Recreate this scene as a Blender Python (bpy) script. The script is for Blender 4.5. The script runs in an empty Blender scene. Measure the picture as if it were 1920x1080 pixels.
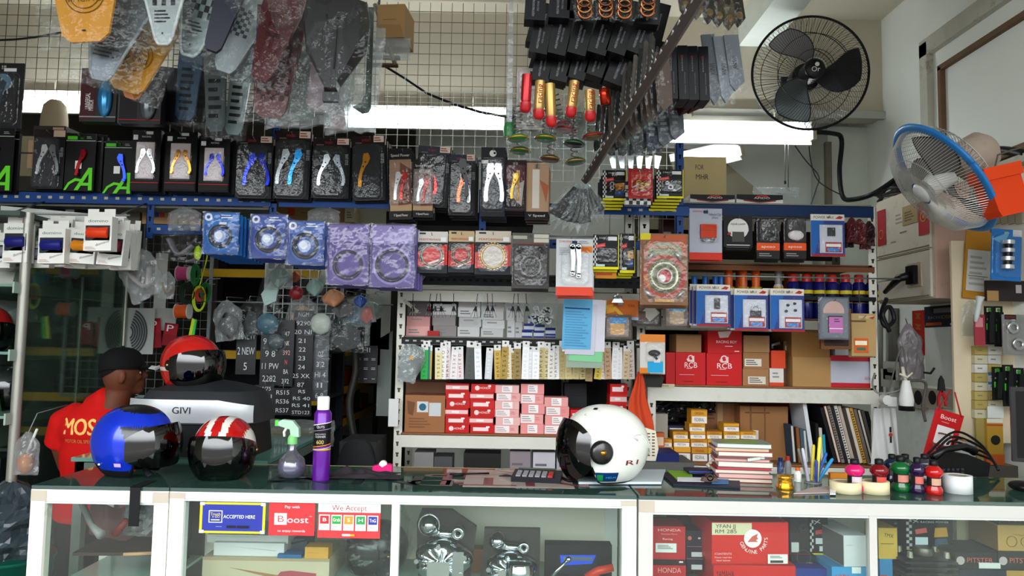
import bpy,math,random
from mathutils import Vector,Matrix,noise
S=bpy.context.scene
COL=S.collection
PI=math.pi
rad=math.radians
random.seed(11)
# ---------------------------------------------------------------- camera, world, light, exposure
FPX=1400.0
PITCH,ROLL=rad(4.2),rad(1.0)
CPOS=Vector((0,0,1.45))
CROT=Matrix.Rotation(PI/2+PITCH,3,'X')@Matrix.Rotation(ROLL,3,'Z')
cam=bpy.data.objects.new('camera',bpy.data.cameras.new('camera'))
COL.objects.link(cam)
cam.matrix_world=Matrix.Translation(CPOS)@CROT.to_4x4()
cam.data.sensor_width=36.0
cam.data.lens=36.0*FPX/1920.0
cam.data.clip_start=0.05
S.camera=cam
S.view_settings.view_transform='Standard'
S.view_settings.look='None'
S.view_settings.gamma=1.0
S.view_settings.use_curve_mapping=False
S.view_settings.exposure=0.76
wd=bpy.data.worlds.new('daylight')
S.world=wd
wd.use_nodes=True
_bg=wd.node_tree.nodes['Background']
# overcast street outside: bright sky above, dim buildings and road below
_wn=wd.node_tree.nodes;_wl=wd.node_tree.links
_tc=_wn.new('ShaderNodeTexCoord');_sp=_wn.new('ShaderNodeSeparateXYZ');_rp=_wn.new('ShaderNodeValToRGB')
_wl.new(_tc.outputs['Generated'],_sp.inputs[0]);_wl.new(_sp.outputs['Z'],_rp.inputs[0]);_wl.new(_rp.outputs[0],_bg.inputs[0])
_e=_rp.color_ramp.elements
_e[0].position=0.0;_e[0].color=(.10,.10,.10,1)
_e[1].position=.30;_e[1].color=(.93,.97,1.0,1)
_q=_e.new(.06);_q.color=(.16,.165,.17,1)
_q=_e.new(.16);_q.color=(.62,.65,.67,1)
_bg.inputs[1].default_value=5.2
S.cycles.max_bounces=8
S.cycles.diffuse_bounces=4
S.cycles.glossy_bounces=3
S.cycles.transparent_max_bounces=24
S.cycles.sample_clamp_indirect=4.0
# ---------------------------------------------------------------- helpers
def ray(px,py):
    return CROT@Vector(((px-960)/FPX,-(py-540)/FPX,-1))
def W(px,py,d):
    r=ray(px,py);return CPOS+r*(d/r.y)
def WX(px,py,X):
    r=ray(px,py);return CPOS+r*(X/r.x)
def WZ(px,py,z):
    r=ray(px,py);return CPOS+r*((z-CPOS.z)/r.z)
def lin(c):return c/12.92 if c<=.04045 else((c+.055)/1.055)**2.4
def rgb(h):
    h=h.lstrip('#')
    if len(h)==3:h=''.join(a+a for a in h)
    return tuple(lin(int(h[i:i+2],16)/255)for i in(0,2,4))
_M={}
def M(h,r=.5,me=0.0,nv=.12,sc=9.0,bump=0.0,coat=0.0,em=0.0,dirt=None,tr=0.0):
    key=(h,r,me,nv,sc,bump,coat,em,dirt,tr)
    if key in _M:return _M[key]
    m=bpy.data.materials.new('surface_'+h.lstrip('#'));m.use_nodes=True
    n=m.node_tree;N=n.nodes;L=n.links
    b=N['Principled BSDF']
    b.inputs['Roughness'].default_value=r
    b.inputs['Metallic'].default_value=me
    if not coat and not me:b.inputs['Specular IOR Level'].default_value=.2 if r>=.38 else.35
    if coat:b.inputs['Coat Weight'].default_value=coat;b.inputs['Coat Roughness'].default_value=.06
    c=tuple(q**1.16 for q in rgb(h))
    tc=N.new('ShaderNodeTexCoord');ns=N.new('ShaderNodeTexNoise')
    ns.inputs['Scale'].default_value=sc;ns.inputs['Detail'].default_value=3
    L.new(tc.outputs['Object'],ns.inputs['Vector'])
    mx=N.new('ShaderNodeMix');mx.data_type='RGBA'
    mx.inputs[6].default_value=tuple(max(0,a*(1-nv))for a in c)+(1,)
    mx.inputs[7].default_value=tuple(min(1,a*(1+nv*.6)+nv*.01)for a in c)+(1,)
    L.new(ns.outputs['Fac'],mx.inputs[0])
    out=mx.outputs[2]
    if dirt:
        n2=N.new('ShaderNodeTexNoise');n2.inputs['Scale'].default_value=sc*.35;n2.inputs['Detail'].default_value=8
        n2.inputs['Roughness'].default_value=.7
        L.new(tc.outputs['Object'],n2.inputs['Vector'])
        rp=N.new('ShaderNodeValToRGB');rp.color_ramp.elements[0].position=.56;rp.color_ramp.elements[1].position=.72
        L.new(n2.outputs['Fac'],rp.inputs[0])
        m2=N.new('ShaderNodeMix');m2.data_type='RGBA'
        L.new(rp.outputs[0],m2.inputs[0]);L.new(out,m2.inputs[6]);m2.inputs[7].default_value=rgb(dirt)+(1,)
        out=m2.outputs[2]
    L.new(out,b.inputs['Base Color'])
    if bump:
        bp=N.new('ShaderNodeBump');bp.inputs['Strength'].default_value=bump;bp.inputs['Distance'].default_value=.004
        L.new(ns.outputs['Fac'],bp.inputs['Height']);L.new(bp.outputs[0],b.inputs['Normal'])
    if em:
        b.inputs['Emission Color'].default_value=c+(1,);b.inputs['Emission Strength'].default_value=em
    if tr:
        b.inputs['Transmission Weight'].default_value=tr;b.inputs['IOR'].default_value=1.35
    _M[key]=m;return m
def film(name,tint='#ffffff',milk=.12,gloss=.25,rough=.12,bump=.6,sc=22.0,dc=(.8,.82,.82,1)):
    if name in _M:return _M[name]
    m=bpy.data.materials.new(name);m.use_nodes=True;n=m.node_tree;N=n.nodes;L=n.links
    N.remove(N['Principled BSDF']);o=[x for x in N if x.type=='OUTPUT_MATERIAL'][0]
    t=N.new('ShaderNodeBsdfTransparent');t.inputs[0].default_value=rgb(tint)+(1,)
    df=N.new('ShaderNodeBsdfDiffuse');df.inputs[0].default_value=dc
    tl=N.new('ShaderNodeBsdfTranslucent');tl.inputs[0].default_value=dc
    g=N.new('ShaderNodeBsdfGlossy');g.inputs['Roughness'].default_value=rough
    mm=N.new('ShaderNodeMixShader');mm.inputs[0].default_value=.5;L.new(df.outputs[0],mm.inputs[1]);L.new(tl.outputs[0],mm.inputs[2])
    m1=N.new('ShaderNodeMixShader');m1.inputs[0].default_value=milk;L.new(t.outputs[0],m1.inputs[1]);L.new(mm.outputs[0],m1.inputs[2])
    fr=N.new('ShaderNodeLayerWeight');fr.inputs[0].default_value=.35
    ma=N.new('ShaderNodeMath');ma.operation='MULTIPLY';ma.inputs[1].default_value=gloss*2
    ad=N.new('ShaderNodeMath');ad.operation='ADD';ad.inputs[1].default_value=gloss*.22;ad.use_clamp=True
    L.new(fr.outputs['Fresnel'],ma.inputs[0]);L.new(ma.outputs[0],ad.inputs[0])
    m2=N.new('ShaderNodeMixShader');L.new(ad.outputs[0],m2.inputs[0]);L.new(m1.outputs[0],m2.inputs[1]);L.new(g.outputs[0],m2.inputs[2])
    if bump:
        tc=N.new('ShaderNodeTexCoord');ns=N.new('ShaderNodeTexNoise');ns.inputs['Scale'].default_value=sc;ns.inputs['Detail'].default_value=2
        L.new(tc.outputs['Object'],ns.inputs['Vector'])
        bp=N.new('ShaderNodeBump');bp.inputs['Strength'].default_value=bump;bp.inputs['Distance'].default_value=.01
        L.new(ns.outputs['Fac'],bp.inputs['Height']);L.new(bp.outputs[0],g.inputs['Normal']);L.new(bp.outputs[0],fr.inputs['Normal'])
    L.new(m2.outputs[0],o.inputs[0]);_M[name]=m;return m
CLEAR=film('clear_blister_plastic','#ffffff',.015,.13,.1,.5,30)
BAG=film('clear_bag_film','#fbfdfd',.015,.07,.07,1.0,26)
MILK=film('milky_bag_film','#eef2f2',.22,.12,.12,1.0,22)
SMOKE=film('smoked_visor','#5a4648',.0,.28,.05,0)
DARKVIS=film('dark_visor','#0a0a0c',.0,.3,.05,0)
PANE=film('cabinet_glass','#f4faf7',.012,.1,.03,0)
GPANE=film('green_cabinet_glass','#cfe4d8',.07,.3,.03,0,dc=(.42,.55,.48,1))
_TX={}
def textmesh(s):
    if s in _TX:return _TX[s]
    cu=bpy.data.curves.new('lettering','FONT');cu.body=s;cu.align_x='CENTER';cu.align_y='CENTER';cu.resolution_u=3
    o=bpy.data.objects.new('lettering',cu);me=o.to_mesh()
    vs=[tuple(v.co)for v in me.vertices];fs=[tuple(p.vertices)for p in me.polygons]
    o.to_mesh_clear();bpy.data.objects.remove(o);bpy.data.curves.remove(cu)
    xs=[v[0]for v in vs]or[0,1]
    _TX[s]=(vs,fs,max(xs)-min(xs));return _TX[s]
class MB:
    def __init__(s):s.v=[];s.f=[];s.m=[];s.s=[];s.mats=[];s.T=Matrix()
    def add(s,vs,fs,m,smooth=False):
        if m not in s.mats:s.mats.append(m)
        k=s.mats.index(m);o=len(s.v);T=s.T
        s.v+=[T@Vector(v)for v in vs]
        for f in fs:s.f.append(tuple(i+o for i in f));s.m.append(k);s.s.append(smooth)
        return s
    def addm(s,vs,fs,ms,smooth=True):
        for m in set(ms):
            if m not in s.mats:s.mats.append(m)
        o=len(s.v);s.v+=[s.T@Vector(v)for v in vs]
        for f,m in zip(fs,ms):s.f.append(tuple(i+o for i in f));s.m.append(s.mats.index(m));s.s.append(smooth)
        return s
    def box(s,x0,x1,y0,y1,z0,z1,m):
        v=[(x,y,z)for z in(z0,z1)for y in(y0,y1)for x in(x0,x1)]
        return s.add(v,[(0,2,3,1),(4,5,7,6),(0,1,5,4),(2,6,7,3),(0,4,6,2),(1,3,7,5)],m)
    def prism(s,pts,y0,y1,m,smooth=False):
        n=len(pts);v=[(p[0],y0,p[1])for p in pts]+[(p[0],y1,p[1])for p in pts]
        return s.add(v,[tuple(range(n)),tuple(range(2*n-1,n-1,-1))]+[(i,i+n,(i+1)%n+n,(i+1)%n)for i in range(n)],m,False)
    def ring(s,c,r0,r1,y0,y1,m,seg=28,ax='y'):
        v=[]
        for i in range(seg):
            a=2*PI*i/seg;ca,sa=math.cos(a),math.sin(a)
            for r,y in((r0,y0),(r1,y0),(r1,y1),(r0,y1)):
                v.append((c[0]+r*ca,c[1]+y,c[2]+r*sa)if ax=='y' else(c[0]+r*ca,c[1]+r*sa,c[2]+y))
        f=[]
        for i in range(seg):
            j=(i+1)%seg
            for k in range(4):f.append((i*4+k,j*4+k,j*4+(k+1)%4,i*4+(k+1)%4))
        return s.add(v,f,m,True)
    def lathe(s,prof,m,seg=24,c=(0,0,0),ax='z',smooth=True,cap=True):
        v=[];n=len(prof)
        for r,z in prof:
            for i in range(seg):
                a=2*PI*i/seg;x,y=r*math.cos(a),r*math.sin(a)
                p=(x,y,z)if ax=='z' else((x,z,y)if ax=='y' else(z,x,y))
                v.append((c[0]+p[0],c[1]+p[1],c[2]+p[2]))
        f=[(j*seg+i,j*seg+(i+1)%seg,(j+1)*seg+(i+1)%seg,(j+1)*seg+i)for j in range(n-1)for i in range(seg)]
        s.add(v,f,m,smooth)
        if cap:s.add([v[i]for i in range(seg)]+[v[(n-1)*seg+i]for i in range(seg)],[tuple(range(seg))[::-1],tuple(range(seg,2*seg))],m)
        return s
    def tube(s,pts,r,m,seg=6,flat=1.0):
        pts=[Vector(p)for p in pts];n=len(pts);v=[]
        rr=r if isinstance(r,(list,tuple))else[r]*n
        up=Vector((0,0,1));pn=None
        for i,p in enumerate(pts):
            t=(pts[min(i+1,n-1)]-pts[max(i-1,0)]).normalized()
            if pn is None:pn=t.cross(up if abs(t.z)<.9 else Vector((1,0,0))).normalized()
            else:pn=(pn-t*pn.dot(t)).normalized()
            b=t.cross(pn)
            for k in range(seg):
                a=2*PI*k/seg;v.append(p+pn*math.cos(a)*rr[i]+b*math.sin(a)*rr[i]*flat)
        f=[(j*seg+i,j*seg+(i+1)%seg,(j+1)*seg+(i+1)%seg,(j+1)*seg+i)for j in range(n-1)for i in range(seg)]
        f+=[tuple(range(seg))[::-1],tuple(range((n-1)*seg,n*seg))]
        return s.add(v,f,m,seg>4)
    def ribbon(s,pts,ws,y0,y1,m):
        n=len(pts);L=[];R=[]
        for i,p in enumerate(pts):
            a=pts[max(i-1,0)];b=pts[min(i+1,n-1)];dx,dz=b[0]-a[0],b[1]-a[1];l=math.hypot(dx,dz)or 1
            w=ws[i]/2;L.append((p[0]-dz/l*w,p[1]+dx/l*w));R.append((p[0]+dz/l*w,p[1]-dx/l*w))
        v=[]
        for y in(y0,y1):v+=[(q[0],y,q[1])for q in L]+[(q[0],y,q[1])for q in R]
        f=[]
        for i in range(n-1):
            f+=[(i,i+1,n+i+1,n+i),(2*n+i,3*n+i,3*n+i+1,2*n+i+1),(i,2*n+i,2*n+i+1,i+1),(n+i,n+i+1,3*n+i+1,3*n+i)]
        f+=[(0,n,3*n,2*n),(n-1,3*n-1,4*n-1,2*n-1)]
        return s.add(v,f,m)
    def surf(s,fn,nu,nv,m,smooth=True,wrap=False):
        v=[fn(i/nu,j/nv)for j in range(nv+1)for i in range(nu+(0 if wrap else 1))]
        w=nu+(0 if wrap else 1)
        f=[(j*w+i,j*w+(i+1)%w,(j+1)*w+(i+1)%w,(j+1)*w+i)for j in range(nv)for i in range(nu)]
        return s.add(v,f,m,smooth)
    def ell(s,c,r,m,nu=20,nv=12):
        r=r if isinstance(r,(list,tuple))else(r,r,r)
        return s.surf(lambda u,v:(c[0]+r[0]*math.cos(2*PI*u)*math.sin(PI*max(.001,min(.999,v))),c[1]+r[1]*math.sin(2*PI*u)*math.sin(PI*max(.001,min(.999,v))),c[2]-r[2]*math.cos(PI*v)),nu,nv,m,True,True)
    def text(s,t,x,z,size,m,y=-.001,rot=0,width=None,wx=1.0):
        vs,fs,w=textmesh(t)
        k=size*1.4;kx=k*wx
        if width and w>0:kx=width/w
        c,sn=math.cos(rot),math.sin(rot)
        return s.add([(x+v[0]*kx*c-v[1]*k*sn,y,z+v[0]*kx*sn+v[1]*k*c)for v in vs],fs,m)
    def deco(s,w,h,items,y=0.0,dy=.0006,x0=None,z0=0.0):
        X0=-w/2 if x0 is None else x0
        U=lambda u:X0+u*w
        V=lambda v:z0+h*(1-v)
        for i,it in enumerate(items):
            k=it[0];yy=y-dy*(i+1)
            if k=='r':
                _,u0,v0,u1,v1,c=it
                s.add([(U(u0),yy,V(v1)),(U(u1),yy,V(v1)),(U(u1),yy,V(v0)),(U(u0),yy,V(v0))],[(0,1,2,3)],mm(c))
            elif k=='p':
                s.add([(U(a),yy,V(b))for a,b in it[1]],[tuple(range(len(it[1])))],mm(it[2]))
            elif k=='o':
                _,u,v,r,c=it;s.add([(U(u)+r*w*math.cos(a*PI/12),yy,V(v)+r*w*math.sin(a*PI/12))for a in range(24)],[tuple(range(24))],mm(c))
            elif k=='g':
                _,u,v,r,t,c=it;s.ring((U(u),yy,V(v)),(r-t)*w,r*w,0,-.0015,mm(c))
            elif k=='c':
                _,u0,v0,u1,v1,nx,nz,c=it
                for a in range(nx):
                    for b in range(nz):
                        if(a+b)%2:
                            ua,ub=u0+(u1-u0)*a/nx,u0+(u1-u0)*(a+1)/nx;va,vb=v0+(v1-v0)*b/nz,v0+(v1-v0)*(b+1)/nz
                            s.add([(U(ua),yy,V(vb)),(U(ub),yy,V(vb)),(U(ub),yy,V(va)),(U(ua),yy,V(va))],[(0,1,2,3)],mm(c))
            elif k=='t':
                _,t,u,v,hf,c=it[:6];rt=rad(it[6])if len(it)>6 else 0
                wf=it[7]*w if len(it)>7 and it[7]else None
                s.text(t,U(u),V(v),hf*h,mm(c),yy,rt,wf)
            elif k=='l':
                _,u0,v0,u1,v1,n,c=it
                for q in range(n):
                    vv=v0+(v1-v0)*(q+.2)/n;ve=vv+(v1-v0)/n*.45;ue=u0+(u1-u0)*(.65+.35*((q*37%11)/11))
                    s.add([(U(u0),yy,V(ve)),(U(ue),yy,V(ve)),(U(ue),yy,V(vv)),(U(u0),yy,V(vv))],[(0,1,2,3)],mm(c))
        return s
    def build(s,name,parent=None,loc=None,label=None,cat=None,group=None,kind=None,rot=None,mods=None):
        me=bpy.data.meshes.new(name);me.from_pydata(s.v,[],s.f)
        for m in s.mats:me.materials.append(m)
        me.polygons.foreach_set('material_index',s.m);me.polygons.foreach_set('use_smooth',s.s);me.update()
        o=bpy.data.objects.new(name,me);COL.objects.link(o)
        if parent:o.parent=parent
        if loc is not None:o.location=loc
        if rot:o.rotation_euler=rot
        return tag(o,label,cat,group,kind)
def mm(c):return c if not isinstance(c,str)else M(c)
def tag(o,label=None,cat=None,group=None,kind=None):
    if label:o['label']=label
    if cat:o['category']=cat
    if group:o['group']=group
    if kind:o['kind']=kind
    return o
def thing(name,label,cat,loc=(0,0,0),rot=(0,0,0),group=None):
    o=bpy.data.objects.new(name,None);COL.objects.link(o);o.empty_display_size=.05
    o.location=loc;o.rotation_euler=rot
    return tag(o,label,cat,group)
def dup(o,loc,label=None,group=None,rz=None):
    c=o.copy();COL.objects.link(c);c.location=loc
    if label:c['label']=label
    if group:c['group']=group
    if rz is not None:c.rotation_euler=(o.rotation_euler[0],o.rotation_euler[1],rz)
    for ch in o.children:
        k=ch.copy();COL.objects.link(k);k.parent=c
        for g in ch.children:
            q=g.copy();COL.objects.link(q);q.parent=k
    return c
def pbox(x0,y0,x1,y1,d):
    a=W((x0+x1)/2,y1,d);b=W((x0+x1)/2,y0,d);l=W(x0,(y0+y1)/2,d);r=W(x1,(y0+y1)/2,d)
    return Vector((a.x,d,a.z)),r.x-l.x,b.z-a.z
def carton(name,label,cat,bb,d,dep,col,deco=(),group=None,z=None,rz=0,side=None,open_top=False,bevel=0):
    p,w,h=pbox(*bb,d)
    if z is not None:h=p.z+h-z;p.z=z
    b=MB();c=mm(col)
    if open_top:
        t=.004
        b.box(-w/2,w/2,0,dep,0,t,c);b.box(-w/2,w/2,0,t,t,h,c);b.box(-w/2,w/2,dep-t,dep,t,h,c)
        b.box(-w/2,-w/2+t,t,dep-t,t,h,c);b.box(w/2-t,w/2,t,dep-t,t,h,c)
    else:b.box(-w/2,w/2,0,dep,0,h,c)
    b.deco(w,h,deco)
    if side:
        for sg in(-1,1):b.add([(sg*(w/2+.0006),0.002,.002),(sg*(w/2+.0006),dep-.002,.002),(sg*(w/2+.0006),dep-.002,h-.002),(sg*(w/2+.0006),.002,h-.002)],[(0,1,2,3)],mm(side))
    return b.build(name,None,p,label,cat,group,rot=(0,0,rz))
def lever_pts(w,h):
    return[(-.30*w,-.44*h),(-.32*w,-.30*h),(-.26*w,-.12*h),(-.12*w,.06*h),(.0*w,.18*h),(.06*w,.30*h),(.02*w,.42*h)]
def lever(b,cx,cz,w,h,m,y=-.012,flip=1,t=.010):
    pts=[(cx+flip*p[0],cz+p[1])for p in lever_pts(w,h)]
    b.ribbon(pts,[.10*h,.09*h,.085*h,.10*h,.15*h,.20*h,.12*h],y,y+t,m)
    b.lathe([(.05*h,-.001),(.06*h,.006),(.04*h,.009)],m,12,(pts[0][0],y-.006,pts[0][1]),'y')
    for k in(3,4):b.lathe([(.022*h,0),(.022*h,.002)],mm('#111111'),8,(pts[k][0],y-.002,pts[k][1]),'y')
def pack(name,label,bb,d,card='#141416',deco=(),bl=None,prod=None,pname='product',th=.006,cat='packet',group=None,tilt=0,copies=0,clabel=None,step=(.006,.03,-.006),deep=.022,blm=None,rx=0):
    p,w,h=pbox(*bb,d)
    root=thing(name,label,cat,p,(rx,tilt,0),group);HK.append((p.x,d,p.z+h-.018,copies))
    b=MB();c=mm(card)
    b.box(-w/2,w/2,0,th,0,h-.028 if h>.1 else h,c)
    if h>.1:
        b.box(-w/2,-.012,0,th,h-.028,h,c);b.box(.012,w/2,0,th,h-.028,h,c);b.box(-.012,.012,0,th,h-.009,h,c)
    b.deco(w,h,deco);b.build('card',root)
    if bl:
        u0,v0,u1,v1=bl;X0,X1,Z0,Z1=-w/2+u0*w,-w/2+u1*w,h*(1-v1),h*(1-v0);r=min(X1-X0,Z1-Z0)*.12
        def loop(i):return[(X0+i+r,Z0+i),(X1-i-r,Z0+i),(X1-i,Z0+i+r),(X1-i,Z1-i-r),(X1-i-r,Z1-i),(X0+i+r,Z1-i),(X0+i,Z1-i-r),(X0+i,Z0+i+r)]
        e=MB();v=[]
        for i,y in((-.004,-.002),(0,-.003),(.003,-deep*.8),(.007,-deep)):v+=[(a,y,q)for a,q in loop(i)]
        f=[(j*8+k,j*8+(k+1)%8,j*8+8+(k+1)%8,j*8+8+k)for j in range(3)for k in range(8)]+[tuple(range(24,32))]
        e.add(v,f,blm or CLEAR);e.build('blister',root)
    if prod:q=MB();prod(q,w,h);q.build(pname,root)
    for k in range(copies):
        ORD=('nearest one','second one back','third one back','fourth one back','fifth one back','sixth one back','seventh one back')
        o=MB();o.box(-w/2,w/2,0,th+.012,0,h-.012,c);o.deco(w,h,[x for x in deco if x[0]in 'rl'][:4])
        o.build(name,None,p+Vector((step[0]*(k+1),step[1]*(k+1),step[2]*(k+1))),(clabel or 'packet behind the '+' '.join(label.split()[:8]))+', '+ORD[k],cat,(group or name.replace('_',' ')+'s')+', the ones behind',rot=(rx,tilt,0))
    return root
def bagshape(b,w,h,t,m,seed=0,cr=1.0,neck=True,nu=14,nv=14):
    def f(sg):
        def g(u,v):
            x=(u-.5)*w;z=v*h
            if neck:k=1-.82*max(0,(v-.72)/.28)**1.3;x*=k
            e=math.sin(PI*u)**.6*math.sin(PI*min(1,.06+v*.94))**.5 if 0<u<1 else 0
            n=noise.noise(Vector((u*6+seed*7.3,v*6,sg*3+seed)))*cr
            return(x+n*w*.05,sg*(t/2*e*(1+n*.6)+.001),z+noise.noise(Vector((u*5,seed,v*5)))*h*.03*cr)
        return g
    b.surf(f(-1),nu,nv,m,False);b.surf(f(1),nu,nv,m,False)
    return b
def wrinkle(o,s,seed=0):pass
HK=[]
def hook_rail(label,y,z,x0=None,x1=None):
    t=thing('hook_rail',label,'rail',(0,y,z));m=M('#8f9497',.3,.8)
    xs=[q[0]for q in HK];x0=min(xs)-.05 if x0 is None else x0;x1=max(xs)+.05 if x1 is None else x1
    b=MB();b.tube([(x0,0,0),(x1,0,0)],.004,m);b.build('rail',t)
    for x,d,zz,c in HK:
        b=MB();b.tube([(x,.004,.0),(x,-.006,zz-z-.002),(x,d-y-.012,zz-z),(x,d-y-.03,zz-z+.008)],.0018,m,5);b.build('hook',t)
    HK.clear();return t
# ================================================================ the room
WALLW=M('#f3f7f0',.85,nv=.05,sc=3,bump=.15,dirt='#c9cdbf')
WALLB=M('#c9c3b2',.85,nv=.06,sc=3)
def struct(name,b,label=None):return b.build(name,kind='structure',label=label)
b=MB();b.box(-3.8,2.6,-1.2,9.2,-.1,0,M('#7a756c',.6,nv=.2,sc=2,dirt='#5d584f'));struct('floor',b)
b=MB();b.box(-3.8,2.6,-1.3,9.2,3.7,3.8,WALLB);struct('ceiling',b)  # extended unseen past the shop front to shade the hanging stock
b=MB();b.box(2.5,2.6,.4,5.6,0,3.7,WALLW);struct('wall_right',b)
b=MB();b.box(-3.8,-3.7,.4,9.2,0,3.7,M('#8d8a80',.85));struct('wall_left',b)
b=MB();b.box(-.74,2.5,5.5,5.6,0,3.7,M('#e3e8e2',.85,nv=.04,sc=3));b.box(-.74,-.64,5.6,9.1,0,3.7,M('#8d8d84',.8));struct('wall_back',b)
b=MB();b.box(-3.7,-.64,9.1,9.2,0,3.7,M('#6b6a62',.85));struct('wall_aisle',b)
b=MB();b.box(-3.7,2.5,4.97,5.12,3.02,3.7,WALLB);b.box(1.2,2.5,4.93,4.97,3.0,3.05,M('#b9bbb2',.7));struct('trim_1',b,None)
b=MB();b.box(1.52,1.74,2.6,4.97,3.5,3.7,M('#dfe5dd',.85));struct('trim_2',b)
# window frame on the right wall
fr=M('#c9c7ba',.7,nv=.15,sc=14,dirt='#6b4a3a')
br=M('#7d6450',.75,nv=.25,sc=14)
b=MB();b.box(2.46,2.5,4.36,4.44,2.25,3.3,fr);b.box(2.46,2.5,.6,4.44,3.22,3.32,fr)
b.box(2.47,2.5,4.24,4.27,2.2,3.1,br);b.box(2.47,2.5,.6,4.27,3.08,3.11,br)
b.box(2.46,2.5,.6,4.0,2.42,2.46,br);b.box(2.44,2.5,.6,4.0,2.36,2.40,fr);struct('trim_3',b)
# pillar with conduit at the far right corner
b=MB();b.box(2.22,2.5,5.2,5.5,0,3.02,M('#d7dcd2',.85));b.box(2.19,2.23,5.16,5.2,1.9,2.9,M('#8b8474',.7,nv=.3,sc=20));struct('trim_4',b)
# stair underside behind the shelves, recess shade put into its darker beige
b=MB();pts=[(.9,2.88),(1.42,2.86),(2.05,2.33),(2.05,1.9),(.9,1.9)]
b.prism(pts,5.3,5.42,M('#8f8a78',.85));struct('trim_5',b)
# ---- tube lights
def tube_light(label,x0,x1,y,z,tilt=0,em=22):
    t=thing('tube_light',label,'light',((x0+x1)/2,y,z),(0,tilt,0))
    w=(x1-x0)/2
    b=MB();b.box(-w,w,.03,.06,-.06,.095,M('#f4f6f2',.5));b.build('fixture',t)
    b=MB();[b.box(q-.004,q+.004,.035,.043,.095,.17 if z>2.85 else.9,M('#b7b3a0',.5))for q in(-w*.6,w*.6)];b.build('hanging_rod',t)
    for s,nm in((-1,'end_cap'),(1,'end_cap')):
        b=MB();b.box(s*w-.012,s*w+.012,-.025,.03,-.035,.03,M('#b7b39c',.5));b.build(nm,t)
    b=MB();b.lathe([(.021,-w+.012),(.021,w-.012)],M('#f6fbff',.3,em=em),16,(0,0,.012),'x');b.build('tube',t)
    return t
tube_light('long glowing tube light at the far left, behind the white cap shaped cover',-3.35,-2.15,4.9,3.0)
tube_light('long glowing tube light in the middle, below the black cable',-1.18,-.06,4.88,2.93,rad(0))
tube_light('glowing tube light on the right, under the black wall fan',.75,1.98,4.86,2.86)
tube_light('short glowing tube light further back, lowest of the lights on the right',1.12,1.62,5.22,2.78,rad(-14),8)
# ---- wire mesh panels
def mesh_panel(label,x0,x1,z0,z1,y,step=.07,col='#6f6a5e',r=.0016,frame=None,name='wire_mesh_panel',ang=0):
    b=MB();m=M(col,.5,.3)
    n=int((x1-x0)/step);k=int((z1-z0)/step)
    for i in range(n+1):x=i*step;b.box(x-r,x+r,-r,r,0,z1-z0,m)
    for j in range(k+1):z=j*step;b.box(0,x1-x0,-r*1.6,r*.4,z-r,z+r,m)
    if frame:
        fm=mm(frame)
        for x in(0,x1-x0):b.box(x-.008,x+.008,-.008,.008,0,z1-z0,fm)
        for z in(0,z1-z0):b.box(-.008,x1-x0+.008,-.008,.008,z-.008,z+.008,fm)
    return b.build(name,None,(x0,y,z0),label,'wire mesh',rot=(0,0,ang))
mesh_panel('dark wire mesh panel over the beam, upper left behind the hanging covers',-3.66,-.9,2.98,3.69,4.8,.072,'#4f4a40')
mesh_panel('wire mesh panel over the beam in the upper middle, crossed by the black cable',-.86,.12,2.98,3.69,4.8,.072,'#6b665a')
mesh_panel('white wire mesh panel under the middle tube light, behind the lever packets',-.78,.35,2.35,2.85,4.1,.062,'#e3e8e4')
mesh_panel('white wire mesh panel behind the small yellow edged packets',.40,.92,2.15,2.85,4.1,.075,'#e3e8e4')
mesh_panel('dark wire mesh panel behind the red and black bagged covers',-1.75,-.85,2.35,3.0,3.72,.06,'#3a3a38',.002)
mesh_panel('white framed wire mesh panel in the aisle behind the blue disc packets',-1.42,-.98,1.55,2.05,4.3,.05,'#d8dcd8',.002,'#c4cac8')
mesh_panel('grey wire mesh panel beside the green glass cabinet, holding red signs',-2.18,-1.78,1.1,2.15,4.4,.05,'#6d716c',.0018,'#8a9292')
# ---- slotted steel: posts with key holes
def post(b,x,y,z0,z1,m,hole,w=.04,n=None,left=True):
    b.box(x,x+w,y,y+.003,z0,z1,m);b.box(x if left else x+w-.003,x+.003 if left else x+w,y,y+.04,z0,z1,m)
    k=int((z1-z0)/.055)
    for i in range(k):
        z=z0+.03+i*.055
        b.box(x+w*.4,x+w*.62,y-.001,y,z,z+.020,hole);b.box(x+w*.33,x+w*.69,y-.0012,y,z+.014,z+.022,hole)
def beam(b,x0,x1,y,z,h,m,hole=None,step=.055,dots=None):
    b.box(x0,x1,y,y+.003,z,z+h,m);b.box(x0,x1,y,y+.03,z+h-.003,z+h,m)
    if hole:
        k=int((x1-x0)/step)
        for i in range(k):x=x0+.02+i*step;b.box(x,x+.018,y-.001,y,z+h*.38,z+h*.62,hole)
BLUE=M('#1c4a86',.5,nv=.15);CREAM=M('#d8d7cd',.5,nv=.08,dirt='#b8b4a4');DARK=M('#202428',.5);HOLE=M('#0c0d10',.8);GREYS=M('#4b5156',.5)
BOARD=M('#9a6a48',.7,nv=.2,sc=20)
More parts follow.
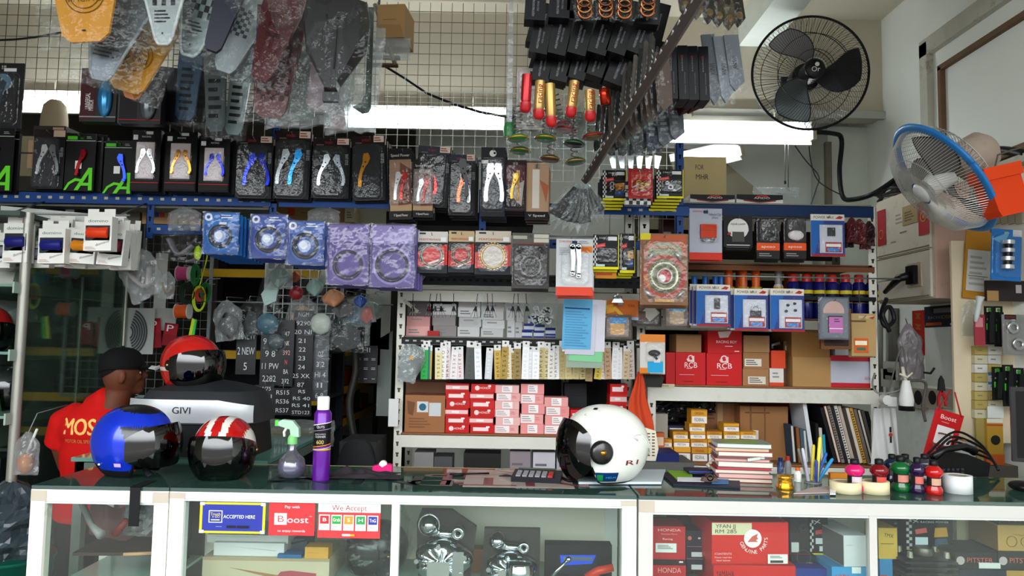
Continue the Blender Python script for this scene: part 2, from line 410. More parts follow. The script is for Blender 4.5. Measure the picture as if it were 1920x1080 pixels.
# blue rack across the front, hung with packets
t=thing('blue_display_rack','blue slotted steel rack carrying the long rows of lever packets','rack',(0,3.62,0))
HL=M('#b8b49a',.6)
b=MB();beam(b,-2.96,-1.19,0,2.095,.055,BLUE,HL);b.build('beam',t)
b=MB();beam(b,-1.15,-.50,0,2.095,.04,BLUE);b.build('beam',t)
b=MB();beam(b,-1.76,-1.35,0,1.95,.05,BLUE,HL);b.build('beam',t)
b=MB();beam(b,.10,.86,0,2.085,.05,BLUE,HL);b.build('beam',t)
b=MB();beam(b,.12,.86,.02,1.915,.045,BLUE,HOLE);b.build('beam',t)
for x,z0,z1 in((-1.20,1.93,2.52),(-.17,1.9,2.2),(.80,1.9,2.45),(-1.80,1.93,2.12)):
    b=MB();post(b,x,.01,z0,z1,BLUE,HOLE,.036);b.build('post',t)
b=MB();b.box(-2.9,-1.2,.46,.49,2.08,2.12,BLUE);b.box(-2.95,-1.2,.03,.46,2.085,2.095,M('#8a8d88',.6));b.build('shelf_board',t)
# centre shelf unit
t=thing('slotted_shelf_unit','cream slotted angle shelf unit in the middle, holding red and pink boxes','shelf',(0,3.9,0))
for x in(-.60,.655):
    for y in(0,.44):
        b=MB();post(b,x,y,0,2.0,CREAM,M('#55534a',.8),.045,left=x<0);b.build('post',t)
for z,th,m,ho in((1.745,.055,M('#3c4145',.5),DARK),(1.66,.06,CREAM,None),(1.435,.035,DARK,M('#b9b9b0',.6)),(.905,.065,CREAM,None),(.45,.06,CREAM,None)):
    b=MB();beam(b,-.57,.69,-.004,z,th,m,ho,.04 if ho else.05);b.build('beam',t)
    if z not in(1.66,):
        b=MB();b.box(-.56,.67,.0,.44,z+th,z+th+.008,BOARD if z<1 else M('#77746a',.7));b.build('shelf_board',t)
# narrow grey posts seen between the boxes
for x,z0,z1,lb in((.29,.98,1.43,'grey slotted post between the pink boxes and the small red boxes'),):
    b=MB();post(b,x,0,0,z1,M('#7e8078',.6),HOLE,.04);b.build('slotted_post',None,(0,4.25,0),lb,'post')
b=MB();post(b,0,0,1.95,2.12,M('#b7b6aa',.6),HOLE,.05);post(b,.075,0,1.95,2.12,M('#d6d6cd',.6),HOLE,.05);b.build('slotted_post',None,(.56,3.72,0),'pair of cream slotted posts under the blue beam, beside the large gear packet','post')
b=MB();b.box(-.55,.64,.45,.46,.98,1.43,M('#2c2a2a',.8));b.build('back_panel',t)  # added dark sheet, stands for the shade behind the boxes
# right shelf unit
t=thing('slotted_shelf_unit','cream slotted angle shelf unit on the right, holding brown cartons and spray cans','shelf',(0,3.9,0))
for x,y in((.71,0),(1.87,0),(.71,.44),(1.87,.44)):
    b=MB();post(b,x,y,0,2.2 if x>1 or y else 1.3,CREAM if y==0 else M('#6a655c',.7),M('#3a3833',.8),.045,left=x<1);b.build('post',t)
RS=(.805,1.245,1.60,1.885)
for z,th,m,bd in((1.165,.075,CREAM,BOARD),(1.545,.05,CREAM,M('#7b5a40',.7)),(1.85,.03,M('#7d5238',.7),M('#7b5a40',.7)),(2.14,.06,M('#173a66',.5),M('#8b8d88',.6)),(.78,.06,CREAM,BOARD)):
    b=MB();beam(b,.72,1.90,-.004,z,th,m);b.build('beam',t)
    b=MB();b.box(.73,1.89,0,.44,z+th,z+th+.008,bd);b.build('shelf_board',t)
b=MB();b.box(.74,1.88,.45,.46,.80,1.16,M('#191a1c',.8));b.box(.74,1.88,.45,.46,1.25,1.54,M('#2a231e',.8));b.box(.74,1.88,.45,.46,1.66,1.84,M('#4a4238',.8));b.box(.74,1.88,.45,.46,1.96,2.13,M('#2c2420',.8));b.build('back_panel',t)  # added dark sheets, shade of the open bays put into their colour
# ---- glass counters
CW=M('#eceeec',.38,nv=.05,sc=6,dirt='#d5d2c8');CWD=M('#e6e3da',.45,nv=.1,sc=7,dirt='#5f5648');CG=M('#c9ccca',.35,.2,nv=.06)
TZ=.975
def counter(label,x0,x1,mull,frame,back,toph=.05,dep=.46,rail=None):
    t=thing('display_counter',label,'display counter',((x0+x1)/2,2.4,0));o=(x0+x1)/2;a,c=x0-o,x1-o
    b=MB();z1=TZ-.012
    for x in(a,c-.045):
        for y in(0,dep-.04):b.box(x,x+.045,y,y+.04,0,z1,frame)
    for y in(0,dep-.04):b.box(a+.045,c-.045,y,y+.04,z1-toph,z1,frame);b.box(a+.045,c-.045,y,y+.04,.08,.14,frame)
    for x in(a,c-.045):b.box(x,x+.045,.04,dep-.04,z1-toph,z1,frame)
    b.box(a+.045,c-.045,.004,.03,z1-toph-.008,z1-toph,CG)
    b.build('frame',t)
    for x in(a,c-.05):
        b=MB();b.box(x+(.0 if x==a else 0),x+.05,-.0015,.0,z1-toph,z1-.003,M('#b9b0a2',.6,nv=.2,dirt='#8d8577'));b.build('corner_plate',t)
    for mx in mull:b=MB();b.box(mx-o-.012,mx-o+.012,.002,.028,.14,z1-toph,frame);b.build('mullion',t)
    b=MB();b.box(a+.045,c-.045,.014,.018,.14,z1-toph,PANE);b.build('front_glass',t)
    b=MB();b.box(a,c,.0,dep,z1+.001,z1+.012,film('green_counter_top','#a9d6c4',.30,.40,.04,0,dc=(.16,.34,.29,1)));b.build('top_glass',t)
    b=MB();b.box(a+.05,c-.05,.03,dep-.045,.64,.65,M('#9fb8ae',.15));b.build('shelf_board',t)
    b=MB();b.box(a+.045,c-.045,dep-.03,dep-.022,.14,z1-toph,back);b.build('back_panel',t)
    b=MB();b.box(a+.045,c-.045,.04,dep-.04,.08,.1,frame);b.build('base_board',t)
    return t
L_C=counter('weathered white framed glass counter at the far left, under the blue helmet',-1.506,-1.072,[],CWD,PANE,toph=.036)
M_C=counter('long white framed glass counter in the middle, with payment stickers',-1.068,.405,[-.355],CW,M('#f0e8da',.7,nv=.06,sc=3),toph=.021)
R_C=counter('grey metal framed glass counter on the right, full of parts boxes',.412,2.46,[1.152],M('#c3c2bd',.4,.15,nv=.08,sc=6,dirt='#a9a59c'),M('#ebe3d6',.7),toph=.038)
# lettered sheet lying under the counter glass: pieces of writing that read upside down
def flatletters(t,o,y,s,col,wx=1.6,rot=PI,x=0):
    vs,fs,w=textmesh(t);k=s*1.4
    b=MB();c,sn=math.cos(rot),math.sin(rot)
    b.add([((v[0]*c-v[1]*sn)*k*wx,(v[0]*sn+v[1]*c)*k,0)for v in vs],fs,M(col,.3));return b
for tx,x,y,s,col,par in(('D',-.26,2.56,.11,'#4b3f45',M_C),('P',-.24,2.72,.11,'#6b4a4f',M_C),('NTI',.02,2.6,.15,'#7a2f3d',M_C),('K',.0,2.78,.08,'#a0404c',M_C),('NM',-.55,2.6,.16,'#1e2c2c',M_C),('E',-.72,2.6,.15,'#1b2424',M_C)):
    b=flatletters(tx,None,0,s,col);b.build('banner_letter',par,(x-par.location.x,y-2.4,TZ+.0012))
b=MB();b.box(-.15,.22,.10,.43,0,.0008,M('#a79c93',.3));b.build('banner_sheet',M_C,(-0.0+.33,0,TZ+.0002))
b=MB();b.box(-.06,.06,-.001,0,0,.014,M('#cfc9bd',.8));b.build('tape_strip',M_C,(.35,0,.935))
b=MB();b.box(-.75,.75,0,.018,0,.014,M('#cdbf96',.6,nv=.2));b.build('wood_edge',M_C,(0,.455,TZ-.014))
# side counter behind, under the top box
t=thing('glass_side_counter','green topped glass side counter behind, under the grey top box','display counter',(-1.25,2.89,0))
b=MB();b.box(-.42,.33,0,1.1,.97,.985,M('#5f8a80',.08,nv=.05));b.build('top_glass',t)
b=MB()
for x in(-.41,.29):
    for y in(.01,.95):b.box(x,x+.035,y,y+.035,0,.965,M('#9aa39e',.5))
b.box(-.41,.325,.01,.045,.925,.965,M('#5f6a62',.5));b.box(.29,.325,.045,.95,.925,.965,M('#5f6a62',.5));b.box(-.41,-.375,.045,.95,.925,.965,M('#5f6a62',.5));b.build('frame',t)
b=MB();b.box(-.29,.30,.03,.95,.45,.46,M('#4d5a55',.4));b.build('shelf_board',t)
# ---- tall green glass cabinet along the left wall
t=thing('glass_cabinet','tall green glass cabinet along the left wall, holding bagged helmets','cabinet',(-2.2,3.3,0))
ST=M('#a9a9a0',.35,.5)
for nm,y in(('post',.06),('post',.95)):
    b=MB();b.lathe([(.022 if y<.5 else.01,0),(.022 if y<.5 else.01,2.0)],ST,14,(0,y,0));b.build(nm,t)
b=MB();b.box(-.01,.0,.52,.53,0,1.75,ST);b.build('post',t)
for z in(1.66,1.36,1.08,.72,.30):
    b=MB();b.box(-.55,-.012,0,.98,z,z+.012,M('#7c9a8e',.2));b.box(-.012,-.004,0,.98,z-.028,z+.022,M('#a3b5a8',.4));b.build('shelf_board',t)
b=MB();b.box(-.003,.001,.08,.94,.1,1.95,GPANE);b.build('glass_door',t)
b=MB();b.box(-.56,-.55,0,.98,0,2.0,M('#94a294',.6));b.box(-.55,-.004,.97,.98,0,2.0,GPANE);b.build('back_panel',t)
b=MB();b.box(-.56,.0,0,.98,1.98,2.0,M('#55625c',.5));b.build('top_board',t)
# ================================================================ packets hanging along the blue rack
def P_lever(cols,y=-.014,x=(0,),fl=(1,),sc=.78,hz=.5,ww=.5):
    def f(b,w,h):
        for c,q,k in zip(cols,x,fl):lever(b,q*w,h*hz,w*ww,h*sc*.72,M(c,.22,.7),y,k)
    return f
BK='#17181b'
LP='lever packets along the blue rack'
def greenA(c2):return[('r',.0,.0,1,.035,'#101210'),('r',.04,.05,.38,.11,'#59c42c'),('r',0,.125,1,.135,'#c9d4c4'),('l',.70,.05,.92,.10,2,'#9aa39a'),
    ('p',[(.0,.99),(.14,.86),(.38,.78),(.62,.80),(.62,.84),(.4,.83),(.2,.89),(.08,.99)],'#6fd932'),
    ('p',[(.36,.99),(.82,.60),(.95,.60),(.97,.99),(.84,.99),(.84,.70),(.50,.99)],'#6fd932'),('p',[(.55,.86),(.9,.86),(.9,.91),(.5,.91)],'#6fd932'),('r',.36,.48,.58,.62,'#e8ece9')]
R_=3.57
def blister_stack(lab,bb,cols,x,fl,cop,clab,hdr='#2a1518',tag_=True,**k):
    de=[('r',0,0,1,.13,hdr),('t','SPEED',.42,.07,.035,'#b0303a'),('l',.1,.1,.4,.12,1,'#888888'),('r',.04,.15,.95,.97,'#22262b'),('t','SOLID LEVER',.93,.35,.05,'#aeb4b8',90,.3)]
    if tag_:de+=[('r',.66,.0,.97,.1,'#d9cbc0'),('l',.68,.02,.95,.09,2,'#a8432c')]
    return pack('lever_packet',lab,bb,R_,BK,de,(.03,.14,.9,.985),P_lever(cols,-.016,x,fl,.8,.48,.55),'brake_lever',copies=cop,clabel=clab,group=LP,deep=.026,**k)
pack('lever_packet','black packet with green lettering cut off by the left edge of the picture',(-45,240,20,358),R_,'#101311',greenA(0),None,P_lever(['#3a3f3c'],-.012),'brake_lever',group=LP,copies=1,clabel='black packet behind the green lettered one at the left edge')
pack('lever_packet','clear packet of two silver levers, leftmost of the clear lever packets',(58,243,117,354),R_,BK,[('r',0,0,1,.13,'#2b1f20'),('r',.62,.01,.99,.12,'#cdb9a4'),('r',.03,.15,.82,.97,'#30343a'),('t','SOLID LEVER',.92,.38,.045,'#9aa0a5',90,.3)],(.02,.14,.84,.985),P_lever(['#d8dbde','#9ba0a5'],-.014,(-.12,.18),(1,-1)),'brake_lever',copies=1,clabel='clear lever packet right behind the leftmost silver lever packet',group=LP)
pack('lever_packet','black packet with green lettering and a red lever',(119,250,174,358),R_,'#141614',greenA(0),None,P_lever(['#b0202c'],-.014,(.12,),(1,),.7),'brake_lever',copies=2,step=(.012,.03,.006),clabel='black and green packet hanging behind the red lever one',group=LP)
pack('lever_packet','black packet with green lettering and a bright blue lever',(192,264,246,364),R_+.01,'#141618',greenA(0),None,P_lever(['#2a4fd8'],-.014,(.12,),(-1,),.8),'brake_lever',copies=1,step=(.008,.03,.01),clabel='black and green packet hanging behind the blue lever one',group=LP)
def windowbox(lab,bb,col,y=0,clab=None):
    de=[('r',.02,.015,.98,.985,'#0f0f11'),('r',.48,.02,.72,.07,'#d7dadd'),('r',.04,.08,.20,.16,'#e3e5e8'),('t','RACING',.5,.11,.028,'#dddddd'),('r',.17,.2,.8,.8,'#d9cfd0'),('r',.02,.86,.98,.87,'#d0242c'),('r',.02,.87,.98,.98,'#1b0c0e')]
    pack('lever_box',lab,bb,R_-.03,'#0c0c0e',de,(.16,.19,.81,.81),P_lever([col,col],-.008,(-.10,.16),(1,-1),.62,.5,.5),'brake_lever',th=.03,deep=.016,copies=3,step=(.016,.034,-.004),clabel=clab,group='black boxes with lever windows')
windowbox('black box with a window on a silver lever, first of the three window boxes',(243,244,297,358),'#d9dadb',clab='black lever box stacked behind the silver window box')
windowbox('black box with a window on a gold lever',(307,247,366,358),'#e0a035',clab='black lever box stacked behind the gold window box')
windowbox('black box with a window on a dark blue lever',(371,257,428,360),'#2230a8',clab='black lever box stacked behind the blue window box')
blister_stack('clear lever packet with blue levers, beside the black window boxes',(440,256,508,372),['#2540c8','#1d36b0'],(-.05,.25),(1,-1),2,'clear lever packet behind the blue lever one')
blister_stack('clear lever packet with one cyan lever',(511,246,578,373),['#149ad8','#b9bfc4'],(.15,-.2),(1,1),2,'clear lever packet behind the cyan lever one',tilt=rad(1))
blister_stack('clear lever packet with two silver levers, between the cyan and gold lever packets',(583,260,653,372),['#e4e7ea','#a9aeb4'],(-.12,.2),(1,-1),3,'clear lever packet behind the two silver levers')
blister_stack('clear lever packet with one gold lever',(661,255,722,376),['#e2a22c'],(-.08,),(1,),3,'clear lever packet behind the gold lever one',tilt=rad(-2))
def racing(lab,bb,col,c2,clab,cop=2,**k):
    de=[('r',0,0,1,.14,'#191414'),('t','Speed Power',.5,.10,.04,'#d9d4d0',0,.8),('r',.04,.16,.96,.80,c2),('p',[(.5,.2),(.96,.3),(.96,.78),(.4,.8)],'#7d4a36'),('r',.05,.80,.97,.88,'#b79a76'),('r',0,.88,1,1,'#15110f'),('t','V Speed Power',.5,.94,.035,'#e6e0da',0,.6)]
    pack('lever_packet',lab,bb,R_-.02,'#151212',de,(.05,.16,.95,.80),P_lever([col,'#d8d8d8'],-.010,(.15,-.1),(1,1),.6,.48,.4),'brake_lever',copies=cop,clabel=clab,group='dark racing lever packets',**k)
racing('dark racing packet with a brown window and red lever, right of the gold lever packet',(730,278,774,412),'#c4352a','#a98a72','dark racing packet behind the brown windowed one',2,tilt=rad(-2.5))
racing('dark racing packet peeking out below the clear red lever packet',(772,300,812,408),'#8d2b2b','#8d7d76','dark packet hidden behind the clear red lever packet',1)
blister_stack('clear lever packet with one red lever, tilted in front of darker packets',(776,274,838,388),['#d22832'],(-.06,),(-1,),2,'clear packet right behind the tilted red lever packet',hdr='#3a4048',tilt=rad(3),)
blister_stack('clear lever packet with orange and white levers and a black lever in front',(840,290,890,404),['#e8642a','#e6e8ea'],(.05,.1),(1,-1),2,'clear packet behind the orange lever one',hdr='#2d3a4a')
b=MB();lever(b,0,.0,.06,.2,M('#15161a',.3),0,-1);b.build('brake_lever',None,W(868,330,3.48),'loose black lever hooked over the orange lever packet','lever')
pack('lever_packet','dark card packet with white emblem and a pair of silver levers',(900,276,946,406),R_-.02,'#2c3036',[('r',0,0,1,.16,'#25282d'),('o',.48,.09,.14,'#e9ebec'),('o',.55,.085,.05,'#25282d'),('r',.1,.155,.9,.16,'#9aa0a5'),('r',.04,.18,.96,.9,'#3d434b'),('r',.02,.19,.3,.24,'#dfe1e0')],(.03,.17,.97,.92),P_lever(['#f0f2f3','#dfe3e6'],-.014,(-.12,.22),(1,-1),.85),'brake_lever',copies=3,step=(.003,.03,-.004),clabel='dark packet behind the white emblem one',group=LP)
pack('lever_packet','maroon and gold packet half hidden by the hanging clear bags',(944,300,986,396),R_-.01,'#3b2a30',[('r',.05,.1,.95,.5,'#6d3a44'),('p',[(.1,.6),(.9,.4),(.8,.9)],'#cfc5c0'),('r',.55,.2,.7,.8,'#c9a038')],(.05,.1,.95,.95),P_lever(['#caa63c'],-.01),'brake_lever',copies=2,group='maroon packets')
pack('lever_packet','peach coloured packet with white window, right of the maroon one',(984,305,1028,412),R_,'#c9a98d',[('r',.3,.12,.6,.8,'#efe9df'),('p',[(.6,.3),(1,.4),(.9,.7)],'#c47a58'),('r',0,.86,1,1,'#1d1b1e'),('t','V Speed',.5,.93,.04,'#eeeeee',0,.7)],None,None,copies=2,group='peach packets')
hook_rail('thin wire rail with hooks carrying the upper row of lever packets',3.70,2.36)
# ---- handle grip boxes at the left
def gripbox(lab,bb,d,col,tilt=0,dep=.05):
    p,w,h=pbox(*bb,d)
    t=thing('grip_box',lab,'packet',p,(0,tilt,0),'white boxes of handle grips')
    wh=M('#dcdcd6',.55,nv=.08);b=MB()
    b.box(-w/2,w/2,0,dep,0,h*.80,wh);b.box(-w/2,-.012,dep*.5,dep*.5+.002,h*.80,h,wh);b.box(.012,w/2,dep*.5,dep*.5+.002,h*.8,h,wh);b.box(-.012,.012,dep*.5,dep*.5+.002,h*.8,h*.93,wh)
    b.deco(w,h*.8,[('t','domino',.5,.13,.085,'#2f7a62',0,.72),('p',[(.0,.78),(.45,.62),(1,.58),(1,1),(0,1)],'#e9e9e4'),('t','domino',.68,.78,.07,'#33343a',18,.5),('l',.06,.88,.5,.97,3,'#c9a9a5')])
    b.build('box',t)
    b=MB();b.deco(w,h*.8,[('r',.06,.26,.94,.70,'#2c2f3a')],y=-.0006);b.build('window',t)
    b=MB();b.lathe([(.022,-w*.38),(.026,-w*.34),(.024,0),(.026,w*.34),(.022,w*.38)],M(col,.4),14,(.0,.006,h*.42),'x');b.build('handle_grip',t)
    return t
G=[('navy','#252878',(4,400,50,492),3.34),('deep blue','#23287e',(70,412,120,494),3.3),('amber','#d38a1e',(126,415,176,494),3.34),('maroon','#7a1f33',(180,412,228,497),3.32),('orange','#d9481e',(156,390,208,470),3.22)]
pl={'navy':'white grip box with navy grips, near the left edge of the picture','deep blue':'white grip box with deep blue grips, second from the left edge','amber':'white grip box with amber yellow grips','maroon':'white grip box with maroon grips, under the orange one','orange':'white grip box with bright orange grips, highest of the row'}
for n,c,bb,d in G:gripbox(pl[n],bb,d,c,rad({'amber':3,'orange':-1,'maroon':4}.get(n,-1)))
for i,(bb,d)in enumerate([((-26,430,18,502),3.4),((18,400,62,440),3.46),((50,440,92,502),3.42),((90,425,135,500),3.46),((120,440,160,503),3.42),((160,445,205,504),3.44),((205,420,245,506),3.42),((222,412,252,505),3.48),((88,404,135,440),3.5),((205,400,232,440),3.5)]):
    gripbox(f'pale grip box packed behind the front row, {"first second third fourth fifth sixth seventh eighth ninth tenth".split()[i]} of those half hidden',bb,d,'#8d8f95',rad(2*math.sin(i*2)),.04)['group']='grip boxes behind the front row'
b=MB();b.tube([(-2.9,3.38,2.0),(-1.75,3.38,2.0)],.005,M('#8d9094',.3,.8));[b.tube([(x,3.38,2.0),(x,3.62,2.1)],.004,M('#8d9094',.3,.8))for x in(-2.7,-2.3,-1.8)]
b.build('hanging_rail',None,label='thin steel rail in front of the blue rack, holding the grip boxes',cat='rail')
# white card strip and dark jacket shapes on the shelf behind the grip boxes
b=MB();b.prism([(0,.05),(.42,.02),(.66,-.07),(.66,-.1),(0,-.1)],0,.004,M('#c9cdc6',.6));b.build('cardboard_strip',None,W(0,405,3.56),'pale cardboard strip lying behind the grip boxes','cardboard')
b=MB();b.prism([(-.10,.14),(-.02,.17),(.02,.17),(.11,.14),(.14,0),(.10,-.12),(-.11,-.12),(-.15,0)],0,.03,M('#2b2e2c',.7));b.deco(.3,.3,[('r',.15,.55,.27,.66,'#e4e6e4'),('r',.6,.5,.75,.64,'#e4e6e4')],z0=-.12);b.build('gloves_packet',None,W(112,395,3.75),'dark packet with two white price tags under the blue beam','packet')
# ---- blue disc packets
def ringpack(name,lab,bb,d,base,c2,rr,rc,foil,cop,clab,grp,cz=.42,fo=.5,step=(.010,.03,-.004),wh=True):
    def pr(b,w,h):b.ring((0,-.010,h*cz),w*rr-.012,w*rr,0,.008,M(rc,.35),32);b.ring((.004,-.013,h*cz+.003),w*rr-.016,w*rr-.010,0,.004,M(rc,.35),32)
    de=[('r',.02,.02,.98,.30,c2),('o',.5,1-cz,rr+.06,c2),('o',.5,1-cz,rr-.03,base)]
    if wh:de+=[('o',.14,.12,.11,'#dfe4ec'),('o',.14,.12,.05,base),('l',.5,.05,.9,.16,2,'#cfd6e4'),('o',.48,1-cz,.17,'#a9b8d8'),('o',.45,1-cz-.02,.11,'#e3e9f4'),('r',.45,.24,.66,.30,'#d9dde2')]
    p=pack(name,lab,bb,d,base,de,None,pr,'black_coil',th=.004,copies=cop,clabel=clab,group=grp,step=step)
    q,w,h=pbox(*bb,d)
    b=MB();bagshape(b,w*1.04,h*1.03,.03,film('foil_film','#ffffff',foil*.2,.16,.12,.8,18),(len(lab)*7%50)*.37,.8,False);b.build('wrapper',p,(0,-.004,-.004));return p
ringpack('cable_packet','bright blue packet with a black coil, at the end of the lower blue beam',(379,398,446,476),3.5,'#1d62a8','#2a7cc2',.33,'#2c3138',.12,7,'blue packet edge in the deep stack behind the leftmost blue packet','blue coil packets',step=(.008,.026,-.004))
ringpack('cable_packet','blue packet with a black coil and silver centre, second of the blue packets',(468,402,536,484),3.5,'#33509a','#4a66b0',.36,'#22262c',.3,3,'blue packet behind the second coil packet','blue coil packets')
ringpack('cable_packet','blue packet with a black coil hanging lowest of the blue ones',(537,414,606,496),3.47,'#3c5a9c','#5877b8',.36,'#2c3036',.3,3,'blue packet behind the lowest coil packet','blue coil packets')
ringpack('cable_packet','large violet foil packet with a thick dark ring, left one of the two',(612,420,690,533),3.5,'#6a5c9a','#8377ae',.36,'#3a3550',.35,3,'violet foil packet behind the left violet packet','violet foil packets',.32,wh=False)
ringpack('cable_packet','large violet foil packet with a dark ring, right one of the two',(693,421,775,538),3.5,'#6c619c','#9a90c4',.38,'#33304a',.5,3,'violet foil packet behind the right violet packet','violet foil packets',.34,wh=False)
# ---- clutch plate packets
def clutch(lab,bb,d,top,c1,ring,teeth,clab,base='#2b2e31',disc=None):
    def pr(b,w,h):
        m=M(ring,.35,.5);cz=h*.42;r=w*.36
        b.ring((0,-.008,cz),r-.012,r,0,.006,m,36)
        for i in range(teeth):a=2*PI*i/teeth;x,z=r*math.cos(a),r*math.sin(a);b.box(x-.004,x+.004,-.008,-.002,cz+z-.004,cz+z+.004,m)
    de=[('r',.0,.0,1,.26,top),('r',.1,.03,.3,.07,'#33373a'),('t','PERFORMANCE',.5,.2,.05,'#b5342c',0,.8),('p',[(.0,.5),(1,.3),(1,.8),(0,.86)],c1),('o',.5,.58,.33,disc or c1),('p',[(.0,.86),(1,.8),(1,1),(0,1)],'#33383f'),
          ('p',[(.3,.78),(.9,.62),(.9,.66),(.34,.82)],'#e8e6e2'),('p',[(.36,.85),(.9,.71),(.9,.73),(.4,.88)],'#e8e6e2'),('r',.78,.14,.96,.24,'#f0f0ee')]
    return pack('clutch_plate_packet',lab,bb,d,base,de,(.04,.28,.96,.96),pr,'clutch_ring',copies=2,clabel=clab,group='clutch plate packets',step=(.0,.03,-.004))
clutch('clutch plate packet with red centre and steel ring, left of three',(779,434,838,512),3.55,'#d9d6cf','#d0453c','#8b867c',16,'clutch packet behind the steel ringed one')
clutch('clutch plate packet with red centre and bronze ring',(840,433,888,511),3.55,'#cdb68f','#c92a20','#7d6246',20,'clutch packet behind the bronze ringed one')
clutch('clutch plate packet with pale centre and toothed gold ring',(890,433,957,515),3.55,'#d8cfc0','#d8625c','#cdb27a',26,'clutch packet behind the gold ringed one',disc='#d9d4ca')
hook_rail('thin wire rail with hooks behind the blue and violet coil packets',3.67,1.93)
def gearprod(cols):
    def f(b,w,h):
        m=M(cols[0],.3,.6);cz=h*.40
        b.ring((0,-.016,cz),w*.22,w*.33,0,.01,m,36);b.ring((0,-.02,cz),w*.13,w*.17,0,.01,M(cols[1],.35,.5),28)
        for i in range(28):a=2*PI*i/28;b.box(w*.30*math.cos(a)-.002,w*.30*math.cos(a)+.002,-.019,-.015,cz+w*.30*math.sin(a)-.002,cz+w*.30*math.sin(a)+.002,M('#35322e',.5))
        for sx,sz in((-1,1),(1,1),(-1,-1),(1,-1)):
            b.tube([(sx*w*.34,-.012,cz+sz*w*.36),(sx*w*.22,-.012,cz+sz*w*.50)]if sz>0 else[(sx*w*.40,-.012,cz+sz*w*.30),(sx*w*.26,-.012,cz+sz*w*.44)],.009,M(cols[2],.25,.7),8)
    return f
pack('clutch_set_packet','grey clear packet with a smoked disc and four rods, right of the gold ringed packet',(959,437,1029,541),3.52,'#53504e',[('r',0,0,1,.2,'#6d6a64'),('r',.02,.05,.4,.11,'#b8b9ac'),('r',.58,.02,.98,.09,'#d5d3c6'),('r',.58,.1,.98,.17,'#d5d3c6'),('t','RACING',.5,.19,.04,'#b8403a',0,.7)],(.03,.22,.97,.97),gearprod(['#6f6e6e','#5a5858','#3c3c3c']),'clutch_set',copies=2,clabel='grey clear packet behind the smoked disc one',group='grey clutch set packets',step=(0,.03,-.004))
pack('clutch_set_packet','largest ornate orange packet with a big gear ring and four springs',(1200,438,1290,572),3.42,'#8d6a4c',[('r',.0,0,.22,.09,'#d6c82c'),('p',[(.25,.02),(.95,.02),(.98,.3),(.6,.38),(.05,.3)],'#b5613c'),('p',[(.12,.26),(.3,.14),(.55,.12),(.8,.16),(.92,.28),(.7,.34),(.3,.34)],'#8d9370'),('t','RACING',.5,.20,.055,'#c8402c',0,.5),('o',.5,.6,.46,'#a5482e'),('o',.5,.6,.36,'#6f7a50'),('p',[(.05,.6),(.3,.5),(.2,.8)],'#b5762f'),('p',[(.95,.6),(.7,.5),(.85,.85)],'#a8302a'),('o',.5,.6,.17,'#c2414a'),('o',.45,.63,.08,'#e9e6e2'),('r',.3,.92,.7,.96,'#c9a060')],(.02,.10,.98,.985),gearprod(['#a9a98d','#b9b3a0','#b7b9b2']),'clutch_set',copies=2,clabel='ornate orange packet behind the big gear packet',group='ornate gear packets',deep=.032)
def wrench(b,w,h):
    m=M('#e3e6e8',.15,.9)
    for x,z0,z1 in((-.06,.38,.86),(.10,.34,.86)):
        b.ribbon([(x*w,h*z0),(x*w+.004,h*(z0+z1)/2),(x*w-.002,h*z1)],[.014,.018,.022],-.02,-.008,m);b.ring((x*w,-.02,h*z0),.006,.014,0,.012,m,14);b.ring((x*w,-.02,h*z1),.004,.015,0,.012,m,14)
pack('link_packet','white packet with chrome links and an orange red bottom edge',(1042,448,1111,554),3.45,'#d6d8da',[('r',0,.85,1,1,'#e0553c'),('t','STRONG',.26,.05,.035,'#c9302c',0,.35),('r',.68,.13,.98,.24,'#e48a2c'),('l',.7,.15,.95,.22,3,'#a8541c'),('l',.62,.03,.96,.09,2,'#9aa3ad'),('l',.08,.15,.4,.3,4,'#b9bdc2')],(.12,.2,.9,.82),wrench,'chrome_link',copies=2,clabel='white and orange packet behind the chrome link one',group='white link packets')
def yellowpack(lab,bb,d,prod,cop=3,cl=None,fig=True,rv=None,rot=0):
    de=[('c',.0,.02,.16,.9,3,12,'#d8dad8'),('t','X RACING POWER',.58,.10,.05,'#e6e8ea',0,.7),('p',[(.08,.30),(.46,.24),(.48,.34),(.10,.41)],'#d8504e'),('t','RACING',.28,.325,.035,'#f4d8d4',8,.3),('r',.58,.06,.92,.17,'#dfe2e4'),('r',.0,.93,.97,1,'#e8de20'),('r',.97,0,1,1,'#e8de20'),('r',.1,.86,.45,.92,'#cfdde0')]
    if fig:de+=[('p',[(.5,.45),(.9,.42),(.95,.62),(.55,.7)],'#c9962c'),('p',[(.5,.72),(.9,.66),(.9,.84),(.5,.84)],'#3a5a8a')]
    return pack('parts_packet',lab,bb,d,'#1c1f22',de,(.1,.36,.95,.84),prod,'metal_part',th=.008,copies=cop,clabel=cl or 'yellow edged packet hanging behind '+lab,group='yellow edged packets',step=(-.004,.028,-.010),tilt=rot)
def blob(cols,n=5,sd=1):
    def f(b,w,h):
        r=random.Random(sd)
        for i in range(n):
            x,z=r.uniform(-.25,.3)*w,h*r.uniform(.25,.52);s=w*r.uniform(.07,.14);m=M(cols[i%len(cols)],.25,.6)
            if i%3==0:b.ring((x,-.018,z),s*.5,s,0,.01,m,16)
            elif i%3==1:b.ell((x,-.014,z),(s,.008,s*.7),m,10,6)
            else:b.tube([(x-s,-.014,z-s*.5),(x+s,-.014,z+s*.6)],.005,m,6)
    return f
yellowpack('black and yellow packet right of the hanging clear bags, under the white mesh',(1130,319,1174,376),3.5,blob(['#b9bdc4','#c98a2c','#8d3a3a'],5,3),3,'yellow edged packet behind the one beside the clear bags')
yellowpack('black and yellow packet with a silver round part, right of the red gold packet',(1231,318,1281,372),3.5,blob(['#c9cdd2','#e3e6ea'],5,8),4,'yellow edged packet behind the silver round part',fig=False)
